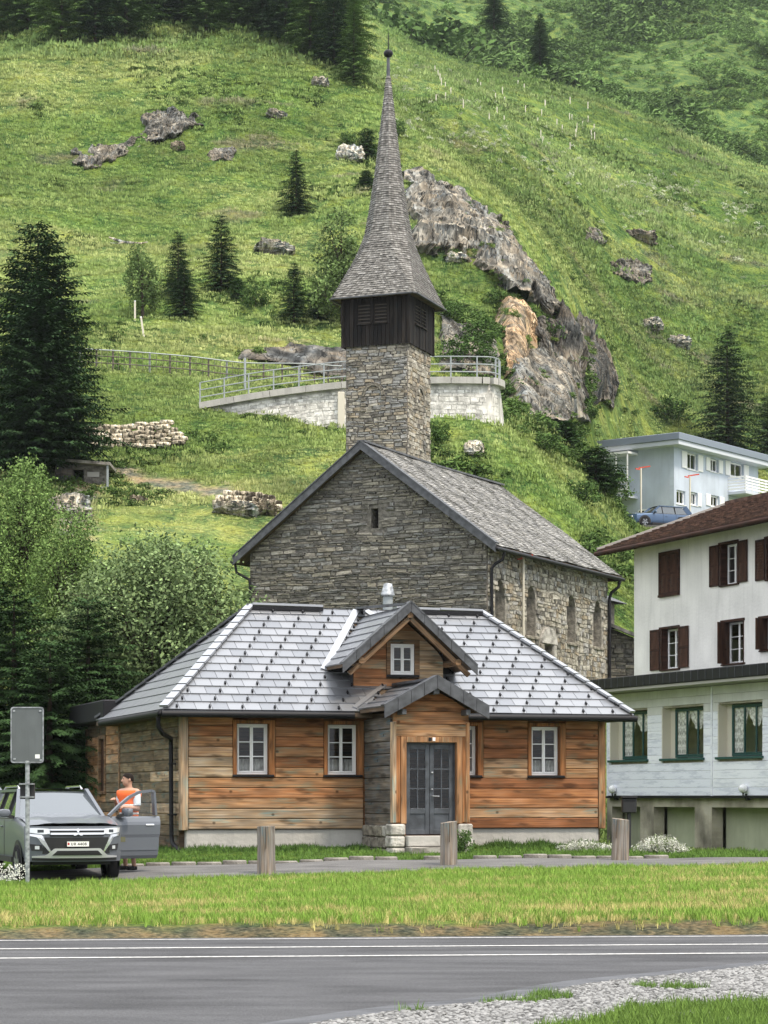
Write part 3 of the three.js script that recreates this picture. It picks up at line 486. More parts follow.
  const capLine = (p, q, w, mat, name, step, lift) => { const L = p.distanceTo(q), n = Math.max(1, Math.round(L / step)); for (let i = 0; i < n; i++) { const a = p.clone().lerp(q, i / n + 0.004), b = p.clone().lerp(q, (i + 1) / n - 0.002); a.y += lift + 0.012; b.y += lift; geo().bar(a, b, w, 0.05).to(name, mat, roof); } };
  capLine(A, R0, 0.2, M.flashing, 'hip_cap', 0.36, 0.06); capLine(B, R1, 0.2, M.flashing, 'hip_cap', 0.36, 0.06); capLine(Dd, R0, 0.2, M.fascia, 'hip_cap', 0.36, 0.06);
  capLine(R0, V(4.1, ridgeY, rz), 0.34, M.flashing, 'ridge_cap', 1.2, 0.06); capLine(V(5.9, ridgeY, rz), R1, 0.34, M.flashing, 'ridge_cap', 1.2, 0.06);
  for (const [p, q] of [[rx0, 4.1], [5.9, rx1]]) geo().bar(V(p, ridgeY - 0.02, rz + 0.16), V(q, ridgeY - 0.02, rz + 0.16), 0.03, 0.1).to('ridge_vent', M.gutter, roof);
  // gutters and downpipe
  { const gt = (p, q) => { const s = geo(); s.tube([p, q], 0.075, 10); return s; };
    gt(V(ex0 - 0.05, eaveY - 0.08, ez0 + 0.07), V(3.72, eaveY - 0.08, ez0 + 0.07)).to('gutter', M.gutter, house, 1); gt(V(6.2, eaveY - 0.08, ez0 + 0.07), V(ex1 + 0.05, eaveY - 0.08, ez0 + 0.07)).to('gutter', M.gutter, house, 1); gt(V(ex0 - 0.07, eaveY - 0.08, ez0 + 0.05), V(ex0 - 0.07, eaveY - 0.08, ez1 + 0.9)).to('gutter', M.gutter, house, 1);
    geo().tube([V(ex0 - 0.07, eaveY - 0.1, 0.35), V(ex0 - 0.07, eaveY - 0.35, 0.33), V(ex0 + 0.05, eaveY - 0.5, 0.2), V(-0.16, eaveY - 0.58, -0.3), V(-0.14, eaveY - 0.75, -0.36), V(-0.13, 0.75, -0.36), V(-0.12, 0.6, -0.3), V(0.0, 0.4, 0.0), V(0.03, 0.3, 0.05)], 0.05, 10).to('downpipe', M.gutter, house, 1);
    const br = geo(); for (const y of [1.2, 2.3]) br.box(-0.2, y, -0.43, -0.02, y + 0.035, -0.29); br.to('pipe_bracket', M.gutter, house); }
  // vent on the ridge
  { const v = group('chimney_vent', house), x = 5.95, z = -3.9; geo().lathe(x, z, [[0.12, 5.2], [0.12, 6.38], [0.13, 6.4]], 18).to('pipe', M.dullSteel, v, 1); geo().lathe(x, z, [[0.13, 6.39], [0.17, 6.4], [0.17, 6.44], [0.12, 6.62], [0.1, 6.7], [0.0, 6.72]], 18).to('cowl', M.steel, v, 1); }

  // ---- dormer
  {
    const cx = 5.05, hw = 1.52, tip = 4.5, apex = 5.8, zf = 0.48, zb = -3.25, sl = (apex - tip) / hw, zw = -0.4;
    const top = (x) => apex - 0.14 - Math.abs(x - cx) * sl, base = 4.02, wx0 = 4.86, wx1 = 5.42, wy0 = 4.33, wy1 = 5.02;
    mesh('shell', panel([[cx - 1.05, base - 0.1], [cx + 1.05, base - 0.1], [cx + 1.05, top(cx + 1.05)], [cx, top(cx)], [cx - 1.05, top(cx - 1.05)]], [rect(wx0, wy0, wx1, wy1)], zw - 0.14, zw - 0.03), M.darkWood, dorm);
    const n = 8, h = (5.75 - base) / n;
    for (let r = 0; r < n; r++) {
      const y0 = base + r * h + 0.004, y1 = base + (r + 1) * h - 0.004; const lim = (y) => Math.min(1.05, (apex - 0.15 - y) / sl); const a0 = -lim(y0), a1 = -lim(y1); if (lim(y0) < 0.08) break;
      const cut = y1 > wy0 - 0.03 && y0 < wy1 + 0.03; const segs = cut ? [[a0, a1, wx0 - cx - 0.1, wx0 - cx - 0.1], [wx1 - cx + 0.12, wx1 - cx + 0.12, -a0, -a1]] : [[a0, a1, -a0, -a1]];
      for (const [p0, p1, q0, q1] of segs) { const g = prism(geo(), [[cx + p0, y0], [cx + q0, y0], [cx + Math.max(q1, p1 + 0.01), y1], [cx + p1, y1]], zw - 0.03, zw + 0.03 + rr(-0.005, 0.006)).geo(); mesh('plank', shiftUV(g, rr(0, 9), rr(0, 3)), pick(p0 > 0 ? P.pale : rnd() < 0.6 ? P.tan : P.rich), dorm); }
    }
    const w = casement(dorm, wx0, wx1, wy0, wy1, zw + 0.02, { nrows: 2, curtain: 0, sillOut: 0.08, rim: 0.05 }); w.name = 'dormer_window';
    const t = geo(); t.box(wx0 - 0.1, wy0 - 0.06, zw - 0.03, wx0 - 0.002, wy1 + 0.1, zw + 0.06, 0.008); t.box(wx1 + 0.002, wy0 - 0.06, zw - 0.03, wx1 + 0.12, wy1 + 0.1, zw + 0.06, 0.008); t.box(wx0 - 0.002, wy1 + 0.002, zw - 0.03, wx1 + 0.002, wy1 + 0.1, zw + 0.058, 0.008); t.to('window_trim', M.trimShaded, dorm);
    for (const s of [-1, 1]) { // roof half: deck, tiles, verge board pieces, rafter
      const e = (z) => V(cx + s * hw, tip, z), a = (z) => V(cx, apex, z), dk = geo(), dn = V(0, -0.07, 0);
      const q = [e(zf), a(zf), a(zb), e(-1.0)]; if (s < 0) dk.quad(...q); else dk.quad(q[3], q[2], q[1], q[0]); const q2 = q.map((v) => v.clone().add(dn)); if (s < 0) dk.quad(q2[3], q2[2], q2[1], q2[0]); else dk.quad(...q2); dk.quad(q[0], q2[0], q2[1], q[1]); dk.quad(q[3], q[0], q2[0], q2[3]); dk.to('dormer_deck', M.darkWood, dorm);
      const U = V(0, 0, -s), W2 = V(-s * hw, apex - tip, 0), L = W2.length(); W2.normalize(); const O = s > 0 ? e(zf) : e(-3.25); const F = slopeFrame(O, U, W2), g = geo();
      tileCourses(L, (v) => s > 0 ? 0 : lerp(2.25, 0, v / L), (v) => s > 0 ? lerp(zf + 1, zf + 3.25, v / L) : zf + 3.25, 0.44, 0.3, (A1, B1, C1, D1, v0, v1) => tileOn(g, F, A1, B1, C1, D1, v0, v1, 0.035, 0.03));
      stuff(g.to('dormer_tiles', M.tile[0], dorm));
      const along2 = (k) => V(cx + s * hw * 1.03 * (1 - k), lerp(tip - 0.05, apex + 0.03, k), zf + 0.02), m = 5;
      for (let i = 0; i < m; i++) { const p0 = along2(i / m + 0.003), p1 = along2((i + 1) / m - 0.003); const pts = [[p0.x, p0.y - 0.15], [p1.x, p1.y - 0.15], [p1.x, p1.y + 0.08], [p0.x, p0.y + 0.08]]; if (s > 0) pts.reverse(); prism(geo(), pts, zf - 0.02, zf + 0.03 + (i % 2) * 0.004).to('verge_board', M.fascia, dorm); }
      for (let i = 0; i < m; i++) { const p0 = along2(i / m + 0.003), p1 = along2((i + 1) / m - 0.003); p0.y += 0.07; p1.y += 0.07; p0.z -= 0.12; p1.z -= 0.12; geo().bar(p0, p1, 0.28, 0.03, V(0, 1, 0)).to('verge_cap', M.fascia, dorm); }
      geo().bar(V(cx + s * (hw - 0.13), tip - 0.2, zf - 0.1), V(cx + s * 0.02, apex - 0.27, zf - 0.1), 0.09, 0.1).to('rafter', M.trimShaded, dorm);
      geo().tube([V(cx + s * 1.12, tip + 0.08, zf - 0.02), V(cx + s * 1.12, tip + 0.08, zw - 0.1)], 0.075, 8).to('purlin', M.trimShaded, dorm);
      { const c = geo(), x = cx + s * 1.06; const p = [V(x, 3.9, zw), V(x, 4.86, zw), V(x, 4.86, -1.95), V(x, 4.2, -0.9)]; c.quad(...p); c.quad(...p.map((v) => v.clone().add(V(-s * 0.05, 0, 0))).reverse()); c.to('dormer_cheek', M.fascia, dorm); }
      // valley flashing on the main roof
      { const p0 = V(cx + s * (hw + 0.06), 0, -0.9), p1 = V(cx + s * 0.12, 0, -3.15); const yy = (z) => lerp(eaveY, ridgeY, (ez0 - z) / 3.75) + 0.055; p0.y = yy(p0.z); p1.y = yy(p1.z); geo().bar(p0, p1, 0.16, 0.02, V(0, 0.83, 0.56)).to('valley_flashing', M.flashing, dorm); }
    }
    geo().bar(V(cx, apex - 0.18, zf - 0.02), V(cx, apex - 0.18, zw - 0.1), 0.13, 0.15).to('ridge_purlin', M.trimShaded, dorm);
    geo().bar(V(cx, apex + 0.055, zf - 0.1), V(cx, ridgeY + 0.05, -3.3), 0.2, 0.05).to('dormer_ridge', M.fascia, dorm);
  }
  // ---- porch
  {
    const x0 = 4.15, x1 = 5.84, zf = 1.97, cx = 5.0, Yp = 1.05, top = 3.25;
    const dx0 = 4.44, dx1 = 5.57, dy0 = 0.78, dy1 = 2.76;
    mesh('shell', panel([[x0 + 0.02, 0.78], [x1 - 0.02, 0.78], [x1 - 0.02, 3.5], [cx, 3.92], [x0 + 0.02, 3.5]], [rect(dx0, dy0 + 0.002, dx1, dy1)], zf - 0.2, zf - 0.03), M.trim, porch);
    geo().box(x0 + 0.02, 0.7, 0.04, x0 + 0.14, 3.4, zf - 0.205).box(x1 - 0.14, 0.7, 0.04, x1 - 0.02, 3.4, zf - 0.205).to('side_shell', M.darkWood, porch);
    geo().box(x0 + 0.15, 0.7, -0.5, x1 - 0.15, 0.77, zf - 0.21).to('porch_floor', M.darkWood, porch); geo().box(x0 + 0.15, 3.3, -0.1, x1 - 0.15, 3.34, zf - 0.21).to('porch_ceiling', M.darkWood, porch);
    // front boards: wide planks above the door, jamb posts beside it
    for (const [a, b] of [[2.9, 3.15], [3.16, 3.42], [3.43, 3.64], [3.65, 3.83]]) { const lim = (y) => Math.min(0.845, (3.98 - y) / 0.5 - 0.12); const p = lim(a), q = lim(b); const g = prism(geo(), [[cx - p, a], [cx + p, a], [cx + q, b - 0.006], [cx - q, b - 0.006]], zf - 0.03, zf + 0.03 + rr(0, 0.01)).geo(); mesh('plank', shiftUV(g, rr(0, 9), rr(0, 3)), pick(a < 3.1 ? P.tan : P.rich), porch); }
    plank(porch, x0, dx0 - 0.13, Yp, 2.89, zf - 0.03, zf + 0.03, M.trimV, 'jamb_board'); plank(porch, dx1 + 0.13, x1, Yp, 2.89, zf - 0.03, zf + 0.03, M.trimV, 'jamb_board');
    geo().box(x0 - 0.03, Yp, zf - 0.12, x0 + 0.06, 3.2, zf + 0.05, 0.01).to('corner_post', M.paleV, porch); geo().box(x1 - 0.06, Yp, zf - 0.12, x1 + 0.03, 3.2, zf + 0.05, 0.01).to('corner_post', M.sapV, porch);
    const fr = geo(); fr.box(dx0 - 0.13, dy0 + 0.25, zf - 0.1, dx0 - 0.002, dy1 + 0.13, zf + 0.05, 0.01); fr.box(dx1 + 0.002, dy0 + 0.25, zf - 0.1, dx1 + 0.13, dy1 + 0.13, zf + 0.05, 0.01); fr.box(dx0 - 0.002, dy1 + 0.002, zf - 0.1, dx1 + 0.002, dy1 + 0.13, zf + 0.048, 0.01); fr.to('door_frame', M.sapV, porch);
    geo().box(4.93, dy1 + 0.035, zf + 0.049, 5.0, dy1 + 0.11, zf + 0.06).to('number_plate', M.gutter, porch); geo().box(5.02, dy1 + 0.035, zf + 0.049, 5.08, dy1 + 0.11, zf + 0.06).box(5.045, dy1 + 0.045, zf + 0.0605, 5.057, dy1 + 0.1, zf + 0.063).to('number_plate', M.white, porch);
    // door leaves
    const door = group('door', house); const mid = (dx0 + dx1) / 2, zd = zf - 0.1;
    for (const [a, b] of [[dx0 + 0.03, mid - 0.004], [mid + 0.004, dx1 - 0.03]]) {
      const l = geo(), e = 0.095, pt = dy1 - 0.14, pb = 1.36; l.box(a, dy0 + 0.02, zd - 0.05, a + e, dy1 - 0.03, zd, 0.006); l.box(b - e, dy0 + 0.02, zd - 0.05, b, dy1 - 0.03, zd, 0.006); l.box(a + e, pt, zd - 0.05, b - e, dy1 - 0.03, zd, 0.006); l.box(a + e, pb - 0.12, zd - 0.05, b - e, pb, zd, 0.006); l.box(a + e, dy0 + 0.02, zd - 0.05, b - e, dy0 + 0.12, zd, 0.006); l.box(a + e - 0.01, dy0 + 0.1, zd - 0.04, b - e + 0.01, pb - 0.1, zd - 0.022);
      const vx = (a + b) / 2; l.box(vx - 0.014, pb, zd - 0.04, vx + 0.014, pt, zd - 0.005); for (let r = 1; r < 3; r++) { const y = lerp(pb, pt, r / 3); l.box(a + e, y - 0.014, zd - 0.041, b - e, y + 0.014, zd - 0.004); }
      l.to('door_leaf', M.doorPaint, door);
      for (let c = 0; c < 2; c++) for (let r = 0; r < 3; r++) { const u0 = c ? vx + 0.014 : a + e, u1 = c ? b - e : vx - 0.014, v0 = lerp(pb, pt, r / 3), v1 = lerp(pb, pt, (r + 1) / 3); mesh('pane', geo().quad(V(u0, v0, zd - 0.022), V(u1, v0, zd - 0.022), V(u1, v1, zd - 0.022), V(u0, v1, zd - 0.022)).geo(), M.glass, door); }
    }
    geo().box(dx0, dy0 + 0.015, zd - 0.08, dx0 + 0.028, dy1, zd + 0.02).box(dx1 - 0.028, dy0 + 0.015, zd - 0.08, dx1, dy1, zd + 0.02).box(dx0 + 0.028, dy1 - 0.028, zd - 0.08, dx1 - 0.028, dy1, zd + 0.02).to('door_lining', M.doorPaint, door);
    geo().tube([V(mid + 0.05, 1.62, zd), V(mid + 0.05, 1.62, zd + 0.05), V(mid + 0.2, 1.615, zd + 0.055)], 0.014, 6).to('handle', M.steel, door); geo().lathe(mid + 0.05, zd + 0.02, [[0.02, 1.75], [0.03, 1.76], [0.02, 1.78]], 8).lathe(mid + 0.05, zd + 0.02, [[0.02, 2.1], [0.03, 2.12], [0.02, 2.14]], 8).to('lock', M.steel, door);
    // left side: weathered boards
    const sw = group('porch_side', house); sw.rotation.y = -Math.PI / 2; sw.position.set(x0, 0, 0);
    planking(sw, 0.05, zf - 0.1, Yp - 0.08, 3.3, 9, 0.0, [], () => pick(P.slateGrey), 9);
    const sr = group('porch_side', house); sr.rotation.y = Math.PI / 2; sr.position.set(x1, 0, 0);
    planking(sr, -zf + 0.1, -0.05, Yp - 0.08, 3.3, 9, 0.0, [], () => pick(P.rich), 9);
    // stone base: squared blocks, two quoin piers
    const bs = group('stone_base', house); geo().box(x0 + 0.04, -0.3, 0.0, x1 - 0.04, 0.74, zf - 0.05).to('base_core', M.mortar, bs);
    for (let r = 0; r < 4; r++) { let z = 0.02; const y = 0.0 + r * 0.25; while (z < zf - 0.4) { const w = rr(0.35, 0.7), z1 = Math.min(z + w, zf - 0.36); geo().box(x0 - 0.06 - rr(0, 0.03), y, z, x0 + 0.06, y + 0.235, z1 - 0.02, 0.025).to('stone', pick([M.stone[0], M.stone[2], M.quoin]), bs); z = z1; } }
    for (const xx of [x0 - 0.08, x1 - 0.24]) for (let r = 0; r < 4; r++) { const y = 0.02 + r * 0.255, d = rr(-0.02, 0.02); geo().box(xx + d, y, zf - 0.34, xx + 0.32 + d, y + 0.24, zf + 0.08 + d, 0.03).to('stone', M.quoin, bs); }
    geo().box(dx0 - 0.02, 0.55, zf - 0.3, dx1 + 0.02, 0.775, zf + 0.2, 0.015).to('door_step', M.plinth, bs); geo().box(dx0 - 0.05, 0.1, zf - 0.02, dx1 + 0.05, 0.54, zf + 0.5, 0.015).to('door_step', M.kerb, bs); geo().box(dx0 - 0.1, 0.0, zf + 0.3, dx1 + 0.15, 0.31, zf + 0.85, 0.015).to('door_step', M.kerb, bs);
    // roof
    const hw = 1.13, tip = 3.5, ap = 4.05, z1 = zf + 0.4, zb = -0.5;
    for (const s of [-1, 1]) {
      const e = (z) => V(cx + s * hw, tip, z), a = (z) => V(cx, ap, z), q = [e(z1), a(z1), a(zb), e(0.35)]; const dk = geo(), dn = V(0, -0.08, 0); if (s < 0) dk.quad(...q); else dk.quad(q[3], q[2], q[1], q[0]); const q2 = q.map((v) => v.clone().add(dn)); if (s < 0) dk.quad(q2[3], q2[2], q2[1], q2[0]); else dk.quad(...q2); dk.quad(q[3], q[0], q2[0], q2[3]); dk.to('porch_deck', M.darkWood, porch);
      const U = V(0, 0, -s), W2 = V(-s * hw, ap - tip, 0), L = W2.length(); W2.normalize(); const O = s > 0 ? e(z1) : e(-0.5), F = slopeFrame(O, U, W2), g = geo(), T = z1 + 0.5;
      tileCourses(L, (v) => s > 0 ? 0 : lerp(0.85, 0, v / L), (v) => s > 0 ? lerp(T - 0.85, T, v / L) : T, 0.44, 0.3, (A1, B1, C1, D1, v0, v1) => tileOn(g, F, A1, B1, C1, D1, v0, v1, 0.035, 0.03));
      stuff(g.to('porch_tiles', M.tile[0], porch));
      const al = (k) => V(cx + s * hw * 1.04 * (1 - k), lerp(tip - 0.04, ap + 0.05, k), 0), m = 4;
      for (let i = 0; i < m; i++) { const p0 = al(i / m + 0.004), p1 = al((i + 1) / m - 0.004); const pts = [[p0.x, p0.y - 0.2], [p1.x, p1.y - 0.2], [p1.x, p1.y + 0.08], [p0.x, p0.y + 0.08]]; if (s > 0) pts.reverse(); prism(geo(), pts, z1 - 0.02, z1 + 0.035 + (i % 2) * 0.005).to('verge_board', M.fascia, porch); const c0 = p0.clone(), c1 = p1.clone(); c0.y += 0.075; c1.y += 0.075; c0.z = c1.z = z1 - 0.12; geo().bar(c0, c1, 0.3, 0.03).to('verge_cap', M.fascia, porch); }
      geo().box(cx + s * 0.72 - 0.05, 3.34, zf + 0.03, cx + s * 0.72 + 0.05, 3.46, z1 - 0.03, 0.01).to('purlin', M.slate, porch);
      { const yy = (z) => lerp(eaveY, ridgeY, (ez0 - z) / 3.75) + 0.055; const p0 = V(cx + s * (hw + 0.1), yy(0.42), 0.42), p1 = V(cx + s * 0.2, yy(-0.45), -0.45); geo().bar(p0, p1, 0.1, 0.02, V(0, 0.83, 0.56)).to('valley_flashing', M.flashing, porch); }
    }
    geo().box(cx - 0.07, 3.78, zf + 0.03, cx + 0.07, 3.92, z1 - 0.03, 0.01).to('ridge_purlin', M.slate, porch);
    geo().bar(V(cx, ap + 0.06, z1), V(cx, ap + 0.06, zb), 0.22, 0.05).to('porch_ridge', M.fascia, porch);
  }
  // plinth of the front is flush with the walls; lean-to shed behind the left side
  const shed = group('lean_to_shed'); shed.position.set(SX(64, 62), 0, -62); shed.rotation.y = 0.3; tag(shed, 'small grey board shed with black sloping roof behind the timber house', 'shed');
  { const g = geo(); prism(g, [[-1.6, 0.6], [1.6, 0.6], [1.6, 3.0], [-1.6, 2.4]], -2, -0.03); g.to('wall', M.planks.grey[1], shed); for (let i = 0; i < 8; i++) plank(shed, -1.58 + (i > 6 ? 1.2 : 0), 1.6, 0.62 + i * 0.25, 0.86 + i * 0.25, -0.03, 0.02, pick(P.pale)); const r = geo(); r.bar(V(-2.0, 2.55, -0.9), V(2.0, 3.3, -0.9), 2.9, 0.22); r.to('roof', M.gutter, shed); geo().tube([V(-1.75, 2.5, 0.4), V(-1.7, 2.2, 0.2), V(-1.62, 2.0, 0.08), V(-1.62, 0.5, 0.08)], 0.05, 8).to('downpipe', M.gutter, shed, 1); }
}

// ---------------------------------------------------------------- rubble masonry
// stones over a wall plane; frame F(u,v,n); lo/hi give the wall's ends at a height; holes are tests
function rubble(list, F, v0, v1, lo, hi, free, o = {}) {
  const { h0 = 0.09, h1 = 0.2, w0 = 0.18, w1 = 0.62, mats = M.stone, weights = [0, 0, 0, 1, 1, 1, 2, 2, 3, 4, 4, 5], out = 0.05 } = o;
  const F1 = F; F = (u, v, n) => F1(u, v + fbm(u * 0.7, v * 1.3, 33, 3) * (o.warp ?? 0.16) * sstep(v0, v0 + 0.3, v) * sstep(v1, v1 - 0.3, v), n);
  for (let v = v0; v < v1;) {
    const h = Math.min(rr(h0, h1), v1 - v), t = v + h; let u = Math.min(lo(v), lo(t)) - rr(0, 0.3); const end = Math.max(hi(v), hi(t));
    while (u < end) {
      const w = rr(w0, w1) * (h > 0.15 ? 0.85 : 1.1), j = 0.012; const sag = rr(-0.012, 0.012);
      const A = clamp(u, lo(v), hi(v)), B = clamp(u + w, lo(v), hi(v)), C = clamp(u + w + rr(-0.03, 0.03), lo(t), hi(t)), D = clamp(u + rr(-0.03, 0.03), lo(t), hi(t)); u += w;
      if (B - A + C - D < 0.12 || !free((A + B + C + D) / 4, (v + t) / 2, (B - A) / 2, h / 2)) continue;
      const n = out * rr(0.35, 1.15), e = rr(0.012, 0.03), g = geo(), q = (a, b, k) => F(a + rr(-0.008, 0.008), b + sag + rr(-0.008, 0.008), k);
      const b0 = F(A + j, v + j * 0.6 + sag, -0.01), b1 = F(B - j, v + j * 0.6 + sag, -0.01), b2 = F(C - j, t - j * 0.6 + sag, -0.01), b3 = F(D + j, t - j * 0.6 + sag, -0.01), f0 = q(A + j + e, v + e * 0.6, n), f1 = q(B - j - e, v + e * 0.6, n), f2 = q(C - j - e, t - e * 0.6, n), f3 = q(D + j + e, t - e * 0.6, n);
      if (f1.distanceTo(f0) < 0.03) continue;
      const s = rr(0, 5), r = rr(0, 5), uv = (a, b) => [a + s, b + r]; g.quad(f0, f1, f2, f3, [uv(A, v), uv(B, v), uv(C, t), uv(D, t)]); g.quad(b0, b1, f1, f0); g.quad(b1, b2, f2, f1); g.quad(b2, b3, f3, f2); g.quad(b3, b0, f0, f3);
      list.push({ g, size: (B - A) * h, mat: mats[pick(weights)] });
    }
    v = t;
  }
}
// the largest stones become parts of their own, the rest one part per material
function layStones(list, most, parent) {
  list.sort((a, b) => b.size - a.size); const bins = new Map();
  list.forEach((s, i) => { if (i < most) s.g.to('stone', s.mat, parent); else { if (!bins.has(s.mat)) bins.set(s.mat, []); bins.get(s.mat).push(s.g); } });
  for (const [mat, gs] of bins) { const g = geo(); for (const s of gs) { for (const k of s.p) g.p.push(k); for (const k of s.u) g.u.push(k); } stuff(g.to('small_stones', mat, parent)); }
}

// ---------------------------------------------------------------- the stone church
seed(202);
{
  const PHI = 26 * Math.PI / 180, church = group('stone_church'), base = 4.6; church.position.set(SX(487, 75), base, -75); church.rotation.y = -PHI;
  tag(church, 'grey rubble stone church with slate nave roof and tall shingled spire', 'church');
  const W = 8.93, L = 11.3, ev = 10.0 - base, rg = 13.45 - base; // eave and ridge above the floor
  const walls = group('nave_wall', church), stones = [];
  const niches = [1.1, 3.8, 7.6, 10.25], nw = 0.42; const side = (t) => [[t - nw, 2.55], [t + nw, 2.55], [t + nw, 3.85], [t + nw * 0.7, 4.12], [t, 4.27], [t - nw * 0.7, 4.12], [t - nw, 3.85]];
  const door = [4.9, 1.0, 5.75, 2.32];
  // gable: x from -W to 0 at z 0
  mesh('gable_core', panel([[-W, -2], [0, -2], [0, ev + 0.2], [-W / 2, rg - 0.12], [-W, ev + 0.2]], [rect(-4.25, 6.05, -3.98, 6.72)], -0.6, 0), M.mortar, walls);
  rubble(stones, slopeFrame(V(-W, 0, 0), V(1, 0, 0), V(0, 1, 0)), 0, rg - 0.2, (v) => v < ev + 0.1 ? 0 : (v - ev - 0.1) / (rg - ev - 0.2) * W / 2, (v) => v < ev + 0.1 ? W : W - (v - ev - 0.1) / (rg - ev - 0.2) * W / 2, (u, v, a, b) => !(Math.abs(u - 4.815) < 0.14 + a && v > 6.05 - b && v < 6.72 + b), { h0: 0.05, h1: 0.15, w0: 0.15, w1: 0.7, weights: [0, 0, 1, 1, 1, 1, 3, 3, 2, 6, 6, 0, 7, 5] });
  // side wall: group turned so that its x runs along the nave
  const sw = group('side_wall', church); sw.rotation.y = Math.PI / 2;                 // x' = -z, z' = x
  mesh('side_core', panel(rect(0.6, -2, L, ev + 0.15), [...niches.map((t) => side(t)), rect(...door)], -0.6, 0), M.mortarPaleLit, sw);
  geo().box(0.61, 2.3, -0.4, L - 0.01, 4.5, -0.36).to('niche_back', M.stone[1], sw);
  const inNiche = (u, v, a, b) => niches.some((t) => Math.abs(u - t) < nw + a * 0.8 && v > 2.55 - b && v < 4.2 + b * 0.5 && (v < 3.85 || Math.abs(u - t) < nw * 0.7 + a * 0.4)) || (u > door[0] - 0.2 - a && u < door[2] + 0.25 + a && v > 0.9 && v < 2.85 + b);
  const sideStones = []; rubble(sideStones, slopeFrame(V(0, 0, 0), V(1, 0, 0), V(0, 1, 0)), 0, ev - 0.05, () => 0.05, () => L, (u, v, a, b) => !inNiche(u, v, a, b), { h0: 0.1, h1: 0.24, w0: 0.14, w1: 0.5, mats: M.paleStone, weights: [0, 2, 2, 5, 4, 4, 5, 0, 2, 1, 3, 7, 7], out: 0.055 });  // side stones paler than the gable: lime, and brighter light put into the colour
  const backs = []; for (const t of niches) rubble(backs, slopeFrame(V(0, 0, -0.36), V(1, 0, 0), V(0, 1, 0)), 2.56, 4.2, () => t - nw, () => t + nw, () => true, { w0: 0.2, w1: 0.4, weights: [1, 1, 3, 0] });
  // window sills, pale stone lintel, door jambs
  for (const t of niches) geo().box(t - nw - 0.12, 2.42, -0.3, t + nw + 0.12, 2.54, 0.09, 0.02).to('niche_sill', M.stone[2], sw);
  { const lt = []; for (let i = 0; i <= 10; i++) { const a = Math.PI * (1 - i / 10); lt.push([5.33 + Math.cos(a) * 0.72, 2.36 + Math.sin(a) * 0.58]); } prism(geo(), lt.reverse(), -0.1, 0.1).to('door_lintel', M.quoin, sw); geo().box(5.77, 0.9, -0.2, 6.12, 1.7, 0.1, 0.03).to('door_jamb', M.quoin, sw); geo().box(5.77, 1.72, -0.2, 6.0, 2.35, 0.09, 0.03).to('door_jamb', M.quoin, sw); geo().box(4.6, 0.9, -0.2, 4.88, 2.35, 0.08, 0.03).to('door_jamb', M.stone[2], sw); geo().box(door[0], door[1], -0.5, door[2], door[3], -0.44).to('church_door', M.shutterFlat, sw); }
  // far walls
  geo().box(-W, -2, -L, -W + 0.6, ev + 0.15, -0.6).to('north_wall', M.mortar, church); geo().box(-W + 0.6, -2, -L, -0.6, ev + 0.15, -L + 0.6).to('end_wall', M.mortar, church);
  geo().box(-W + 1.2, -2, -L - 3.2, -0.9, ev - 0.9, -L).to('choir_wall', M.mortar, church);

  // nave roof with hipped far end
  {
    const ov = 0.44, e0 = ev - 0.18, xr = -W / 2, hip = 0; const roof = group('nave_roof', church); const sl = (rg + 0.05 - e0) / (W / 2 + ov);
    const Ae = V(ov, e0, 0.35), Be = V(ov, e0, -L - 0.4), Rf = V(xr, rg + 0.05, 0.35), Rb = V(xr, rg + 0.05, -L - 0.4 + hip * 1.5), Al = V(-W - ov, e0, 0.35), Bl = V(-W - ov, e0, -L - 0.4);
    const deck = geo(), dn = V(0, -0.14, 0), q = (...v) => { deck.quad(...v); deck.quad(...v.map((p) => p.clone().add(dn)).reverse()); }; q(Ae, Be, Rb, Rf); q(Bl, Al, Rf, Rb); q(Be, Bl, Rb, Rb); deck.quad(Ae, Ae.clone().add(dn), Be.clone().add(dn), Be); deck.to('roof_deck', M.darkWood, roof);
    const slates = [geo(), geo(), geo(), geo()]; const U = V(0, 0, -1), Wv = Rf.clone().sub(Ae), Lv = Wv.length(); Wv.normalize(); const F0 = slopeFrame(Ae, U, Wv), LL = L + 0.75;
    const wob = (u, v) => Math.abs(fbm(u * 0.4, v * 0.4, 21, 3)) * 0.14;
    const F = (u, v, n) => F0(u, v, n + wob(u, v));
    tileCourses(Lv, () => -0.02, (v) => lerp(LL, LL - hip * 1.5, v / Lv), 0.17, 0.125, (A, B, C, D, v0, v1) => { const j = rr(-0.02, 0.02); tileOn(pick(slates), F, A, B, C, D, v0 + j, v1, 0.025 + rr(0, 0.016), 0.022, 0.02); });
    [[0.3, 0.296, 0.285], [0.34, 0.335, 0.32], [0.255, 0.25, 0.245], [0.4, 0.39, 0.365]].forEach((c, i) => stuff(slates[i].to('slates', std(c, { roughness: 0.62, map: rep(patchTex, 0.9) }), roof)));
    const left = geo(); const F2 = slopeFrame(V(-W - ov, e0, -L - 0.4), V(0, 0, 1), V(W / 2 + ov, rg + 0.05 - e0, 0).normalize()); tileCourses(Lv, (v) => hip * 1.5 * v / Lv, () => LL, 0.3, 0.2, (A, B, C, D, v0, v1) => tileOn(left, F2, A, B, C, D, v0, v1, 0.04, 0.03)); stuff(left.to('far_slates', M.slate, roof));
    geo().bar(V(xr, rg + 0.12, 0.36), V(xr, rg + 0.06, -L / 2), 0.28, 0.06).to('ridge_cap', M.slate, roof); geo().bar(V(xr, rg + 0.06, -L / 2 - 0.01), V(xr, rg + 0.12, -L - 0.4 + hip * 1.5), 0.28, 0.06).to('ridge_cap', M.slate, roof);
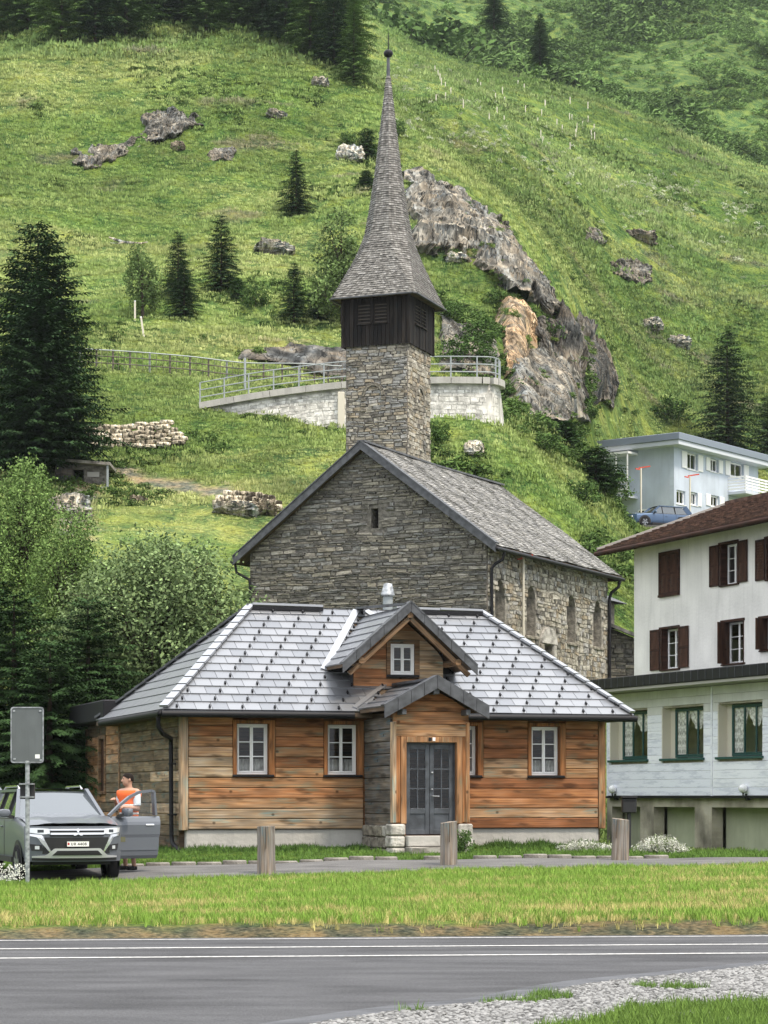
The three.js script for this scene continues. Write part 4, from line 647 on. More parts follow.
    for (const s of [-1, 1]) { const p = V(xr + s * (W / 2 + ov + 0.04), e0 - 0.06, 0.4), r = V(xr, rg + 0.03, 0.4), pts = [[p.x, p.y - 0.16], [r.x, r.y - 0.2], [r.x, r.y + 0.08], [p.x, p.y + 0.12]]; if (s > 0) pts.reverse(); prism(geo(), pts, 0.33, 0.4).to('verge_board', M.fascia, roof); const c0 = p.clone(), c1 = r.clone(); c0.y += 0.15; c1.y += 0.1; c0.z = c1.z = 0.27; geo().bar(c0, c1, 0.32, 0.035).to('verge_cap', M.fascia, roof); }
    geo().tube([V(ov + 0.06, e0 - 0.1, 0.4), V(ov + 0.06, e0 - 0.1, -L - 0.4)], 0.07, 8).to('gutter', M.gutter, church, 1); geo().tube([V(-W - ov - 0.06, e0 - 0.1, 0.4), V(-W - ov - 0.06, e0 - 0.1, -L - 0.4)], 0.07, 8).to('gutter', M.gutter, church, 1);
    geo().tube([V(ov + 0.06, e0 - 0.15, -0.3), V(ov, e0 - 0.4, -0.28), V(0.2, e0 - 0.55, -0.2), V(0.12, e0 - 0.7, -0.12), V(0.12, -1, -0.12)], 0.055, 8).to('downpipe', M.gutter, church, 1);
    geo().tube([V(ov + 0.06, e0 - 0.15, -L), V(ov, e0 - 0.4, -L), V(0.2, e0 - 0.6, -L + 0.1), V(0.13, e0 - 0.8, -L + 0.12), V(0.13, -1, -L + 0.12)], 0.06, 8).to('downpipe', M.gutter, church, 1);
    geo().tube([V(-W - ov - 0.04, e0 - 0.15, 0.2), V(-W - 0.45, e0 - 0.45, 0.15), V(-W + 0.02, e0 - 0.7, 0.1), V(-W + 0.05, e0 - 0.9, 0.09), V(-W + 0.05, -1, 0.09)], 0.05, 8).to('downpipe', M.gutter, church, 1);
    // choir roof, lower
    const c = geo(); c.quad(V(-0.5, ev - 0.9, -L - 0.2), V(-0.5, ev - 0.9, -L - 3.6), V(xr, ev + 0.9, -L - 2.4), V(xr, ev + 0.9, -L - 0.2)); c.quad(V(-W + 0.8, ev - 0.9, -L - 3.6), V(-W + 0.8, ev - 0.9, -L - 0.2), V(xr, ev + 0.9, -L - 0.2), V(xr, ev + 0.9, -L - 2.4)); c.tri(V(-0.5, ev - 0.9, -L - 3.6), V(-W + 0.8, ev - 0.9, -L - 3.6), V(xr, ev + 0.9, -L - 2.4)); c.to('choir_roof', M.slate, roof);
  }
  layStones(stones, 130, walls); layStones(sideStones, 110, sw); layStones(backs, 0, sw);

  // ---- tower (turned a few degrees against the nave)
  const tower = group('tower', church), DT = 89.5, tw = 2.6; const wp = V(SX(346, DT + 0.95), 0, -(DT + 0.95));
  church.updateMatrixWorld(true); const lp = church.worldToLocal(wp.clone()); tower.position.set(lp.x, 0, lp.z); tower.rotation.y = 5 * Math.PI / 180;   // left front edge
  const th = SY(341, DT) - base;
  geo().box(0, 2, -tw, tw, th + 0.1, 0).to('tower_core', M.mortar, tower);
  const towerStones = [];
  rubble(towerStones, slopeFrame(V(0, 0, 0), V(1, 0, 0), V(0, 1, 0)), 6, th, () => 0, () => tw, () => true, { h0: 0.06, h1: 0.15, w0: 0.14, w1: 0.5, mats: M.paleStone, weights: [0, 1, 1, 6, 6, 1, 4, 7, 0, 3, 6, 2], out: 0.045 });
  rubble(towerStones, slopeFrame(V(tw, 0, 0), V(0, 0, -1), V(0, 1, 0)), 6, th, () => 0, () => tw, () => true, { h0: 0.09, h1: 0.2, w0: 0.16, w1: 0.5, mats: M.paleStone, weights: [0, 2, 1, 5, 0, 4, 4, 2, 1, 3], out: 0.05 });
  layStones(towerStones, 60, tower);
  // walled-up arches, a rim of small stones standing proud
  const arch = (place, name) => { const a = group(name, tower); for (let i = 0; i <= 12; i++) { const t = i / 12; const x = t < 0.2 ? -0.42 : t > 0.8 ? 0.42 : -0.42 * Math.cos((t - 0.2) / 0.6 * Math.PI), y = t < 0.2 ? -0.5 + t * 2.5 : t > 0.8 ? (1 - t) * 2.5 - 0.5 : Math.sin((t - 0.2) / 0.6 * Math.PI) * 0.5; const m = geo().box(-0.1, -0.07, -0.02, 0.1, 0.07, 0.075, 0.02).to('arch_stone', pick([M.stone[0], M.stone[2]]), a); place(m, x, y); m.rotation.z = t < 0.2 || t > 0.8 ? 0 : Math.PI / 2 - (t - 0.2) / 0.6 * Math.PI; } };
  arch((m, x, y) => m.position.set(tw * 0.45 + x, th - 2.1 + y, 0), 'blocked_arch');
  { const a = group('blocked_arch', tower); a.position.set(tw, th - 2.2, -tw * 0.5); a.rotation.y = Math.PI / 2; for (let i = 0; i <= 12; i++) { const an = i / 12 * Math.PI, m = geo().box(-0.1, -0.07, -0.02, 0.1, 0.07, 0.085, 0.02).to('arch_stone', M.stone[2], a); m.position.set(-Math.cos(an) * 0.5, Math.sin(an) * 0.6, 0); m.rotation.z = Math.PI / 2 - an; } for (let i = 0; i < 9; i++) geo().box(0.42, -0.1 - i * 0.22, -0.02, 0.6, 0.08 - i * 0.22, 0.08, 0.02).to('arch_stone', pick(M.stone), a); }
  // belfry of dark boards
  {
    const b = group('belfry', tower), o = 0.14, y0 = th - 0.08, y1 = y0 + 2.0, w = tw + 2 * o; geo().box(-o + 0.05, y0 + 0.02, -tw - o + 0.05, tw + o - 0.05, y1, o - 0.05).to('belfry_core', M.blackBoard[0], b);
    const lou = [[0.72, 1.22], [1.42, 1.92]];
    for (let f = 0; f < 4; f++) { const s = group('board_side', b); s.position.set(tw / 2, 0, -tw / 2); s.rotation.y = f * Math.PI / 2; const n = 17;
      for (let i = 0; i < n; i++) { const x0 = -w / 2 + i * w / n + 0.006, x1 = -w / 2 + (i + 1) * w / n - 0.006, c = (x0 + x1) / 2 + w / 2; const over = lou.some(([a, e]) => c > a - 0.02 && c < e + 0.02); const z = w / 2 - 0.03, d = rr(0, 0.03); const m = pick(M.blackBoard); if (over) { geo().box(x0, y0 - d, z - 0.03, x1, y0 + 0.85, z + rr(0.0, 0.015)).to('board', m, s); geo().box(x0, y0 + 1.65, z - 0.03, x1, y1, z + rr(0, 0.015)).to('board', m, s); } else geo().box(x0, y0 - d, z - 0.03, x1, y1, z + rr(0, 0.02)).to('board', m, s); }
      for (const [a, e] of lou) { for (let k = 0; k < 6; k++) { const m = geo().box(0, -0.012, -0.08, e - a, 0.012, 0.07).to('louvre', M.louvre, s); m.position.set(a - w / 2, y0 + 0.93 + k * 0.135, w / 2 - 0.06); m.rotation.x = 0.6; } geo().box(a - w / 2 - 0.05, y0 + 0.82, w / 2 - 0.03, e - w / 2 + 0.05, y0 + 0.87, w / 2 + 0.05).to('louvre_sill', M.blackBoard[1], s); }
      for (const x of [-w / 2, w / 2 - 0.09]) geo().box(x, y0 - 0.03, w / 2 - 0.05, x + 0.09, y1, w / 2 + 0.012).to('corner_board', M.blackBoard[1], s); }
    // spire: square skirt turning into an octagon
    const sp = group('spire', tower), cx = tw / 2, cz = -tw / 2, s0 = y1 - 0.12, Ht = SY(75, DT + 1.5) - base - s0;
    const rad = (t) => { const K = [[0, 1.8], [0.045, 1.62], [0.12, 1.38], [0.2, 1.13], [0.3, 0.87], [0.42, 0.69], [0.6, 0.46], [0.8, 0.26], [1, 0.07]]; for (let i = 1; i < K.length; i++) if (t <= K[i][0]) { const f = (t - K[i - 1][0]) / (K[i][0] - K[i - 1][0]); return lerp(K[i - 1][1], K[i][1], f); } return 0.07; };
    const corner = (t, k, off) => { const r = rad(t) + off, sq = sstep(0.34, 0.0, t), ch = lerp(Math.tan(Math.PI / 8), 0.93, sq); const base8 = [[1, -ch], [1, ch], [ch, 1], [-ch, 1], [-1, ch], [-1, -ch], [-ch, -1], [ch, -1]][k % 8]; return V(cx + base8[0] * r, s0 + t * Ht, cz - base8[1] * r); };
    const core = geo(); const N = 60; for (let i = 0; i < N; i++) for (let k = 0; k < 8; k++) core.quad(corner(i / N, k, -0.03), corner(i / N, k + 1, -0.03), corner((i + 1) / N, k + 1, -0.03), corner((i + 1) / N, k, -0.03)); for (let k = 0; k < 8; k++) core.tri(V(cx, s0 + 0.05, cz), corner(0, k + 1, -0.03), corner(0, k, -0.03)); core.to('spire_core', M.darkWood, sp);
    const sh = [geo(), geo(), geo(), geo()]; const R = 96; for (let i = 0; i < R; i++) { const t0 = i / R, t1 = (i + 1.1) / R; for (let k = 0; k < 8; k++) { const a = corner(t0, k, 0.03), b2 = corner(t0, k + 1, 0.03), c = corner(t1, k + 1, 0.0), d = corner(t1, k, 0.0), len = a.distanceTo(b2), n = Math.max(1, Math.round(len / 0.11)); for (let m = 0; m < n; m++) { const f0 = (m + (i % 2 ? 0.02 : 0)) / n, f1 = (m + 0.97) / n, dy = rr(-0.015, 0.015), g = pick(sh), oo = rr(-0.006, 0.012); const p = a.clone().lerp(b2, f0), q = a.clone().lerp(b2, f1), r = d.clone().lerp(c, f1), s = d.clone().lerp(c, f0); p.y += dy; q.y += dy; const nn = V(p.x - cx, 0, p.z - cz).normalize().multiplyScalar(oo); p.add(nn); q.add(nn); g.quad(p, q, r, s, [[f0 * len + i, t0 * Ht], [f1 * len + i, t0 * Ht], [f1 * len + i, t1 * Ht], [f0 * len + i, t1 * Ht]]); const dn = V(-nn.x, 0, -nn.z).add(V(-(p.x - cx), 0, -(p.z - cz)).normalize().multiplyScalar(0.03)); g.quad(p.clone().add(dn), q.clone().add(dn), q, p); } } }
    [[0.235, 0.228, 0.215], [0.275, 0.267, 0.252], [0.2, 0.193, 0.183], [0.31, 0.303, 0.288]].forEach((c, i) => stuff(sh[i].to('shingles', std(c, { roughness: 0.75, map: rep(patchTex, 0.7), side: THREE.DoubleSide }), sp)));
    for (let k = 0; k < 8; k++) { const e = geo(); e.bar(corner(0, k, 0.02).add(V(0, -0.02, 0)), corner(0, k + 1, 0.02).add(V(0, -0.02, 0)), 0.1, 0.05); e.to('eaves_board', M.fascia, sp); }
    const yt = s0 + Ht, f = group('finial', tower); geo().lathe(cx, cz, [[0.1, yt - 0.6], [0.075, yt], [0.06, yt + 0.75]], 10).to('finial_rod', M.fascia, f, 1); const ball = []; for (let i = 0; i <= 10; i++) { const a = -Math.PI / 2 + i / 10 * Math.PI; ball.push([0.19 * Math.cos(a) + 0.002, yt + 0.92 + 0.16 * Math.sin(a)]); } geo().lathe(cx, cz, ball, 14).to('finial_ball', M.gutter, f, 1); geo().lathe(cx, cz, [[0.025, yt + 1.06], [0.015, yt + 1.75], [0.0, yt + 1.77]], 6).to('finial_spike', M.gutter, f);
  }
  // ---- small stone annexe right of the church
  const an = group('stone_annexe'); an.position.set(SX(603, 86), 5, -86); an.rotation.y = -0.25; tag(an, 'small rubble stone outbuilding with lean slate roof right of the church', 'outbuilding');
  { const s = []; mesh('annexe_core', panel([[0, -1.5], [2.4, -1.5], [2.4, 2.05], [0, 3.1]], [], -3, 0), M.mortar, an); rubble(s, slopeFrame(V(0, 0, 0), V(1, 0, 0), V(0, 1, 0)), -0.5, 2.95, () => 0, (v) => v < 2 ? 2.4 : 2.4 - (v - 2) * 2.3, () => true, { weights: [0, 1, 1, 3, 0, 2] }); layStones(s, 60, an); geo().bar(V(-0.15, 3.28, -1.3), V(2.8, 2.0, -1.3), 3.4, 0.12).to('annexe_roof', std([0.24, 0.235, 0.225], { roughness: 0.7, map: rep(patchTex, 0.8) }), an); }
}

// ---------------------------------------------------------------- white house with brown shutters, and its low annexe
seed(303);
const NEAR = 0.9;                                                     // both stand a little nearer and are a little smaller than first surveyed
const FD = [0.396, -0.918], FROT = -Math.atan2(0.918, 0.396);       // run of both facades, towards the right and nearer
{
  const X0 = SX(608, 77), D0 = 77, T = (px) => along(px, X0, D0, ...FD), Dt = (t) => D0 + FD[1] * t, Yt = (px, py) => SY(py, Dt(T(px)));
  const an = group('garage_annexe'); an.position.set(X0 * NEAR, EYE * (1 - NEAR), -D0 * NEAR); an.scale.setScalar(NEAR); an.rotation.y = FROT; tag(an, 'pale boarded annexe with green windows above three concrete garage bays', 'annexe');
  const Lx = 14, top = 5.05, mid = 1.62, wins = [[611, 648, 707, 755], [663, 704, 704.5, 756], [719, 763, 700, 757]].map(([a, b, c, d]) => [T(a), Yt((a + b) / 2, d), T(b), Yt((a + b) / 2, c)]);
  wins.forEach((w) => { w[1] = 2.83; w[3] = 4.46; }); wins.push([10.6, 2.83, 13.1, 4.46]);
  mesh('wall_core', panel(rect(0, mid, Lx, top), wins.map((w) => rect(...w)), -0.35, -0.02), M.concrete, an);
  geo().box(0.01, mid, -5, 0.2, top, -0.36).box(Lx - 0.2, mid, -5, Lx, top, -0.36).to('end_wall', M.concrete, an); geo().box(0.2, mid, -5, Lx - 0.2, top, -4.9).box(0.2, mid - 0.2, -4.9, Lx - 0.2, mid, -0.36).to('rear_wall', M.darkWood, an);
  // boards: courses between openings, vertical joint strips
  const boards = group('cladding', an); let y = mid + 0.02; const hs = [0.27, 0.27, 0.27, 0.27]; const H4 = [];
  while (y < top - 0.02) { H4.push(y); y += 0.262; }
  H4.forEach((a, r) => { const b = Math.min(a + 0.262, top); let segs = [[0.02, 6.62], [6.72, Lx]]; for (const [ox0, oy0, ox1, oy1] of wins) if (b > oy0 + 0.03 && a < oy1 - 0.03) segs = segs.flatMap(([p, q]) => ox1 <= p || ox0 >= q ? [[p, q]] : [[p, Math.min(q, ox0)], [Math.max(p, ox1), q]].filter(([s, t]) => t - s > 0.05)); for (const [p, q] of segs) { const m = geo().box(p, a + 0.003, -0.02, q, b - 0.003, 0.025 + rr(-0.002, 0.003), 0.007).geo(); mesh('cladding_board', shiftUV(m, rr(0, 5), rr(0, 5)), b > 4.4 ? M.plasterBoard : pick(M.clad), boards); } });
  geo().box(6.63, mid, -0.02, 6.71, top, 0.04).to('joint_strip', M.clad[2], an); geo().box(-0.03, mid - 0.01, -0.3, 0.012, top, 0.045, 0.01).to('corner_board', M.clad[2], an);
  geo().box(-0.06, mid - 0.06, -0.3, Lx, mid + 0.012, 0.07).to('drip_edge', M.gutter, an);
  for (const [a, b, c, d] of wins) {
    const w = casement(an, a + 0.35, c - 0.02, b + 0.03, d - 0.02, -0.24, { cols: 3, nrows: 1, mat: M.green, sill: false, curtain: 0, rim: 0.07 });
    geo().box(a - 0.1, b - 0.07, -0.26, c + 0.08, b + 0.005, 0.1, 0.01).to('sill', M.green, w);
    geo().box(a, b + 0.01, -0.34, a + 0.345, d, -0.28).to('reveal_board', M.cream, w); geo().box(a - 0.03, b + 0.006, -0.3, a + 0.012, d, 0.03).to('reveal_board', M.cream, w);
    // lace curtains: two side drapes and a scalloped swag
    const drape = (x0, x1, k, nm) => { const g = geo(), n = 20, m = 8; for (let i = 0; i < n; i++) for (let j = 0; j < m; j++) { const q = (u, v) => { const f = u / n, h = v / m, pinch = lerp(1, k, Math.sin(h * Math.PI / 2)); return V(lerp(x0, x1, f * pinch + (x1 < x0 ? 0 : 0)), lerp(d - 0.1, b + 0.12, h), -0.32 + 0.025 * Math.sin(f * 34)); }; g.quad(q(i, j + 1), q(i + 1, j + 1), q(i + 1, j), q(i, j)); } g.to(nm, M.lace, w); };
    drape(a + 0.42, a + 1.25, 0.62, 'curtain'); drape(c - 0.1, c - 0.35, 0.8, 'curtain');
    const g = geo(), n = 24; for (let i = 0; i < n; i++) { const q = (u, v) => { const f = u / n; const dip = 0.16 + 0.5 * Math.sin(f * Math.PI); return V(lerp(a + 1.2, c - 0.35, f), lerp(d - 0.08, d - 0.08 - dip, v), -0.31 + 0.02 * Math.sin(f * 28 + v * 5)); }; for (let j = 0; j < 5; j++) g.quad(q(i, (j + 1) / 5), q(i + 1, (j + 1) / 5), q(i + 1, j / 5), q(i, j / 5)); } g.to('swag', M.lace, w);
  }
  // flat roof
  geo().box(-1.05, 5.06, -4.9, Lx + 1, 5.16, 0.85, 0.01).to('soffit', M.garageSoffit, an); geo().box(-1.1, 5.161, -4.9, Lx + 1, 5.52, 0.9, 0.02).to('roof_fascia', M.gutter, an);
  { const f = geo(); for (let i = 0; i < 38; i++) f.box(-1.1 + i * 0.42, 5.18, 0.9, -1.1 + i * 0.42 + 0.012, 5.5, 0.912); stuff(f.to('fascia_seams', M.fascia, an)); }
  // garage storey
  const gar = group('garage_wall', an), bays = [[-0.3, 2.0], [T(651), T(692)], [T(709), T(709) + 5]];
  mesh('pier_wall', panel(rect(-0.25, -1, Lx, mid - 0.061), bays.map(([a, b]) => rect(Math.max(a, 0.1), -0.9, b, 1.28)), -0.5, -0.1), M.concrete, gar);
  bays.forEach(([a, b], i) => { const m = i === 2 ? [[a + 0.02, a + 2.4], [a + 2.48, b]] : [[Math.max(a, 0.1) + 0.02, b]]; for (const [p, q] of m) geo().box(p, -0.9, -0.66, q, 1.28, -0.6, 0.006).to('garage_door', M.garage, gar); if (i === 2) { geo().lathe(a + 2.75, -0.57, [[0.0, 0.55], [0.04, 0.55], [0.04, 0.63], [0, 0.63]], 8).to('garage_handle', M.steel, gar); geo().box(a + 2.7, 0.7, -0.6, a + 2.8, 0.85, -0.585).to('lock_plate', M.steel, gar); } });
  geo().box(-0.2, -1, -5, 0, mid - 0.061, -0.5).box(0, -1, -5, Lx, 1.5, -4.9).to('garage_back', M.concrete, gar);
  for (const px of [616, 747]) { const t = T(px), l = group('wall_lamp', an); geo().box(t - 0.06, 1.5, -0.08, t + 0.06, 1.7, 0.05, 0.01).to('lamp_bracket', M.black, l); const s = []; for (let i = 0; i <= 8; i++) { const a = -Math.PI / 2 + i / 8 * Math.PI; s.push([0.14 * Math.cos(a) + 0.001, 1.86 + 0.14 * Math.sin(a)]); } geo().lathe(t, 0.14, s, 12).to('globe', M.globe, l, 1); geo().tube([V(t, 1.6, 0.04), V(t, 1.62, 0.14), V(t, 1.73, 0.14)], 0.03, 6).to('lamp_arm', M.black, l); }

  // ---- the house
  const hX = 8.93, hD = 81.4, TT = (px) => along(px, hX, hD, ...FD), hy = (px, py) => SY(py, hD + FD[1] * TT(px));
  const h = group('shuttered_house'); h.position.set(hX * NEAR, EYE * (1 - NEAR), -hD * NEAR); h.scale.setScalar(NEAR); h.rotation.y = FROT; tag(h, 'white rendered house with brown shutters and brown tiled roof', 'house');
  const HL = 14, HT = 10.55;
  const spec = [[661, 679, 553, 594, 'closed'], [720, 738, 543, 585, 'both'], [766, 784, 537, 579, 'left'], [660.7, 679, 628, 669.6, 'both'], [722, 744, 621, 664, 'inset'], [760, 782, 617, 650, 'inset']].map(([a, b, c, d, k]) => ({ a: TT(a), b: TT(b), lo: hy((a + b) / 2, d), hi: hy((a + b) / 2, c), k }));
  mesh('house_wall', panel(rect(0, 1.5, HL, HT), spec.filter((s) => s.k !== 'closed').map((s) => rect(s.a, s.lo, s.b, s.hi)), -0.4, 0), M.plaster, h);
  geo().box(0, 1.5, -9, 0.4, HT, -0.401).box(HL - 0.4, 1.5, -9, HL, HT, -0.401).box(0.4, 1.5, -9, HL - 0.4, HT, -8.6).to('rear_wall', M.plaster, h); geo().box(0.41, 7.3, -8.6, HL - 0.41, 7.45, -0.41).to('floor', M.darkWood, h);
  const shutter = (x0, x1, y0, y1, z, ang = 0) => { const s = group('shutter', h); s.position.set(x0, 0, z); s.rotation.y = ang; const w = x1 - x0, e = 0.07; geo().box(0, y0, 0, e, y1, 0.04, 0.005).box(w - e, y0, 0, w, y1, 0.04, 0.005).box(e, y0, 0, w - e, y0 + e, 0.04, 0.005).box(e, y1 - e, 0, w - e, y1, 0.04, 0.005).box(e, (y0 + y1) / 2 - 0.04, 0, w - e, (y0 + y1) / 2 + 0.04, 0.04, 0.005).to('shutter_frame', M.shutterFlat, s); const n = Math.floor((y1 - y0 - 2 * e) / 0.085); const l = geo(); for (let i = 0; i < n; i++) { const yy = y0 + e + i * (y1 - y0 - 2 * e) / n; l.quad(V(e, yy, 0.034), V(w - e, yy, 0.034), V(w - e, yy + 0.095, 0.01), V(e, yy + 0.095, 0.01)); } stuff(l.to('shutter_slats', M.shutter, s)); };
  for (const s of spec) {
    const { a, b, lo, hi } = s, m = (a + b) / 2;
    if (s.k === 'closed') { shutter(a, m, lo, hi, 0.02); shutter(m + 0.004, b, lo, hi, 0.02); const t = geo(); t.box(a - 0.07, hi, 0, b + 0.07, hi + 0.07, 0.07).box(a - 0.07, lo - 0.08, 0, b + 0.07, lo, 0.1).box(a - 0.07, lo, 0, a, hi, 0.07).box(b, lo, 0, b + 0.07, hi, 0.07); t.to('window_surround', M.shutterFlat, h); continue; }
    const w = casement(h, a + 0.12, b - 0.02, lo + 0.02, hi - 0.02, -0.22, { nrows: 3, curtain: 0, sillMat: M.shutterFlat, sillOut: 0.3, rim: 0.04 });
    const t = geo(); t.box(a, lo + 0.02, -0.3, a + 0.1, hi, 0.03).box(b - 0.018, lo + 0.02, -0.3, b, hi, 0.03).box(a - 0.05, hi - 0.02, -0.3, b + 0.05, hi + 0.06, 0.05); t.to('window_surround', M.shutterFlat, w);
    const sw = (b - a) * 0.52; if (s.k !== 'inset') { shutter(a - sw - 0.03, a - 0.03, lo + 0.02, hi, 0.02); shutter(b + 0.03, b + sw + 0.03, lo + 0.02, hi, 0.02); }
    if (s.k === 'inset') { const q = geo().box(0, lo + 0.03, 0, 0.6, hi - 0.01, 0.04).to('open_shutter', M.shutter, h); q.position.set(a + 0.1, 0, -0.24); q.rotation.y = -1.25; }
  }
  // roof: tiles on the slope in view
  { const roof = group('house_roof', h); const ov = 0.95, e0 = 10.42, ridge = 12.35, run = 4.5 + ov, x0 = -0.95, x1 = HL + 1.2; const dk = geo(), A = V(x0, e0, ov), B = V(x1, e0, ov), C = V(x1, ridge, -4.5), Dd = V(x0, ridge, -4.5), E = V(x1, e0, -9 - ov), Fz = V(x0, e0, -9 - ov), dn = V(0, -0.16, 0); for (const q of [[A, B, C, Dd], [E, Fz, Dd, C]]) { dk.quad(...q); dk.quad(...q.map((v) => v.clone().add(dn)).reverse()); } for (const [p, q] of [[A, B], [Fz, Dd], [Dd, A]]) dk.quad(p.clone().add(dn), q.clone().add(dn), q, p); dk.to('roof_deck', M.darkWood, roof);
    const gs = [geo(), geo(), geo()], Wv = Dd.clone().sub(A), L = Wv.length(); Wv.normalize(); const F = slopeFrame(A, V(1, 0, 0), Wv); tileCourses(L, () => 0, () => x1 - x0, 0.26, 0.34, (a, b, c, d, v0, v1) => tileOn(pick(gs), F, a, b, c, d, v0, v1, 0.075 + rr(-0.01, 0.01), 0.05)); const F2 = slopeFrame(E, V(-1, 0, 0), V(0, ridge - e0, run - 0).normalize()); tileCourses(L, () => 0, () => x1 - x0, 0.3, 0.34, (a, b, c, d, v0, v1) => tileOn(gs[0], F2, a, b, c, d, v0, v1, 0.07, 0.05)); gs.forEach((g, i) => stuff(g.to('roof_tiles', M.roofTileBrown[i], roof)));
    geo().bar(A.clone().add(V(-0.02, -0.08, 0.02)), B.clone().add(V(0, -0.08, 0.02)), 0.06, 0.2).to('eaves_board', M.shutterFlat, roof); geo().bar(A.clone().add(V(-0.03, 0.03, 0)), Dd.clone().add(V(-0.03, 0.03, 0)), 0.07, 0.2).to('verge_board', M.vergePale, roof); geo().bar(V(x0, ridge + 0.08, -4.5), V(x1, ridge + 0.08, -4.5), 0.28, 0.12).to('ridge_tiles', M.roofTileBrown[0], roof); geo().tube([V(x0, e0 - 0.1, ov + 0.1), V(x1, e0 - 0.1, ov + 0.1)], 0.08, 8).to('gutter', M.shutterFlat, roof, 1);
    prism(geo(), [[0.0, HT], [4.5 - 0.01, ridge - 0.25], [9, HT]].map(([z, y]) => [z, y]), 0, 0.3).to('gable_wall', M.plaster, h).rotation.y = Math.PI / 2; }
}

// ---------------------------------------------------------------- pale blue house on the hill, right
seed(404);
{
  const D0 = 165, X0 = SX(674, D0), b = group('blue_house'), y0 = 20.3; b.position.set(X0, 0, -D0); b.rotation.y = -Math.atan2(-0.8, 0.6) * 1; tag(b, 'pale blue two storey house with flat roof and white shutters uphill', 'house');
  // local x runs along the right facade (0.6, 0.8 away); local z is its outward normal
  b.rotation.y = Math.atan2(0.8, 0.6); const T = (px) => along(px, X0, D0, 0.6, 0.8), Yt = (px, py) => SY(py, D0 + 0.8 * T(px));
  const L = 13, Wd = 6.0, top = 26.95;
  const up = [[397, 445, 152, 228, 1], [503, 540, 178, 238, 1], [595, 655, 197, 262, 1]], lo = [[350, 390, 322, 386, 0], [413, 445, 330, 390, 2], [505, 545, 345, 398, 1], [590, 630, 360, 400, 0]];
  const spec = [...up, ...lo].map(([a, c, d, e, k]) => { const p = 600 + a / 4.571, q = 600 + c / 4.571, r = 420 + d / 4.571, s = 420 + e / 4.571, m = (p + q) / 2; return { a: T(p), b: T(q), lo: Yt(m, s), hi: Yt(m, r), k }; });
  mesh('house_wall', panel(rect(0, y0 - 3, L, top), spec.map((s) => rect(s.a, s.lo, s.b, s.hi)), -0.35, 0), M.blue, b);
  geo().box(0, y0 - 3, -Wd, 0.35, top, -0.351).box(L - 0.35, y0 - 3, -Wd, L, top, -0.351).box(0.35, y0 - 3, -Wd, L - 0.35, top, -Wd + 0.3).to('end_wall', M.blue, b);
  geo().box(0.36, 24, -Wd + 0.31, L - 0.36, 24.2, -0.36).to('floor', M.darkWood, b);
  for (const s of spec) { casement(b, s.a, s.b, s.lo, s.hi, -0.15, { nrows: 1, curtain: 0, sillMat: M.white, rim: 0.09 }); const w = Math.min(0.75, (s.b - s.a) * 0.5); if (s.k === 1) for (const x of [s.a - w - 0.04, s.b + 0.04]) geo().box(x, s.lo, 0.01, x + w, s.hi, 0.07, 0.01).to('shutter', M.white, b); if (s.k === 2) geo().box(s.b + 0.04, s.lo, 0.01, s.b + w + 0.04, s.hi, 0.07, 0.01).to('shutter', M.white, b); }
  geo().box(-0.9, top, -Wd - 0.6, L + 0.8, top + 0.34, 0.9, 0.02).to('roof_soffit', M.paleGrey, b); geo().box(-1.0, top + 0.341, -Wd - 0.7, L + 0.9, top + 0.85, 1.0, 0.03).to('roof_edge', M.roofBlue, b);
  // balconies with horizontal slats
  const bal = (x0, x1, z0, z1, y, nm) => { const g = group(nm, b); geo().box(x0, y - 0.2, z0, x1, y, z1, 0.01).to('balcony_floor', M.paleGrey, g); for (let k = 0; k < 5; k++) { const yy = y + 0.12 + k * 0.22; geo().box(x0, yy, z1 - 0.03, x1, yy + 0.13, z1).to('slat', M.white, g); geo().box(x0 - 0.03, yy, z0, x0 - 0.001, yy + 0.13, z1).to('slat', M.white, g); } for (let x = x0; x <= x1 + 0.01; x += (x1 - x0) / 4) geo().box(x - 0.03, y, z1 - 0.09, x + 0.03, y + 1.15, z1 - 0.031).to('baluster', M.white, g); };
  bal(T(728), 12.6, 0.0, 1.5, Yt(732, 493), 'balcony');
  // glazed lean-to corner with railings on the left wall (x<0 side, seen along z)
  { const g = group('side_veranda', b); for (let i = 0; i < 4; i++) { const z = -3.1 - i * 0.95; geo().box(-1.4, 23.6, z - 0.04, -1.32, 26.6, z + 0.04).to('post', M.white, g); } geo().box(-1.42, 26.6, -6.1, -0.01, 26.75, -3.0).to('veranda_roof', M.white, g); geo().box(-1.4, 23.4, -6.1, -0.01, 23.6, -3.0).to('veranda_floor', M.paleGrey, g); for (let k = 0; k < 4; k++) geo().box(-1.4, 23.7 + k * 0.25, -5.95, -1.36, 23.83 + k * 0.25, -3.0).to('slat', M.white, g); geo().quad(V(-1.35, 24.8, -5.9), V(-1.35, 24.8, -3.1), V(-1.35, 26.6, -3.1), V(-1.35, 26.6, -5.9)).to('veranda_glass', M.glass, g); }
  { const w = group('ground_window', b); geo().box(-0.03, 20.9, -2.9, 0.012, 22.5, -1.2).to('pane', M.darkGlass, w); for (const z of [-2.95, -2.4, -1.8, -1.2]) geo().box(-0.06, 20.85, z - 0.05, 0.0, 22.55, z + 0.05).to('frame_bar', M.white, w); geo().box(-0.06, 22.5, -2.95, 0.0, 22.6, -1.2).box(-0.06, 20.8, -2.95, 0.0, 20.9, -1.2).to('frame', M.white, w); }
}

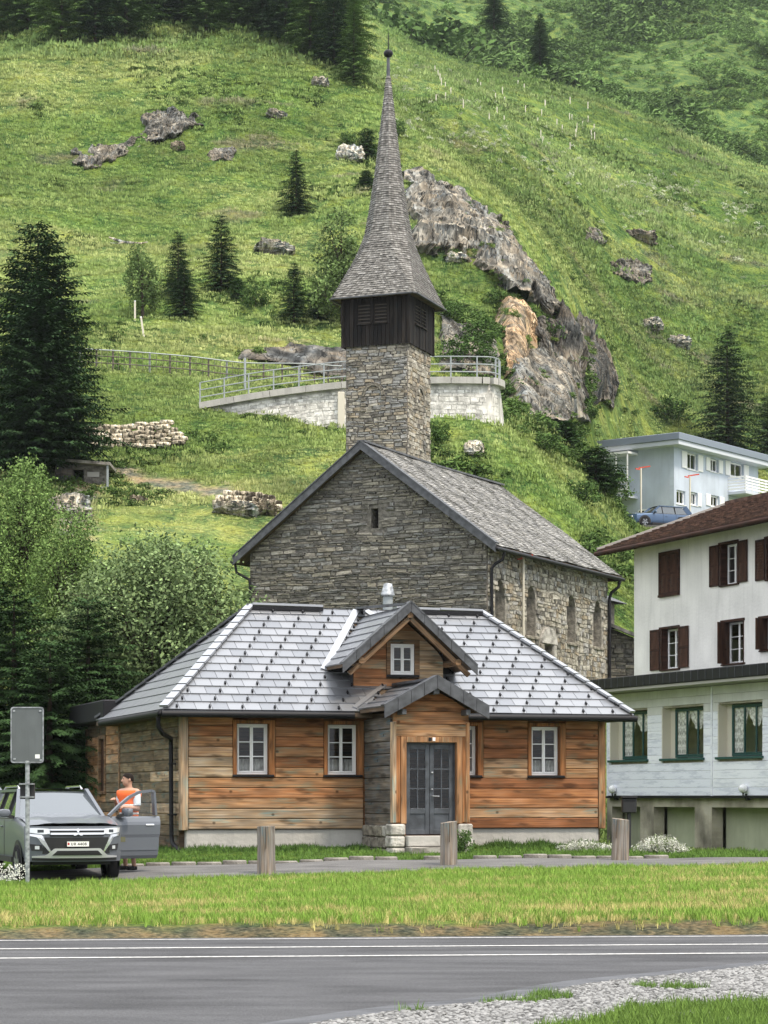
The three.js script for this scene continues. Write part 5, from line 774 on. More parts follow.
// ---------------------------------------------------------------- rocks and cliffs
seed(505);
function hitD(px, py, from = 60) { for (let d = from; d < 330; d += 0.5) if (SY(py, d) < H(SX(px, d), d)) { for (let e = d - 0.5; e < d; e += 0.1) if (SY(py, e) < H(SX(px, e), e)) return e; return d; } return 330; }
function rockUV(g) { return g; }
function boulder(w, h, dpt, sd, detail = 7, rough = 0.3) {  // blocky rock
  const ic = new THREE.IcosahedronGeometry(1, detail), p = ic.attributes.position, g = geo(), f = (i) => { const v = V(p.getX(i), p.getY(i), p.getZ(i)); const m = Math.max(Math.abs(v.x), Math.abs(v.y), Math.abs(v.z)); v.multiplyScalar(lerp(1, 0.82 / m, 0.55)); const n = 1 + rough * (Math.abs(fbm(v.x * 1.6 + sd, v.y * 1.1, v.z * 1.6, 4)) * -2.2 + 0.35 + fbm(v.x * 5 + sd, v.y * 3, v.z * 5, 2) * 0.5); return V(v.x * n * w / 2, v.y * n * h / 2, v.z * n * dpt / 2); };
  for (let i = 0; i < p.count; i += 3) g.tri(f(i), f(i + 1), f(i + 2)); return g.geo();
}
function rockAt(name, label, px, py, w, h, dpt, mat, grp, sink = 0.36) { const D = hitD(px, py), m = mesh(name, boulder(w * 1.1, h * 1.15, dpt * 1.4, rr(0, 90), 11, 0.55), mat); m.position.set(SX(px, D), H(SX(px, D), D) + h * (0.5 - sink), -D); m.rotation.y = rr(-0.4, 0.4); m.rotation.x = -0.5; m.rotation.z = rr(-0.15, 0.15); tag(m, label, 'rock', grp); return m; }
const rocky = new Set(), ledges = [];
function cliff(label, top, bottom, mat, amp = 1.2, nu = 110, nv = 64, out = 0.8, q = 1, em = 5) {
  const line = (l) => { const c = l.map(([px, py]) => { const D = hitD(px, py, 100); return V(SX(px, D), H(SX(px, D), D), -D); }); const cv = new THREE.CatmullRomCurve3(c); return (t) => cv.getPoint(clamp(t)); }; const T = line(top), B = line(bottom), sd = rr(0, 90);
  const P = []; for (let j = 0; j <= nv; j++) { P.push([]); for (let i = 0; i <= nu; i++) {
    const u = i / nu, v = j / nv, p = B(u).lerp(T(u), v * 1.12 - 0.06); p.y = Math.max(p.y, H(p.x, -p.z)); const edge = Math.min(u, 1 - u, v * 0.9, (1 - v) * 0.9) * em + 0.22 * em / 7 + fbm(p.x * 0.5 * q + sd, p.y * 0.42 * q, 3, 4) * 1.05; const e = sstep(0.02, 0.4, edge);
    const X = p.x * q, Y = p.y * q, lean = X * 0.9 + Y * 0.25, crack = 1 - 3.2 * Math.abs(fbm(lean * 0.55 + sd, Y * 0.12, p.z * 0.1 * q, 3)), crack2 = 1 - 3 * Math.abs(fbm(lean * 1.7 + sd, Y * 0.3, 5, 3)), led = fbm(X * 0.25, Y * 0.9, sd + 2, 3), blk = Math.floor((fbm(lean * 0.8, Y * 0.35, sd + 3, 3) + 0.5) * 9) / 9;
    const d = (crack * 0.5 + crack2 * 0.35 + led * 0.9 + blk * 1.5 - 0.5) * amp * e + out * e - (1 - e) * 1.1; if (e > 0.85) rocky.add(Math.round(p.x * 2) + ',' + Math.round(-p.z * 2)); P[j].push(p.add(V(0.25 * d, 0.1 * d, 0.97 * d))); if (e > 0.3 && q === 1 && rnd() < 0.16 && fbm(p.x * 0.5, p.y * 0.5, sd + 9, 3) > 0.06 + 0.2 * (e > 0.9)) ledges.push(p.clone()); } }
  const g = geo(); for (let j = 0; j < nv; j++) for (let i = 0; i < nu; i++) g.quad(P[j][i], P[j][i + 1], P[j + 1][i + 1], P[j + 1][i]);
  const m = mesh('cliff', g.geo(), mat); tag(m, label, 'cliff'); return m;
}
cliff('long streaked grey crag running down the spur right of the spire', [[400, 166], [435, 188], [459, 201], [479, 218], [497, 226], [517, 249], [535, 273], [553, 297], [566, 318]], [[406, 244], [424, 247], [450, 252], [474, 259], [490, 268], [506, 284], [524, 296], [540, 308], [556, 326]], M.rock, 0.75, 190, 70, 0.3);
cliff('orange tan rock face above the retaining wall end', [[499, 306], [508, 299], [519, 301], [528, 312], [535, 332]], [[505, 374], [512, 371], [521, 366], [529, 362], [538, 358]], M.rockOrange, 0.6, 80, 100, 0.3);
cliff('dark grey rock wall above the blue house', [[530, 322], [552, 322], [576, 329], [597, 350], [611, 370], [616, 400]], [[532, 352], [545, 362], [560, 372], [578, 388], [598, 404], [612, 412]], M.rockDark, 0.7, 130, 80, 0.25);
cliff('grey lower crag under the orange rock face', [[507, 366], [522, 362], [540, 356], [558, 368], [576, 386], [588, 408]], [[515, 408], [528, 414], [542, 417], [560, 420], [576, 422], [590, 424]], M.rock, 0.65, 130, 80, 0.25);
cliff('dark cut rock bank behind the upper fence', [[238, 352], [262, 350], [290, 349], [315, 346], [335, 346], [352, 350]], [[238, 360], [262, 362], [290, 366], [315, 372], [335, 378], [352, 382]], M.rockDark, 0.3, 130, 34, 0.1);
cliff('mossy grey crag right of the belfry', [[440, 318], [460, 322], [480, 330], [497, 336]], [[440, 372], [460, 374], [480, 376], [497, 378]], M.rock, 0.6, 90, 60, -0.15);
const outcrop = (label, top, bottom, mat, amp, out) => { const m = cliff(label, top, bottom, mat, amp, 100, 50, out - 0.3, 2.2, 2.9); m.name = numbered('rock_outcrop'); m.userData.category = 'rock'; m.userData.group = 'rock outcrops on the hillside'; };
outcrop('largest pale rock outcrop high on the left hillside', [[136, 118], [150, 112], [166, 111], [184, 114], [204, 116]], [[138, 136], [152, 142], [166, 140], [184, 132], [204, 126]], M.rock, 0.6, 0.3);
outcrop('low dark rock outcrop left of the largest pale one', [[70, 152], [85, 148], [104, 146], [126, 140], [140, 138]], [[72, 164], [88, 168], [104, 166], [124, 156], [140, 150]], M.rock, 0.5, 0.25);
outcrop('flat grey rock below right of the largest pale outcrop', [[206, 152], [216, 149], [228, 148], [238, 152]], [[206, 160], [216, 163], [228, 163], [238, 160]], M.rock, 0.45, 0.2);
outcrop('long grey rock on the smooth slope far right', [[610, 262], [625, 260], [640, 263], [654, 270]], [[612, 272], [625, 280], [640, 284], [654, 284]], M.rock, 0.5, 0.25);
outcrop('upper grey rock on the smooth slope far right', [[582, 231], [594, 228], [606, 234]], [[584, 240], [595, 246], [606, 246]], M.rock, 0.45, 0.25);
const RO = 'rock outcrops on the hillside';
rockAt('rock_outcrop', 'small rock between the dark and the pale outcrops', 178, 150, 1.0, 0.5, 0.8, M.rock, RO);
rockAt('rock_outcrop', 'slanting grey rock in the meadow below the dark forest', 276, 118, 1.5, 0.5, 0.9, M.rockLight, RO); rockAt('rock_outcrop', 'small grey rock at the edge of the dark forest', 320, 86, 1.3, 0.7, 0.9, M.rockLight, RO); rockAt('rock_outcrop', 'flat pale stones in the meadow above the young spruces', 274, 254, 2.4, 0.7, 1.4, M.rockLight, RO);
rockAt('rock_outcrop', 'white square boulder left of the spire', 350, 158, 1.9, 1.1, 1.0, M.rockWhite, RO); rockAt('rock_outcrop', 'lone white stone on the mound behind the church', 474, 455, 0.75, 0.65, 0.5, M.rockWhite, RO, 0.2); rockAt('rock_outcrop', 'white stone on the grass under the pale cliff', 456, 262, 1.3, 0.5, 0.8, M.rockWhite, RO);
rockAt('rock_outcrop', 'upper light rock right of centre on the slope', 641, 240, 2.8, 0.8, 1.5, M.rock, RO); rockAt('rock_outcrop', 'pale rock on the slope above the blue house', 652, 328, 1.8, 0.9, 1.2, M.rockLight, RO); rockAt('rock_outcrop', 'pale rock low on the slope left of the right spruce', 679, 346, 2.0, 0.9, 1.2, M.rockLight, RO);
rockAt('rock_outcrop', 'grey boulder on the worn path left', 70, 515, 1.6, 0.9, 1.0, M.rockLight, RO); rockAt('rock_outcrop', 'dark flat stone in the lawn by the path', 138, 503, 0.7, 0.25, 0.5, M.rock, RO); rockAt('rock_outcrop', 'pale flat slab beside the dry stone wall', 236, 514, 1.6, 0.4, 0.8, M.rockLight, RO); rockAt('rock_outcrop', 'brown boulder in the hill foot left of the church', 264, 514, 1.0, 0.5, 0.8, M.rock, RO);

// ---------------------------------------------------------------- dry stone walls
function dryWall(name, label, px0, py0, px1, py1, h, n, mats, s0, s1) {
  const w = group(name), D0 = hitD(px0, py0), D1 = hitD(px1, py1); w.position.set(SX(px0, D0), H(SX(px0, D0), D0), -D0); tag(w, label, 'stone wall'); const dx = SX(px1, D1) - SX(px0, D0), dz = -D1 + D0, L = Math.hypot(dx, dz), gy = (t) => H(SX(px0, D0) + dx * t, D0 - dz * t) - w.position.y;
  for (let r = 0; r < n; r++) { let u = rr(-0.2, 0); const hh = h / n; while (u < L) { const q = rr(s0, s1), t = clamp((u + q / 2) / L); const taper = Math.min(1, Math.min(t, 1 - t) * 6 + 0.35); if ((r + 0.5) / n < taper * rr(0.75, 1.1)) { const m = mesh('stone', boulder(q * 1.12, hh * rr(0.95, 1.5), rr(0.35, 0.55), rr(0, 90), 2, 0.25), pick(mats), w); m.position.set(dx * t, gy(t) + hh * (r + 0.45), dz * t + (r - n / 2) * -0.08 + rr(-0.06, 0.06)); m.rotation.y = Math.atan2(-dz, dx) + rr(-0.2, 0.2); m.rotation.z = rr(-0.12, 0.12); } u += q; } }
  return w;
}
dryWall('dry_stone_wall', 'long white dry stone wall beside the big dark spruce', 78, 447, 180, 446, 1.25, 6, [M.rockWhite, M.rockWhite, M.rockLight], 0.3, 0.75);
dryWall('dry_stone_wall', 'short white dry stone wall at the far left edge', -14, 448, 14, 447, 1.0, 4, [M.rockWhite, M.rockLight], 0.3, 0.7);
dryWall('dry_stone_wall', 'low grey dry stone wall on the bank left of the church', 217, 506, 282, 512, 0.6, 3, [M.rockLight, M.rock, M.rockWhite], 0.2, 0.45);

// ---------------------------------------------------------------- hut half sunk in the bank
{ const D = 95, h = group('sunken_hut'); h.position.set(SX(55, D), SY(484, D), -D); tag(h, 'low grey hut with thin slab roof dug into the left bank', 'hut');
  mesh('hut_wall', panel(rect(0, -0.8, 2.1, 0.85), [rect(0.75, -0.05, 1.2, 0.6)], -1.4, 0), M.stone[1], h); geo().box(0.75, -0.05, -0.9, 1.2, 0.6, -0.85).to('doorway', M.planks.slateGrey[1], h); for (let i = 0; i < 3; i++) geo().box(0.05 + i * 0.23, 0.05, 0, 0.26 + i * 0.23, 0.75, 0.03).to('wall_board', pick(M.planks.slateGrey), h); geo().box(1.35, 0.3, 0, 1.85, 0.5, 0.02).to('pale_panel', M.plinth, h);
  const r = geo(); r.bar(V(-0.7, 1.0, -0.6), V(2.35, 0.78, -0.6), 2.2, 0.12); r.to('slab_roof', M.kerb, h); geo().box(-0.02, 0.85, -0.2, 0.12, 1.5, -0.06).to('flue', M.white, h); geo().box(2.2, -0.6, 0.35, 2.28, 0.72, 0.43).to('roof_post', M.dullSteel, h); geo().box(-0.6, -0.25, 0.38, 2.2, -0.17, 0.44).to('front_beam', M.dullSteel, h); }

// ---------------------------------------------------------------- retaining wall with railing
{
  const w = group('retaining_wall'); tag(w, 'whitewashed retaining wall of the upper road behind the tower', 'retaining wall');
  const pts = [[200, 408, 108], [260, 397.5, 107.3], [300, 392, 107], [346, 387, 106.5], [390, 384.5, 106], [432, 382.5, 105.5], [470, 382.5, 105.2], [490, 383, 105.2], [497, 384.5, 106], [499.5, 386, 108], [500, 388, 112]].map((p) => at(...p)); const cv = new THREE.CatmullRomCurve3(pts); const N = 60, P = cv.getPoints(N);
  const core = geo(), list = [], cop = []; let s = 0;
  const low = (p, t) => p.clone().add(V(0.35 * sstep(0.8, 1, t), -3.6, 0.45 + 0.0 * t)); // battered foot
  for (let i = 0; i < N; i++) { const a = P[i], b = P[i + 1], d = V(0, -0.06, 0); core.quad(low(a, i / N), low(b, (i + 1) / N), b.clone().add(d), a.clone().add(d)); core.quad(a.clone().add(d), b.clone().add(d), b.clone().add(V(-0.3, -0.06, -1.5)), a.clone().add(V(-0.3, -0.06, -1.5))); }
  core.to('wall_core', M.whitewash, w);
  const Ltot = cv.getLength(), F = (u, v, n) => { const t = clamp(u / Ltot), p = cv.getPointAt(t), q = low(p, t), tn = cv.getTangentAt(t), nn = V(-tn.z, 0, tn.x).multiplyScalar(-1).normalize(); if (nn.z < 0 && Math.abs(nn.z) > Math.abs(nn.x)) nn.negate(); if (t > 0.85 && nn.x < 0) nn.negate(); return q.lerp(p, clamp((v + 3.6) / 3.6)).addScaledVector(nn, n); };
  const st = []; rubble(st, F, -2.9, -0.2, () => 0.1, () => Ltot - 0.1, () => true, { h0: 0.12, h1: 0.26, w0: 0.25, w1: 0.8, mats: M.whiteStone, weights: [0, 0, 1, 2], out: 0.02, warp: 0.1 }); layStones(st, 0, w);
  for (let k = 0; k < 12; k++) { const c = geo(), n = 5; for (let i = 0; i < n; i++) { const a = cv.getPointAt((k + i / n) / 12 * 0.995 + 0.002), b = cv.getPointAt((k + (i + 1) / n) / 12 * 0.995 - (i === n - 1 ? 0.001 : 0) + 0.002); a.y += 0.07; b.y += 0.07; c.bar(a, b, 0.5, 0.3); } c.to('coping', M.plinth, w); }
  { const p = cv.getPoint(0.27), b = geo().box(-0.16, -3.2, -0.2, 0.16, -0.25, 0.28, 0.02).to('drain_pier', M.cream, w); b.position.copy(cv.getPointAt(Math.min(1, (315 - 200) / 300 * 0.86))); }
  const r = group('railing'); tag(r, 'grey steel railing along the retaining wall top', 'railing'); const m = 17;
  for (let i = 0; i <= m; i++) { const p = cv.getPointAt(i / m * 0.985); geo().tube([p.clone().add(V(0, 0.2, 0)), p.clone().add(V(0, 1.2, 0))], 0.035, 6).to('post', M.dullSteel, r); }
  for (const y of [0.5, 0.85, 1.2]) geo().tube(cv.getPoints(48).slice(0, 48).map((p) => p.clone().add(V(0, y, 0))), 0.028, 6).to('rail', M.dullSteel, r);
}
// upper fence along the road
{ const f = group('wire_fence'); tag(f, 'weathered post and rail fence along the upper road, left', 'fence'); const pts = [[80, 365], [130, 366], [190, 371], [245, 378], [300, 386], [342, 394]].map(([px, py]) => { const D = 117.5; return V(SX(px, D), Math.max(H(SX(px, D), D), SY(py + 4, D) - 0.3), -D); }); const cv = new THREE.CatmullRomCurve3(pts); for (let i = 0; i <= 15; i++) { const p = cv.getPoint(i / 15); geo().box(-0.045, -0.4, -0.045, 0.045, 1.05 + rr(-0.04, 0.04), 0.045).to('fence_post', i % 4 ? M.planks.slateGrey[1] : M.dullSteel, f).position.copy(p); } for (const y of [0.35, 0.7, 1.02]) geo().tube(cv.getPoints(40).map((p) => p.clone().add(V(0, y, 0.06))), 0.03, 5).to('fence_rail', y > 1 ? M.dullSteel : M.planks.slateGrey[1], f);
  for (let i = 0; i < 90; i++) { const p = cv.getPoint(i / 90); if (i % 2) continue; geo().bar(p.clone().add(V(0, 0.05, 0.07)), p.clone().add(V(0, 0.98, 0.07)), 0.03, 0.02, V(1, 0, 0)).to('fence_slat', M.planks.slateGrey[0], f); }
  const lp = tag(group('steel_mast'), 'plain steel mast on the bank left of the tower', 'mast'); const D = 113, p = V(SX(245, D), SY(392, D), -D); lp.position.copy(p); geo().tube([V(0, -0.6, 0), V(0, 1.7, 0)], 0.06, 8).to('mast_pole', M.dullSteel, lp, 1); geo().box(-0.09, -0.1, -0.09, 0.09, 0.02, 0.09).to('mast_foot', M.dullSteel, lp);
  for (const [px, py, h, tilt, lb] of [[135, 322, 1.15, 0, 'upright white marker stake left of the young spruces'], [144, 338, 1.1, 0.15, 'leaning white marker stake left of the young spruces']]) { const D2 = hitD(px, py), s = tag(group('marker_stake'), lb, 'stake', 'stakes on the hillside'); s.position.set(SX(px, D2), H(SX(px, D2), D2), -D2); s.rotation.z = tilt; geo().box(-0.05, -0.3, -0.05, 0.05, h, 0.05, 0.01).to('stake_post', M.cream, s); geo().box(-0.052, h, -0.052, 0.052, h + 0.06, 0.052).to('stake_tip', M.white, s); }
  const lg = tag(group('fallen_branch'), 'bleached fallen branch lying in the upper left meadow', 'branch'); { const D3 = hitD(120, 246); lg.position.set(SX(112, D3), H(SX(112, D3), D3), -D3); geo().tube([V(-0.2, 0.6, 0), V(0.2, 0.45, 0.1), V(0.8, 0.25, 0.1), V(1.9, 0.2, 0), V(2.4, 0.3, 0)], [0.05, 0.09, 0.1, 0.07, 0.03], 7).to('bough', M.rockLight, lg); geo().tube([V(0.8, 0.25, 0.1), V(0.5, 0.1, 0.4), V(-0.1, 0.12, 0.5)], [0.07, 0.05, 0.02], 6).to('side_bough', M.rockLight, lg); }
}
// building-profile poles with red arms
for (const [px, py0, py1, D, lb] of [[641, 526, 468, 150, 'red tipped survey pole before the parked blue car'], [690, 524, 476, 154, 'red tipped survey pole in front of the blue house'], [523.5, 645, 557, 77.2, 'red tipped survey pole against the church side wall']]) { const p = tag(group('survey_pole'), lb, 'pole', 'survey poles'); const y = D > 100 ? H(SX(px, D), D) : 4.5; p.position.set(SX(px, D), y, -D); const h = SY(py1, D) - y; geo().tube([V(0, -0.3, 0), V(0, h, 0)], D > 100 ? 0.06 : 0.04, 6).to('pole_shaft', M.cream, p, 1); const k = D / 150; geo().bar(V(-0.15 * k, h, 0), V(0.6 * k, h + 0.1 * k, 0.1), 0.05, 0.08 * k).to('red_arm', M.redMark, p); geo().bar(V(-0.1 * k, h - 0.1 * k, 0.05), V(-0.4 * k, h - 0.1, 0.4 * k), 0.05, 0.07 * k).to('red_arm', M.redMark, p); }

// ---------------------------------------------------------------- vegetation
seed(606);
const sphereDir = () => { const z = rr(-1, 1), a = rr(0, Math.PI * 2), r = Math.sqrt(1 - z * z); return V(r * Math.cos(a), z, r * Math.sin(a)); };
const tone = (c, k) => [c[0] * k, c[1] * k, c[2] * k];
// spruce: whorls of drooping boughs carrying flat sprays
function spruceGeo(Ht, R, o = {}) {
  const { col = [0.036, 0.07, 0.026], dens = 1, droop = 0.35, bare = 0.04, spray = 0.34, fullness = 0.8 } = o; const g = geo(); g.tint(col); const t = geo();
  t.tube([V(0, -0.3, 0), V(0.02, Ht * 0.4, 0.03), V(0, Ht * 0.8, 0), V(0, Ht * 0.98, 0)], [R * 0.05, R * 0.036, R * 0.016, 0.01], 7);
  const nW = Math.round(Ht / 0.3 * dens);
  for (let w = 0; w < nW; w++) {
    const f = lerp(bare, 0.985, w / (nW - 1)), y = f * Ht; const prof = Math.pow(1 - f, fullness) * Math.min(1, 0.55 + f * 3.2); const nB = Math.max(4, Math.round((6 + 6 * (1 - f)) * Math.min(dens, 1.2))); const a0 = rr(0, 6.28);
    for (let b = 0; b < nB; b++) {
      const az = a0 + b / nB * 6.283 + rr(-0.25, 0.25), lop = 1 + 0.45 * fbm(Math.cos(az) * 1.1 + Ht, Math.sin(az) * 1.1, y * 0.45, 2), len = Math.max(0.12, R * prof * lop * (rnd() < 0.12 ? rr(0.35, 0.7) : rr(0.75, 1.2))), dx = Math.cos(az), dz = Math.sin(az); const rise = rr(0.05, 0.3) * (f > 0.7 ? 1.8 : 1); const bp = (s) => V(dx * len * s, y + rr(-0.1, 0.1) * 0 + len * (rise * s - (droop + rise) * s * s * (1 - f * 0.8)) + len * 0.14 * s * s * s, dz * len * s);
      const n = Math.max(2, Math.round(len / spray * 3.6)); const k0 = rr(0.65, 1.35);
      for (let i = 0; i < n; i++) {
        const s = 0.06 + 0.94 * (i + rr(0, 0.9)) / n, p = bp(s), side = i % 2 ? 1 : -1, sl = spray * rr(0.7, 1.35) * (1.15 - s * 0.35); const q = bp(Math.min(1, s + 0.05)), fw = q.clone().sub(bp(Math.max(0, s - 0.05))).normalize(), sd = V(-dz, 0, dx).multiplyScalar(side);
        const dir = fw.clone().multiplyScalar(0.75).addScaledVector(sd, rr(0.35, 0.95)).add(V(0, rr(-0.5, 0.05), 0)).normalize(); const up = V(rr(-0.3, 0.3), 1, rr(-0.3, 0.3)).normalize(), cr = V().crossVectors(dir, up).normalize(); g.tint(tone(col, k0 * rr(0.7, 1.4)));
        const tip = p.clone().addScaledVector(dir, sl);
        // a frond: mid rib and alternate needles as slivers
        for (let m = 0; m < 5; m++) { const c = p.clone().lerp(tip, m / 5.2), wd = sl * 0.5 * (1 - m / 6.5), sg = m % 2 ? 1 : -1; const e = c.clone().addScaledVector(dir, sl * 0.3).addScaledVector(cr, sg * wd).add(V(0, -wd * rr(0.1, 0.7), 0)); g.tri(c.clone().addScaledVector(dir, -sl * 0.06), e, c.clone().addScaledVector(dir, sl * 0.24)); }
        g.tri(p.clone().addScaledVector(cr, sl * 0.05), p.clone().addScaledVector(cr, -sl * 0.05), tip);
      }
    }
  }
  return { crown: g.geo(), trunk: t.geo() };
}
// broadleaf: boughs to leaf clumps, leaves as small folded faces
function leafTreeGeo(lobes, o = {}) {
  const { col = [0.09, 0.15, 0.05], n = 9000, size = 0.1, trunk = 0.12, clump = 0.4 } = o; const g = geo(), t = geo(); g.tint(col); t.tube([V(0, -0.3, 0), V(0.05, lobes[0][1] * 0.5, 0.02), V(lobes[0][0] * 0.6, lobes[0][1], lobes[0][2] * 0.6)], [trunk, trunk * 0.75, trunk * 0.4], 8);
  const vol = lobes.map((l) => l[3] * l[4] * l[3]), tot = vol.reduce((a, b) => a + b);
  lobes.forEach(([x, y, z, r, h], li) => {
    const nc = Math.max(6, Math.round(n * vol[li] / tot / 34));
    for (let c = 0; c < nc; c++) {
      const d = sphereDir(), rad = Math.pow(rnd(), 0.36) * (0.88 + 0.35 * fbm(d.x * 2 + li, d.y * 2, d.z * 2, 2)); const cc = V(x + d.x * r * rad, y + d.y * h * rad, z + d.z * r * rad); if (c % 5 === 0) t.tube([V(x * 0.4, y * 0.6, z * 0.4), V(x, y, z).lerp(cc, 0.5), cc], [trunk * 0.3, trunk * 0.18, 0.008], 5, false);
      const k = rr(0.6, 1.45), cs = clump * rr(0.6, 1.3), silver = rnd();
      for (let i = 0; i < 34; i++) { const q = sphereDir(), p = cc.clone().addScaledVector(q, cs * Math.pow(rnd(), 0.5)); const a = sphereDir(), b = V().crossVectors(a, sphereDir()).normalize(), s = size * rr(0.6, 1.3); g.tint(tone(col, k * rr(0.75, 1.3))); const m1 = p.clone().addScaledVector(a, s * 0.5).addScaledVector(b, s * 0.28), m2 = p.clone().addScaledVector(a, s * 0.5).addScaledVector(b, -s * 0.28), tip = p.clone().addScaledVector(a, s); g.tri(p, m1, tip); g.tri(p, tip, m2); }
    }
  });
  return { crown: g.geo(), trunk: t.geo() };
}
function plantTree(name, G, label, category, x, y, z, s, turn, grp, sy = 1) {
  const t = group(name); t.position.set(x, y, z); t.scale.set(s, s * sy, s); t.rotation.y = turn; mesh('trunk', G.trunk, M.bark, t); mesh('crown', G.crown, name === 'forest_spruce' ? pick(M.leafTints) : M.leaf, t); tag(t, label, category, grp); return t;
}
const SP = { a: spruceGeo(6, 1.7, { spray: 0.3 }), b: spruceGeo(6, 1.45, { spray: 0.28, fullness: 0.95 }), c: spruceGeo(6, 2.0, { spray: 0.32, fullness: 0.7 }), dark: spruceGeo(12, 3.1, { spray: 0.5, col: [0.048, 0.088, 0.034], dens: 0.8, fullness: 0.7 }), dark3: spruceGeo(11, 3.0, { spray: 0.5, col: [0.055, 0.098, 0.036], dens: 0.75, fullness: 0.6, droop: 0.3 }), dark2: spruceGeo(12, 2.7, { spray: 0.5, col: [0.052, 0.094, 0.034], dens: 0.8, fullness: 0.62, bare: 0.0 }) };
const standing = (name, G, Hg, label, px, pyTop, pyBase, grp, o = {}) => { const D = o.D ?? hitD(px, pyBase), x = SX(px, D), y = H(x, D), h = SY(pyTop, D) - y; return plantTree(name, G, label, o.cat ?? 'tree', x, y - 0.05, -D, h / Hg * (o.w ?? 1), rr(0, 6), grp, 1 / (o.w ?? 1)); };
M.leafTints = [[1, 1, 1], [1.5, 1.45, 1.2], [0.75, 0.8, 0.8], [1.9, 1.75, 1.3]].map((c) => { const m = M.leaf.clone(); m.color.setRGB(...c); return m; });
const HS = 'young spruces on the hillside';
standing('spruce_tree', SP.a, 6, 'lone dark spruce high on the hill left of the spire', 296, 150, 216, HS, { w: 1.2 });
standing('spruce_tree', SP.c, 6, 'broad spruce, rightmost of the three young ones in the meadow', 221, 214, 291, HS, { w: 1.1 }); standing('spruce_tree', SP.a, 6, 'slim spruce between the two others in the meadow', 178, 231, 300, HS, { w: 1.25 });
standing('spruce_tree', SP.c, 6, 'low bright spruce in front of the slim young one', 184, 262, 318, HS, { w: 1.25 }); standing('spruce_tree', SP.c, 6, 'small spruce left of the belfry', 294, 262, 321, HS, { w: 1.1 });
standing('spruce_tree', SP.c, 6, 'small bushy spruce right of the small belfry one', 318, 282, 322, HS, { w: 1.2 });
{ const o = { spray: 0.42, col: [0.03, 0.06, 0.023], dens: 0.95, droop: 0.22 }, cs = [[10, 3.4, 0, 0, 0.62], [9.1, 2.4, -1.2, 0.3, 0.6], [9.4, 2.2, 1.0, -0.2, 0.6], [7.2, 2.4, 1.9, 0.4, 0.6]].map(([h, r, x, z, f]) => { const g = spruceGeo(h, r, { ...o, fullness: f }); g.crown.translate(x, 0, z); g.trunk.translate(x * 0.25, 0, z * 0.25); return g; });
  standing('spruce_tree', { crown: mergeGeometries(cs.map((c) => c.crown)), trunk: cs[0].trunk }, 10, 'tall broad dark spruce at the left edge by the white wall', 38, 222, 455, null, { D: 96, w: 1.08 }); }
standing('spruce_tree', SP.dark2, 12, 'tall spruce behind the blue house', 727, 331, 452, null, { D: 182, w: 1.55 }); standing('spruce_tree', SP.dark2, 12, 'spruce cut by the right edge behind the blue house', 768, 396, 456, null, { D: 184, w: 1.6 });
// forest edge along the top
[[-14, -80, 42], [28, -110, 32], [62, -90, 40], [95, -70, 42], [126, -120, 38], [152, -90, 24], [182, -60, 26], [206, -80, 32], [232, -110, 26], [262, -70, 34], [286, -90, 44], [310, -70, 56], [334, -40, 68], [354, -6, 84], [345, -60, 62], [10, -60, 20], [300, -100, 30], [250, -120, 10], [170, -130, 5], [80, -130, 15]].forEach(([px, t, b], i) => { const nm = ['first', 'second', 'third', 'fourth', 'fifth', 'sixth', 'seventh', 'eighth', 'ninth', 'tenth', 'eleventh', 'twelfth']; standing('forest_spruce', [SP.dark, SP.dark2, SP.dark3][(i * 7 + (i >> 2)) % 3], 12, 'dark spruce crowded into the forest edge along the top of the picture', px, t, b, 'spruces of the forest edge', { w: 1.15 }); });
for (const [px, t, b, lb] of [[494, -22, 28, 'upper dark rounded conifer on the far slope, top'], [540, 14, 64, 'lower dark rounded conifer on the far slope']]) { const D = 287, h = (b - t) / FOCAL * D; plantTree('dark_tree', SP.dark, lb, 'tree', SX(px, D), SY(b, D), -D, h / 12 * 1.35, rr(0, 6), 'conifers on the far slope', 1 / 1.35); }
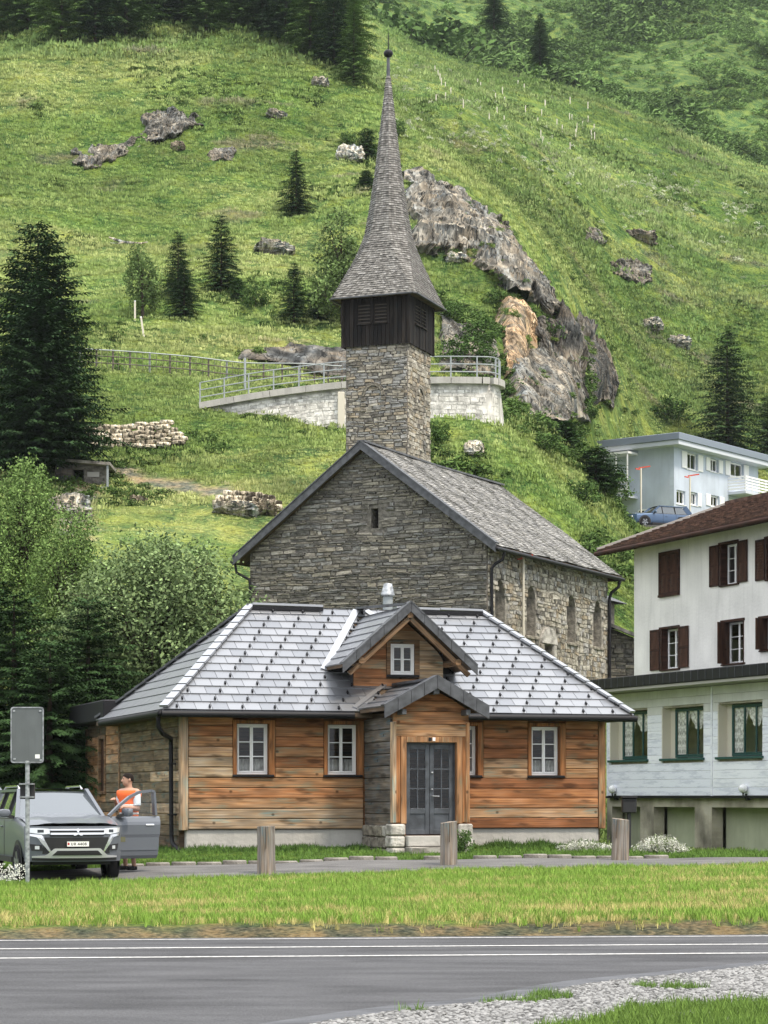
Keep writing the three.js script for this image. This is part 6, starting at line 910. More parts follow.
// broadleaf trees and bushes
{
  const larch = leafTreeGeo([[0, 2.4, 0, 1.3, 1.5], [0.3, 3.6, 0, 0.8, 1.2], [-0.5, 1.4, 0.3, 1.3, 0.9]], { col: [0.11, 0.165, 0.055], n: 5200, size: 0.16, clump: 0.34 });
  standing('larch_tree', larch, 4.8, 'light green feathery tree left of the young spruces', 143, 240, 318, null, { w: 1.0 });
  const light = leafTreeGeo([[0, 2.2, 0, 1.5, 1.6], [0.5, 3.6, 0, 1.0, 1.3], [-0.8, 1.6, 0.4, 1.1, 1.0], [0.9, 1.2, 0.3, 1.0, 0.9]], { col: [0.12, 0.175, 0.06], n: 6000, size: 0.16, clump: 0.4 });
  standing('birch_tree', light, 5, 'light green leafy tree just left of the belfry', 343, 208, 326, null);
  const willow = leafTreeGeo([[0, 3.2, 0, 2.0, 1.9], [1.6, 2.2, 0.5, 1.5, 1.5], [-1.4, 2.4, 0.6, 1.5, 1.6], [0.3, 1.2, 0.9, 2.2, 1.1], [2.4, 1.3, 0.2, 1.1, 0.9], [-0.6, 4.1, 0, 1.3, 1.0]], { col: [0.17, 0.235, 0.1], n: 60000, size: 0.095, clump: 0.42 });
  const wl = standing('willow_tree', willow, 5.2, 'grey green willow bush left of the church gable', 150, 526, 690, null, { D: 66, w: 1.1 });
  const alder = leafTreeGeo([[0, 4.6, 0, 1.7, 2.0], [-1.2, 3.0, 0.5, 1.6, 1.7], [1.3, 2.9, 0.4, 1.6, 1.6], [0.2, 1.5, 0.6, 2.0, 1.3], [-0.4, 6.0, 0, 1.0, 1.2]], { col: [0.14, 0.215, 0.065], n: 36000, size: 0.11, clump: 0.42 });
  standing('alder_tree', alder, 7.2, 'bright green leafy tree at the far left below the big spruce', 20, 448, 650, null, { D: 72 });
  standing('alder_tree', alder, 7.2, 'leafy tree between the far left tree and the willow', 66, 500, 690, null, { D: 70, w: 0.9 });
  const low = spruceGeo(7, 3.2, { spray: 0.3, col: [0.03, 0.06, 0.02], dens: 1.25, fullness: 0.55, droop: 0.5, bare: 0 });
  const LS = 'dense spruces left of the timber house';
  standing('garden_spruce', low, 7, 'dense dark spruce right behind the sign and car', 88, 596, 800, LS, { D: 63, w: 1.05 }); standing('garden_spruce', low, 7, 'dense dark spruce at the far left behind the car', 14, 590, 800, LS, { D: 61, w: 1.1 }); standing('garden_spruce', low, 7, 'dense spruce filling the gap behind the sign', 50, 640, 800, LS, { D: 59.5, w: 1.2 }); standing('garden_spruce', low, 7, 'spruce cut off by the left picture edge', -35, 560, 800, LS, { D: 64, w: 1.2 });
  const bushA = leafTreeGeo([[0, 0.7, 0, 0.9, 0.7], [0.6, 0.5, 0.2, 0.6, 0.5], [-0.6, 0.45, 0.1, 0.6, 0.5]], { col: [0.065, 0.115, 0.032], n: 2200, size: 0.12, trunk: 0.04, clump: 0.22 }), bushB = spruceGeo(2, 1.2, { spray: 0.26, col: [0.05, 0.1, 0.032], dens: 2, fullness: 0.5, bare: 0 });
  const bush = (G, Hg, px, top, base, label, o) => standing('bush', G, Hg, label, px, top, base, 'bushes on the slopes', { cat: 'bush', ...o });
  bush(bushA, 1.45, 438, 418, 446, 'dark bush at the right foot of the tower'); bush(bushB, 2, 596, 448, 486, 'dark conifer bush on the right of the mound', { w: 1.7 }); bush(bushA, 1.45, 606, 466, 500, 'leafy bush at the right end of the mound', { w: 1.1 }); bush(bushB, 2, 566, 420, 444, 'low bush at the top of the mound', { w: 1.6 }); bush(bushA, 1.45, 580, 478, 505, 'wide bush low on the mound', { w: 1.4 }); bush(bushA, 1.45, 584, 398, 420, 'dark bush under the lower crag', { w: 1.5 }); bush(bushA, 1.45, 545, 432, 452, 'small bush on the left shoulder of the mound', { w: 1.5 }); bush(bushA, 1.45, 608, 438, 456, 'brownish bush behind the mound crest', { w: 1.5 });
  bush(bushA, 1.45, 255, 284, 308, 'bush right of the three young spruces'); bush(bushB, 2, 238, 278, 300, 'conifer shrub under the broad young spruce'); bush(bushB, 2, 367, 128, 158, 'dark shrub behind the white boulder'); bush(bushA, 1.45, 348, 130, 148, 'small shrub above the white boulder'); bush(bushA, 1.45, 397, 118, 137, 'shrub peeking out right of the spire'); bush(bushB, 2, 366, 170, 188, 'small shrub below the white boulder', { w: 1.3 });
  bush(bushA, 1.45, 480, 318, 345, 'bush left of the orange rock face', { w: 1.5 }); bush(bushA, 1.45, 466, 334, 366, 'bush above the railing end', { w: 1.4 }); bush(bushA, 1.45, 510, 378, 402, 'bush under the orange rock face', { w: 1.5 }); bush(bushA, 1.45, 450, 300, 322, 'bush beside the belfry right edge', { w: 1.5 }); bush(bushA, 1.45, 545, 318, 340, 'dark bush on the rock band', { w: 1.4 }); bush(bushA, 1.45, 500, 290, 306, 'low bush above the orange rock face', { w: 1.8 }); bush(bushA, 1.45, 668, 395, 420, 'bush at the foot of the right slope', { w: 1.6 }); bush(bushA, 1.45, 405, 8, 36, 'dark bush high above the spire tip', { w: 1.3 });
  bush(bushA, 1.45, 462, 826, 848, 'small plant beside the porch step', { D: 48.2, w: 0.8 });
}
// instanced swards
function tuftGeo(n, h, w, spread) { const g = geo(); for (let i = 0; i < n; i++) { const a = rr(0, 6.28), r = spread * Math.sqrt(rnd()), b = V(Math.cos(a) * r, -0.02, Math.sin(a) * r), l = h * rr(0.55, 1.15), o = V(rr(-1, 1), 0, rr(-1, 1)).multiplyScalar(l * 0.45), c = V(Math.cos(a + 1.3), 0, Math.sin(a + 1.3)).multiplyScalar(w * rr(0.6, 1.3)); const m = b.clone().add(V(o.x * 0.35, l * 0.6, o.z * 0.35)), t = b.clone().add(V(o.x, l, o.z)); g.tri(b.clone().add(c), b.clone().sub(c), m.clone().addScaledVector(c, 0.7)); g.tri(b.clone().sub(c), m.clone().addScaledVector(c, -0.6), m.clone().addScaledVector(c, 0.7)); g.tri(m.clone().addScaledVector(c, 0.7), m.clone().addScaledVector(c, -0.6), t); } return g.geo(); }
const bladeMat = std([1, 1, 1], { roughness: 0.9, specularIntensity: 0.15, side: THREE.DoubleSide });
function sward(name, label, category, G, spots, mat = bladeMat) {
  const m = shade(new THREE.InstancedMesh(G, mat, spots.length)), o = new THREE.Object3D(), c = new THREE.Color(); m.name = numbered(name);
  spots.forEach((s, i) => { o.position.set(s[0], s[1], s[2]); o.rotation.set(s[6] ?? 0, rr(0, 6.28), 0); o.scale.set(s[3], s[3] * (s[4] ?? 1), s[3]); o.updateMatrix(); m.setMatrixAt(i, o.matrix); m.setColorAt(i, c.setRGB(...s[5])); });
  scene.add(m); tag(m, label, category, null, 'stuff'); return m;
}
const blocked = (x, d) => { // footprints of the buildings and walls
  const loc = (X, D, rot) => { const dx = x - X, dz = -d + D, c = Math.cos(rot), s = Math.sin(rot); return [dx * c - dz * s, dx * s + dz * c]; };
  let [u, v] = loc(SX(181, 49), 49, 18 * Math.PI / 180); if (u > -0.12 && u < 10 && v < 0.05 && v > -11) return true; if (u > 4 && u < 6 && v < 2.9 && v > 0) return true;
  [u, v] = loc(SX(487, 75), 75, -26 * Math.PI / 180); if (u > -9 && u < 0.2 && v < 0.1 && v > -15) return true;
  [u, v] = loc(SX(608, 77) * NEAR, 77 * NEAR, FROT); if (u > -0.4 && u < 13.5 && v < -0.05 && v > -13) return true;
  [u, v] = loc(SX(674, 165), 165, Math.atan2(0.8, 0.6)); if (u > -0.3 && u < 14 && v < 0.1 && v > -7) return true; return false;
};
{
  const spots = [], tall = []; let k = 0;
  while (spots.length < 140000 && k++ < 600000) { const d = 62 + 150 * Math.pow(rnd(), 0.9), x = rr(-1, 1) * (6 + 0.185 * d); if (blocked(x, d) || rocky.has(Math.round(x * 2) + ',' + Math.round(d * 2))) continue; if (worn(x, d) > 0.3) continue; const y = H(x, d), n = fbm(x * 0.16, d * 0.16, 41, 3); const lawn = x < -3 && x > -11 && d < 92 && d > 78; const c = turfColor(x, d), q = rr(0.8, 1.35); spots.push([x, y, -d, rr(0.5, 1.1) * (0.6 + d / 260) * (lawn ? 0.45 : 1), 1 + n * 1.2, [c[0] * q * 1.2, c[1] * q * 1.13, c[2] * q * 1.2]]); }
  sward('hill_grass', 'long meadow grass covering the near hillside', 'grass', tuftGeo(10, 0.17, 0.04, 0.5), spots);
  for (let i = 0; i < 40000; i++) { const d = rr(190, 300), x = rr(-1, 1) * (8 + 0.18 * d); const n = fbm(x * 0.1, d * 0.07, 43, 3); if (n < -0.12 && rnd() < 0.7) continue; const c = turfColor(x, d), q = rr(0.7, 1.25); tall.push([x, H(x, d), -d, rr(0.8, 1.6), 1 + n, [c[0] * q * 1.05, c[1] * q * 1.08, c[2] * q * 1.2]]); }
  sward('slope_herbs', 'tall herbs and grass covering the slope behind the cliffs', 'grass', tuftGeo(9, 0.25, 0.06, 0.6), tall);
}
{ // dark scrub: far mountainside, gullies, mound
  const g = geo(); for (let i = 0; i < 90; i++) { const d = sphereDir(); d.y = Math.abs(d.y); const p = d.clone().multiplyScalar(0.55 + 0.45 * rnd()), a = sphereDir().multiplyScalar(0.26), b = sphereDir().multiplyScalar(0.18); g.tri(p.clone().sub(a), p.clone().add(a), p.clone().add(b)); } const B = g.geo(), far = [], near = [];
  for (let i = 0; i < 26000; i++) { const d = rr(305, 530), x = rr(-1, 1) * (10 + 0.2 * d) + 25; const n = fbm(x * 0.035, d * 0.03, 51, 4); if (n < -0.05 && rnd() < 0.8) continue; const k = rr(0.6, 1.4) * (1 - n * 1.1), bigS = n > 0.12 && rnd() < 0.3 ? 2.3 : 1; far.push([x, FH(x, d) - 0.1, -d, rr(0.7, 1.6) * bigS, rr(0.6, 1.1), [0.115 * k, 0.19 * k, 0.055 * k]]); }
  sward('mountain_scrub', 'green alder scrub covering the far mountainside', 'scrub', B, far);
  let k = 0; while (near.length < 9000 && k++ < 300000) { const d = rr(92, 290), x = rr(-1, 1) * (4 + 0.185 * d); if (blocked(x, d)) continue; const n = fbm(x * 0.09, d * 0.06, 53, 4), mound = d < 130 && d > 98 && x > 2; const cliffs = d > 125 && d < 165 && x > 2 && x < 16; if (n < (mound ? 0.05 : cliffs ? 0.0 : 0.13)) continue; const q = rr(0.6, 1.3); near.push([x, H(x, d) - 0.1, -d, rr(0.18, 0.5) * (mound || cliffs ? 1.5 : 1), rr(0.5, 1), [0.08 * q, 0.135 * q, 0.036 * q]]); }
  for (const p of ledges) { const q = rr(0.6, 1.3); near.push([p.x, p.y - 0.1, p.z, rr(0.16, 0.42), rr(0.5, 1), rnd() < 0.5 ? [0.09 * q, 0.15 * q, 0.04 * q] : [0.17 * q, 0.24 * q, 0.06 * q]]); }
  sward('low_shrubs', 'low dark shrubs and ferns scattered over the slopes', 'scrub', B, near);
  const fl = [], f = geo(); for (let i = 0; i < 14; i++) { const p = V(rr(-0.4, 0.4), rr(0.25, 0.6), rr(-0.4, 0.4)), s = 0.09; f.tri(p.clone().add(V(-s, 0, 0)), p.clone().add(V(s, 0, 0)), p.clone().add(V(0, s, s))); f.tri(p.clone().add(V(0, s, -s)), p.clone().add(V(0, -s, 0)), p.clone().add(V(s, 0, s))); }
  for (let i = 0; i < 5200; i++) { const px = rr(395, 768), py = rr(60, 300), band = Math.exp(-(((py - (95 + (px - 400) * 0.42)) / 30) ** 2)) * 0.3 + Math.exp(-(((py - (150 + (px - 500) * 0.26)) / 9) ** 2)) * 0.9 + Math.exp(-(((py - 218) / 6) ** 2)) * (px > 620 ? 0.8 : 0); if (rnd() > band * clamp(0.5 + fbm(px * 0.03, py * 0.05, 3, 3) * 3)) continue; const D = hitD(px, py, 150); if (D > 300) continue; fl.push([SX(px, D), H(SX(px, D), D), -D, rr(0.45, 0.85), 1, [0.5, 0.53, 0.38]]); }
  sward('white_flowers', 'drifts of white flowers on the slope behind the cliffs', 'flowers', f.geo(), fl);
}
{ // snow stakes in rows on the back slope
  const G = geo().box(-0.05, -0.3, -0.05, 0.05, 0.75, 0.05).geo(); let n = 0; for (let i = 0; i < 60 && n < 44; i++) { const px = rr(425, 605), py = rr(72, 150); if (py < 62 + (px - 449) * 0.27 || py > 96 + (px - 420) * 0.42) continue; const D = hitD(px, py, 170); if (D > 300) continue; const m = mesh('snow_stake', G, M.cream); m.position.set(SX(px, D), H(SX(px, D), D), -D); tag(m, 'thin pale snow stake standing on the slope above the cliffs', 'stake', 'snow stakes on the back slope'); n++; } }
{ // mown verge, house edge weeds, gravel
  const verge = [], weeds = []; const strawy = (x, d) => clamp(0.3 + fbm(x * 0.35, d * 0.8, 61, 3) * 2.2 + Math.exp(-(((d - roadEdge(x) - 4) / 3) ** 2)) * 0.28);
  let i = 0; while (verge.length < 46000 && i++ < 200000) { const d = 26.3 + 17 * Math.pow(rnd(), 0.8), x = rr(-1, 1) * (1.4 + 0.175 * d), e = d - roadEdge(x); if (e < 0.25 || (e < 1.0 && rnd() > e * 0.8 - 0.1 + fbm(x, d, 5, 2))) continue; const ld = laneLine(x); if (d > ld - 2.15 && d < ld + 1.4) continue; const s = strawy(x, d), q = rr(0.75, 1.35), dry = rnd() < s; verge.push([x, yardH(x, d), -d, rr(0.6, 1.15) * (dry ? 0.8 : 1), rr(0.7, 1.4), dry ? [0.42 * q, 0.38 * q, 0.15 * q] : [0.19 * q, 0.3 * q, 0.055 * q]]); }
  sward('verge_grass', 'mown yellow green grass verge between the road and the lane', 'grass', tuftGeo(11, 0.13, 0.006, 0.09), verge);
  for (let j = 0; j < 5200; j++) { const x = rr(-9, 9), d = laneLine(x) + 1.55 + rr(0, 1) ** 2 * 5.5; if (blocked(x, d) || d > 53) continue; const q = rr(0.6, 1.2), n = fbm(x * 0.8, d * 0.8, 63, 2); weeds.push([x, H(x, d), -d, rr(0.35, 0.7) * (1 + n), rr(0.5, 1.1), [0.12 * q, 0.21 * q, 0.045 * q]]); }
  { const th = 18 * Math.PI / 180, ox = SX(181, 49); for (let j = 0; j < 2600; j++) { const side = rnd() < 0.25, s = side ? -rr(0.02, 0.35) : rr(0, 9.9), z = side ? -rr(0, 9) : 0.06 + rr(0, 1) ** 2 * 0.7; if (!side && s > 3.9 && s < 6.1) continue; const x = ox + s * Math.cos(th) + z * Math.sin(th), zz = -49 - s * Math.sin(th) + z * Math.cos(th), q = rr(0.55, 1.15), n = fbm(s * 1.3, 2, 7, 2); weeds.push([x, H(x, -zz), zz, rr(0.4, 0.8) * (1 + n * 2), rr(0.6, 1.3), [0.08 * q, 0.15 * q, 0.035 * q]]); } }
  for (let j = 0; j < 700; j++) { const px = rr(-6, 70), d = rr(39.2, 40.6), x = SX(px, d), q = rr(0.7, 1.2); weeds.push([x, yardH(x, d), -d, rr(0.5, 0.9), rr(0.6, 1.2), [0.17 * q, 0.27 * q, 0.055 * q]]); }
  for (let j = 0; j < 900; j++) { const x = rr(-1, 1) * 7.6, d = laneLine(x) - 2.2 - rr(0, 0.4), q = rr(0.7, 1.2); weeds.push([x, yardH(x, d), -d, rr(0.4, 0.75), rr(0.6, 1.1), [0.15 * q, 0.24 * q, 0.05 * q]]); }
  sward('weeds', 'longer weeds along the house foot, kerb and posts', 'weeds', tuftGeo(10, 0.2, 0.012, 0.12), weeds);
  const daisy = geo(); for (let q = 0; q < 5; q++) { const p = V(rr(-0.12, 0.12), rr(0.3, 0.55), rr(-0.12, 0.12)), s = 0.022; daisy.tri(p.clone().add(V(-s, 0, 0)), p.clone().add(V(s, -s * 0.5, 0)), p.clone().add(V(0, s, s))); daisy.tri(p.clone().add(V(0, -s, s)), p.clone().add(V(s, s, 0)), p.clone().add(V(-s, s * 0.4, 0))); } const ds = []; for (let j = 0; j < 45; j++) { const px = rr(-4, 30), d = rr(39.3, 40.6), x = SX(px, d) - 0.1; ds.push([x, yardH(x, d), -d, rr(0.5, 0.85), 1, [0.75, 0.76, 0.68]]); } sward('daisies', 'white wild flowers around the sign post', 'flowers', daisy.geo(), ds);
  const st = geo(), ic = new THREE.IcosahedronGeometry(1, 1), ip = ic.attributes.position; for (let q = 0; q < ip.count; q += 3) { const f = (w) => { const v = V(ip.getX(w), ip.getY(w), ip.getZ(w)), n = 1 + fbm(v.x * 1.3, v.y * 1.3, v.z * 1.3, 2) * 0.7; return v.multiplyScalar(n); }; st.tri(f(q), f(q + 1), f(q + 2)); }
  const stones = [], gw = []; let j = 0; while (stones.length < 48000 && j++ < 400000) { const d = rr(13.5, 23.5), x = rr(-2.6, 7); const e = onGravel(x, d); if (e < 0.01) continue; const green = fbm(x * 0.8, d * 0.7, 71, 3) + clamp((e - 2.2) * 0.3); if (green > 0.24 && rnd() < 0.55) { gw.push([x, 0.02, -d, rr(0.35, 0.9), rr(0.6, 1.3), tone([0.12, 0.2, 0.05], rr(0.7, 1.3))]); continue; } const q = rr(0.3, 1.3); stones.push([x, 0.018, -d, rr(0.008, 0.024), 0.7, [0.24 * q, 0.24 * q, 0.235 * q]]); }
  sward('gravel', 'loose grey and white gravel on the road shoulder', 'gravel', st.geo(), stones, std([1, 1, 1], { roughness: 0.9 })); for (let q = 0; q < 15000; q++) { const d = rr(13.5, 20), x = rr(0.5, 6); const e = onGravel(x, d); if (e < 0.6) continue; if (fbm(x * 0.5, d * 0.5, 73, 3) * 2 + (e - 1.7) < 0) continue; gw.push([x, 0.02, -d, rr(0.6, 1.2), rr(0.7, 1.3), tone([0.13, 0.21, 0.045], rr(0.7, 1.3))]); } sward('gravel_weeds', 'grass and weeds growing through the gravel', 'grass', tuftGeo(9, 0.1, 0.005, 0.07), gw);
}

// ---------------------------------------------------------------- cars
seed(707);
function gridGeo(nu, nv, f) { const g = geo(), P = []; for (let j = 0; j <= nv; j++) { P.push([]); for (let i = 0; i <= nu; i++) P[j].push(f(i / nu, j / nv)); } for (let j = 0; j < nv; j++) for (let i = 0; i < nu; i++) g.quad(P[j][i], P[j][i + 1], P[j + 1][i + 1], P[j + 1][i]); return g; }
function wheel(parent, x, z, r, out) {
  const w = group('wheel', parent); w.position.set(x, r, z); const turn = out > 0 ? Math.PI / 2 : -Math.PI / 2; const tyre = geo().lathe(0, 0, [[r * 0.62, -0.1], [r * 0.9, -0.11], [r, -0.08], [r, 0.08], [r * 0.9, 0.11], [r * 0.66, 0.1]], 28).geo(1); const t = mesh('tyre', tyre, M.rubber, w); t.rotation.z = Math.PI / 2;
  const rim = geo(); rim.lathe(0, 0, [[r * 0.66, 0.09], [r * 0.6, 0.06], [r * 0.58, -0.04], [0.0, -0.05]], 24); for (let k = 0; k < 5; k++) { const a = k / 5 * 6.283, c = Math.cos(a), s = Math.sin(a); rim.bar(V(c * 0.04, 0.075, s * 0.04), V(c * r * 0.63, 0.085, s * r * 0.63), 0.07, 0.03); } const rm = mesh('rim', rim.geo(), M.alloy, w); rm.rotation.z = -turn; return w;
}
function carBody(o) {  // z forward, x to the driver's side
  const { L = 4.7, W = 0.9, hood = 1.06, belt = 1.2, roofY = 1.7, low = 0.13, paint } = o, n0 = L / 2, sc = L / 4.7; const st = [[-n0, 0.72, 0.5, 0.95], [-n0 + 0.06, 0.82, 0.38, 1.03], [-n0 + 0.25, 0.88, 0.3, belt], [-n0 + 0.6, W, 0.26, belt], [-0.5, W, 0.24, belt], [0.5, W, 0.24, belt], [0.95 * sc, W, 0.24, belt - 0.01], [1.3 * sc, W, 0.25, lerp(belt, hood, 0.35)], [1.65 * sc, W - 0.005, 0.26, lerp(belt, hood, 0.7)], [n0 - 0.41, W - 0.01, 0.28, hood]];
  const sec = (s) => { const [z, w, b0, t] = s, b = b0 + low; return [[0, b], [w * 0.9, b], [w * 0.985, b + 0.1], [w, b + 0.3], [w * 1.0, t - 0.25], [w * 0.985, t - 0.1], [w * 0.95, t - 0.02], [w * 0.88, t], [0, t + 0.02]].map(([x, y]) => V(x, y, z)); };
  const g = geo(); for (let i = 1; i < st.length; i++) { const a = sec(st[i - 1]), b = sec(st[i]); for (let k = 1; k < a.length; k++) { const mir = (v) => V(-v.x, v.y, v.z); g.quad(a[k - 1], a[k], b[k], b[k - 1]); g.quad(mir(a[k]), mir(a[k - 1]), mir(b[k - 1]), mir(b[k])); } }
  const c = sec(st[0]); for (let k = 1; k < c.length; k++) { g.tri(V(0, 0.7, -n0 - 0.03), c[k], c[k - 1]); g.tri(V(0, 0.7, -n0 - 0.03), V(-c[k - 1].x, c[k - 1].y, c[k - 1].z), V(-c[k].x, c[k].y, c[k].z)); }
  return g.geo(1);
}
function makeCar(o) {
  const car = group(o.name); const { L = 4.7, belt = 1.2, hood = 1.06, roofY = 1.7, low = 0.13, paint } = o, n0 = L / 2, sc = L / 4.7, W = 0.9;
  mesh('body', carBody(o), paint, car);
  const zn = (x, y = 0.6) => n0 - 0.42 * Math.pow(Math.min(1, Math.abs(x) / 0.9), 3.2) - 0.12 * Math.max(0, y - low - 0.72) - 0.16 * Math.max(0, 0.45 + low - y);
  mesh('bumper', gridGeo(36, 10, (u, v) => { const x = (u * 2 - 1) * 0.892, y = lerp(0.27 + low, hood - 0.02, v); return V(x, y, zn(x, y)); }).geo(1), paint, car);
  const zc = 0.98 * sc; mesh('bonnet', gridGeo(20, 14, (u, v) => { const x = (u * 2 - 1) * 0.84, z = lerp(zc - 0.05, zn(x, hood) - 0.01, v); return V(x, lerp(belt + 0.02, hood - 0.005, Math.pow(v, 1.7)) + 0.045 * (1 - (x / 0.84) ** 2) + (Math.abs(Math.abs(x) - 0.5) < 0.1 ? 0.012 : 0), z); }).geo(1), paint, car);
  // greenhouse
  const rz = o.roofFront ?? 0.2, re = o.roofRear ?? -1.75, rb = -n0 + 0.16, wb = 0.82, wt = 0.64; const glass = M.carGlass;
  mesh('windscreen', gridGeo(12, 8, (u, v) => { const w = lerp(wb - 0.03, wt - 0.03, v), x = (u * 2 - 1) * w; return V(x, lerp(belt - 0.01, roofY - 0.02, v), lerp(zc, rz, v) + 0.1 * (1 - (x / w) ** 2) * (1 - v * 0.6) - 0.1); }).geo(1), glass, car);
  mesh('rear_window', gridGeo(8, 6, (u, v) => { const w = lerp(wb - 0.05, wt - 0.05, v), x = (1 - u * 2) * w; return V(x, lerp(belt, roofY - 0.03, v), lerp(rb, re, v)); }).geo(1), glass, car);
  mesh('roof', gridGeo(12, 16, (u, v) => { const x = (u * 2 - 1) * (wt + 0.015), z = lerp(rz - 0.06, re, v); return V(-x, roofY + 0.035 * (1 - (x / wt) ** 2) - 0.03 * (v > 0.75 ? (v - 0.75) * 4 : 0), z); }).geo(1), paint, car);
  for (const s of [-1, 1]) {
    const q = (z0, z1, v) => V(s * lerp(wb, wt, v), lerp(belt, roofY - 0.01, v), lerp(z0, z1, v));
    const pane = (a, b, c, d) => { const g = geo(); const P = [q(a, b, 0), q(c, d, 0), q(c, d, 1), q(a, b, 1)].map((p) => p.add(V(s * 0.004, 0, 0))); s > 0 ? g.quad(P[0], P[1], P[2], P[3]) : g.quad(P[3], P[2], P[1], P[0]); return g; };
    const cuts = [[rb + 0.45, re + 0.35, -0.95 * sc, -0.9 * sc], [-0.87 * sc, -0.83 * sc, -0.02, -0.02], [0.05, 0.05, zc - 0.22, rz - 0.12]];
    cuts.forEach((c, i) => { if (!(o.open && s > 0 && i === 2)) pane(...c).to('side_window', glass, car); });
    geo().bar(q(zc - 0.05, rz, 0).add(V(0, -0.05, -0.06)), q(zc - 0.05, rz, 1).add(V(0, 0, -0.06)), 0.07, 0.1).to('pillar', paint, car); for (const z of [-0.91 * sc, 0.015]) geo().bar(q(z, z, 0), q(z, z, 1), 0.02, 0.09).to('pillar', M.black, car); geo().bar(q(rb + 0.2, re + 0.12, 0), q(rb + 0.2, re + 0.12, 1), 0.06, 0.3).to('pillar', paint, car);
    geo().bar(V(s * (wt + 0.02), roofY - 0.005, rz - 0.05), V(s * (wt + 0.02), roofY - 0.02, re + 0.05), 0.07, 0.05).to('roof_edge', paint, car);
    if (o.rails) geo().tube([V(s * 0.6, roofY + 0.02, rz - 0.2), V(s * 0.6, roofY + 0.075, rz - 0.35), V(s * 0.6, roofY + 0.07, re + 0.4), V(s * 0.6, roofY + 0.0, re + 0.2)], 0.022, 8).to('roof_rail', M.chrome, car, 1);
    const mir = group('mirror', car); if (!(o.open && s > 0)) { const m = mesh('mirror_shell', boulder(0.26, 0.17, 0.14, 3, 4, 0.05), paint, mir); m.position.set(s * 1.02, belt + 0.07, zc - 0.32); geo().bar(V(s * 0.84, belt - 0.01, zc - 0.3), V(s * 0.98, belt + 0.03, zc - 0.31), 0.08, 0.06).to('mirror_arm', M.black, mir); } else { car.remove(mir); }
    geo().bar(V(s * 0.905, belt - 0.03, zc - 0.2), V(s * 0.895, belt - 0.03, -n0 + 0.5), 0.012, 0.02).to('belt_strip', M.black, car);
    for (const z of [0.03, -0.92 * sc]) geo().box(s * 0.9, 0.34, z - 0.006, s * 0.905, belt - 0.05, z + 0.006).to('door_gap', M.black, car);
    for (const z of [-0.15, -1.05 * sc]) geo().box(s * 0.9, belt - 0.2, z - 0.16, s * 0.935, belt - 0.17, z, 0.008).to('door_handle', paint, car);
    geo().bar(V(s * 0.89, 0.28 + low, 0.85), V(s * 0.89, 0.28 + low, -0.9), 0.06, 0.1).to('sill', M.black, car);
    for (const z of [1.36 * sc, -1.32 * sc]) { const a = geo(), R = 0.385, n = 20; for (let i = 0; i < n; i++) { const f = (k, r) => { const an = -0.25 + (Math.PI + 0.5) * k / n; return V(s * 0.908, 0.35 + r * Math.sin(an), z + r * Math.cos(an)); }; const p = [f(i, R + 0.05), f(i + 1, R + 0.05), f(i + 1, 0), f(i, 0)]; s > 0 ? a.quad(...p) : a.quad(...p.reverse()); } a.to('wheel_arch', M.black, car); wheel(car, s * 0.83, z, 0.35, s); }
  }
  geo().box(-0.72, 0.2 + low, -n0 + 0.3, 0.72, 0.32 + low, n0 - 0.5).to('underbody', M.black, car);
  // interior
  for (const x of [-0.38, 0.38]) { geo().box(x - 0.24, 0.6, -0.35, x + 0.24, 1.2, -0.15, 0.06).box(x - 0.13, 1.22, -0.33, x + 0.13, 1.42, -0.22, 0.04).to('seat', M.rubber, car); }
  geo().box(-0.76, 0.85, 0.45, 0.76, belt - 0.02, 0.85, 0.05).to('dashboard', M.rubber, car);
  return { car, zn };
}
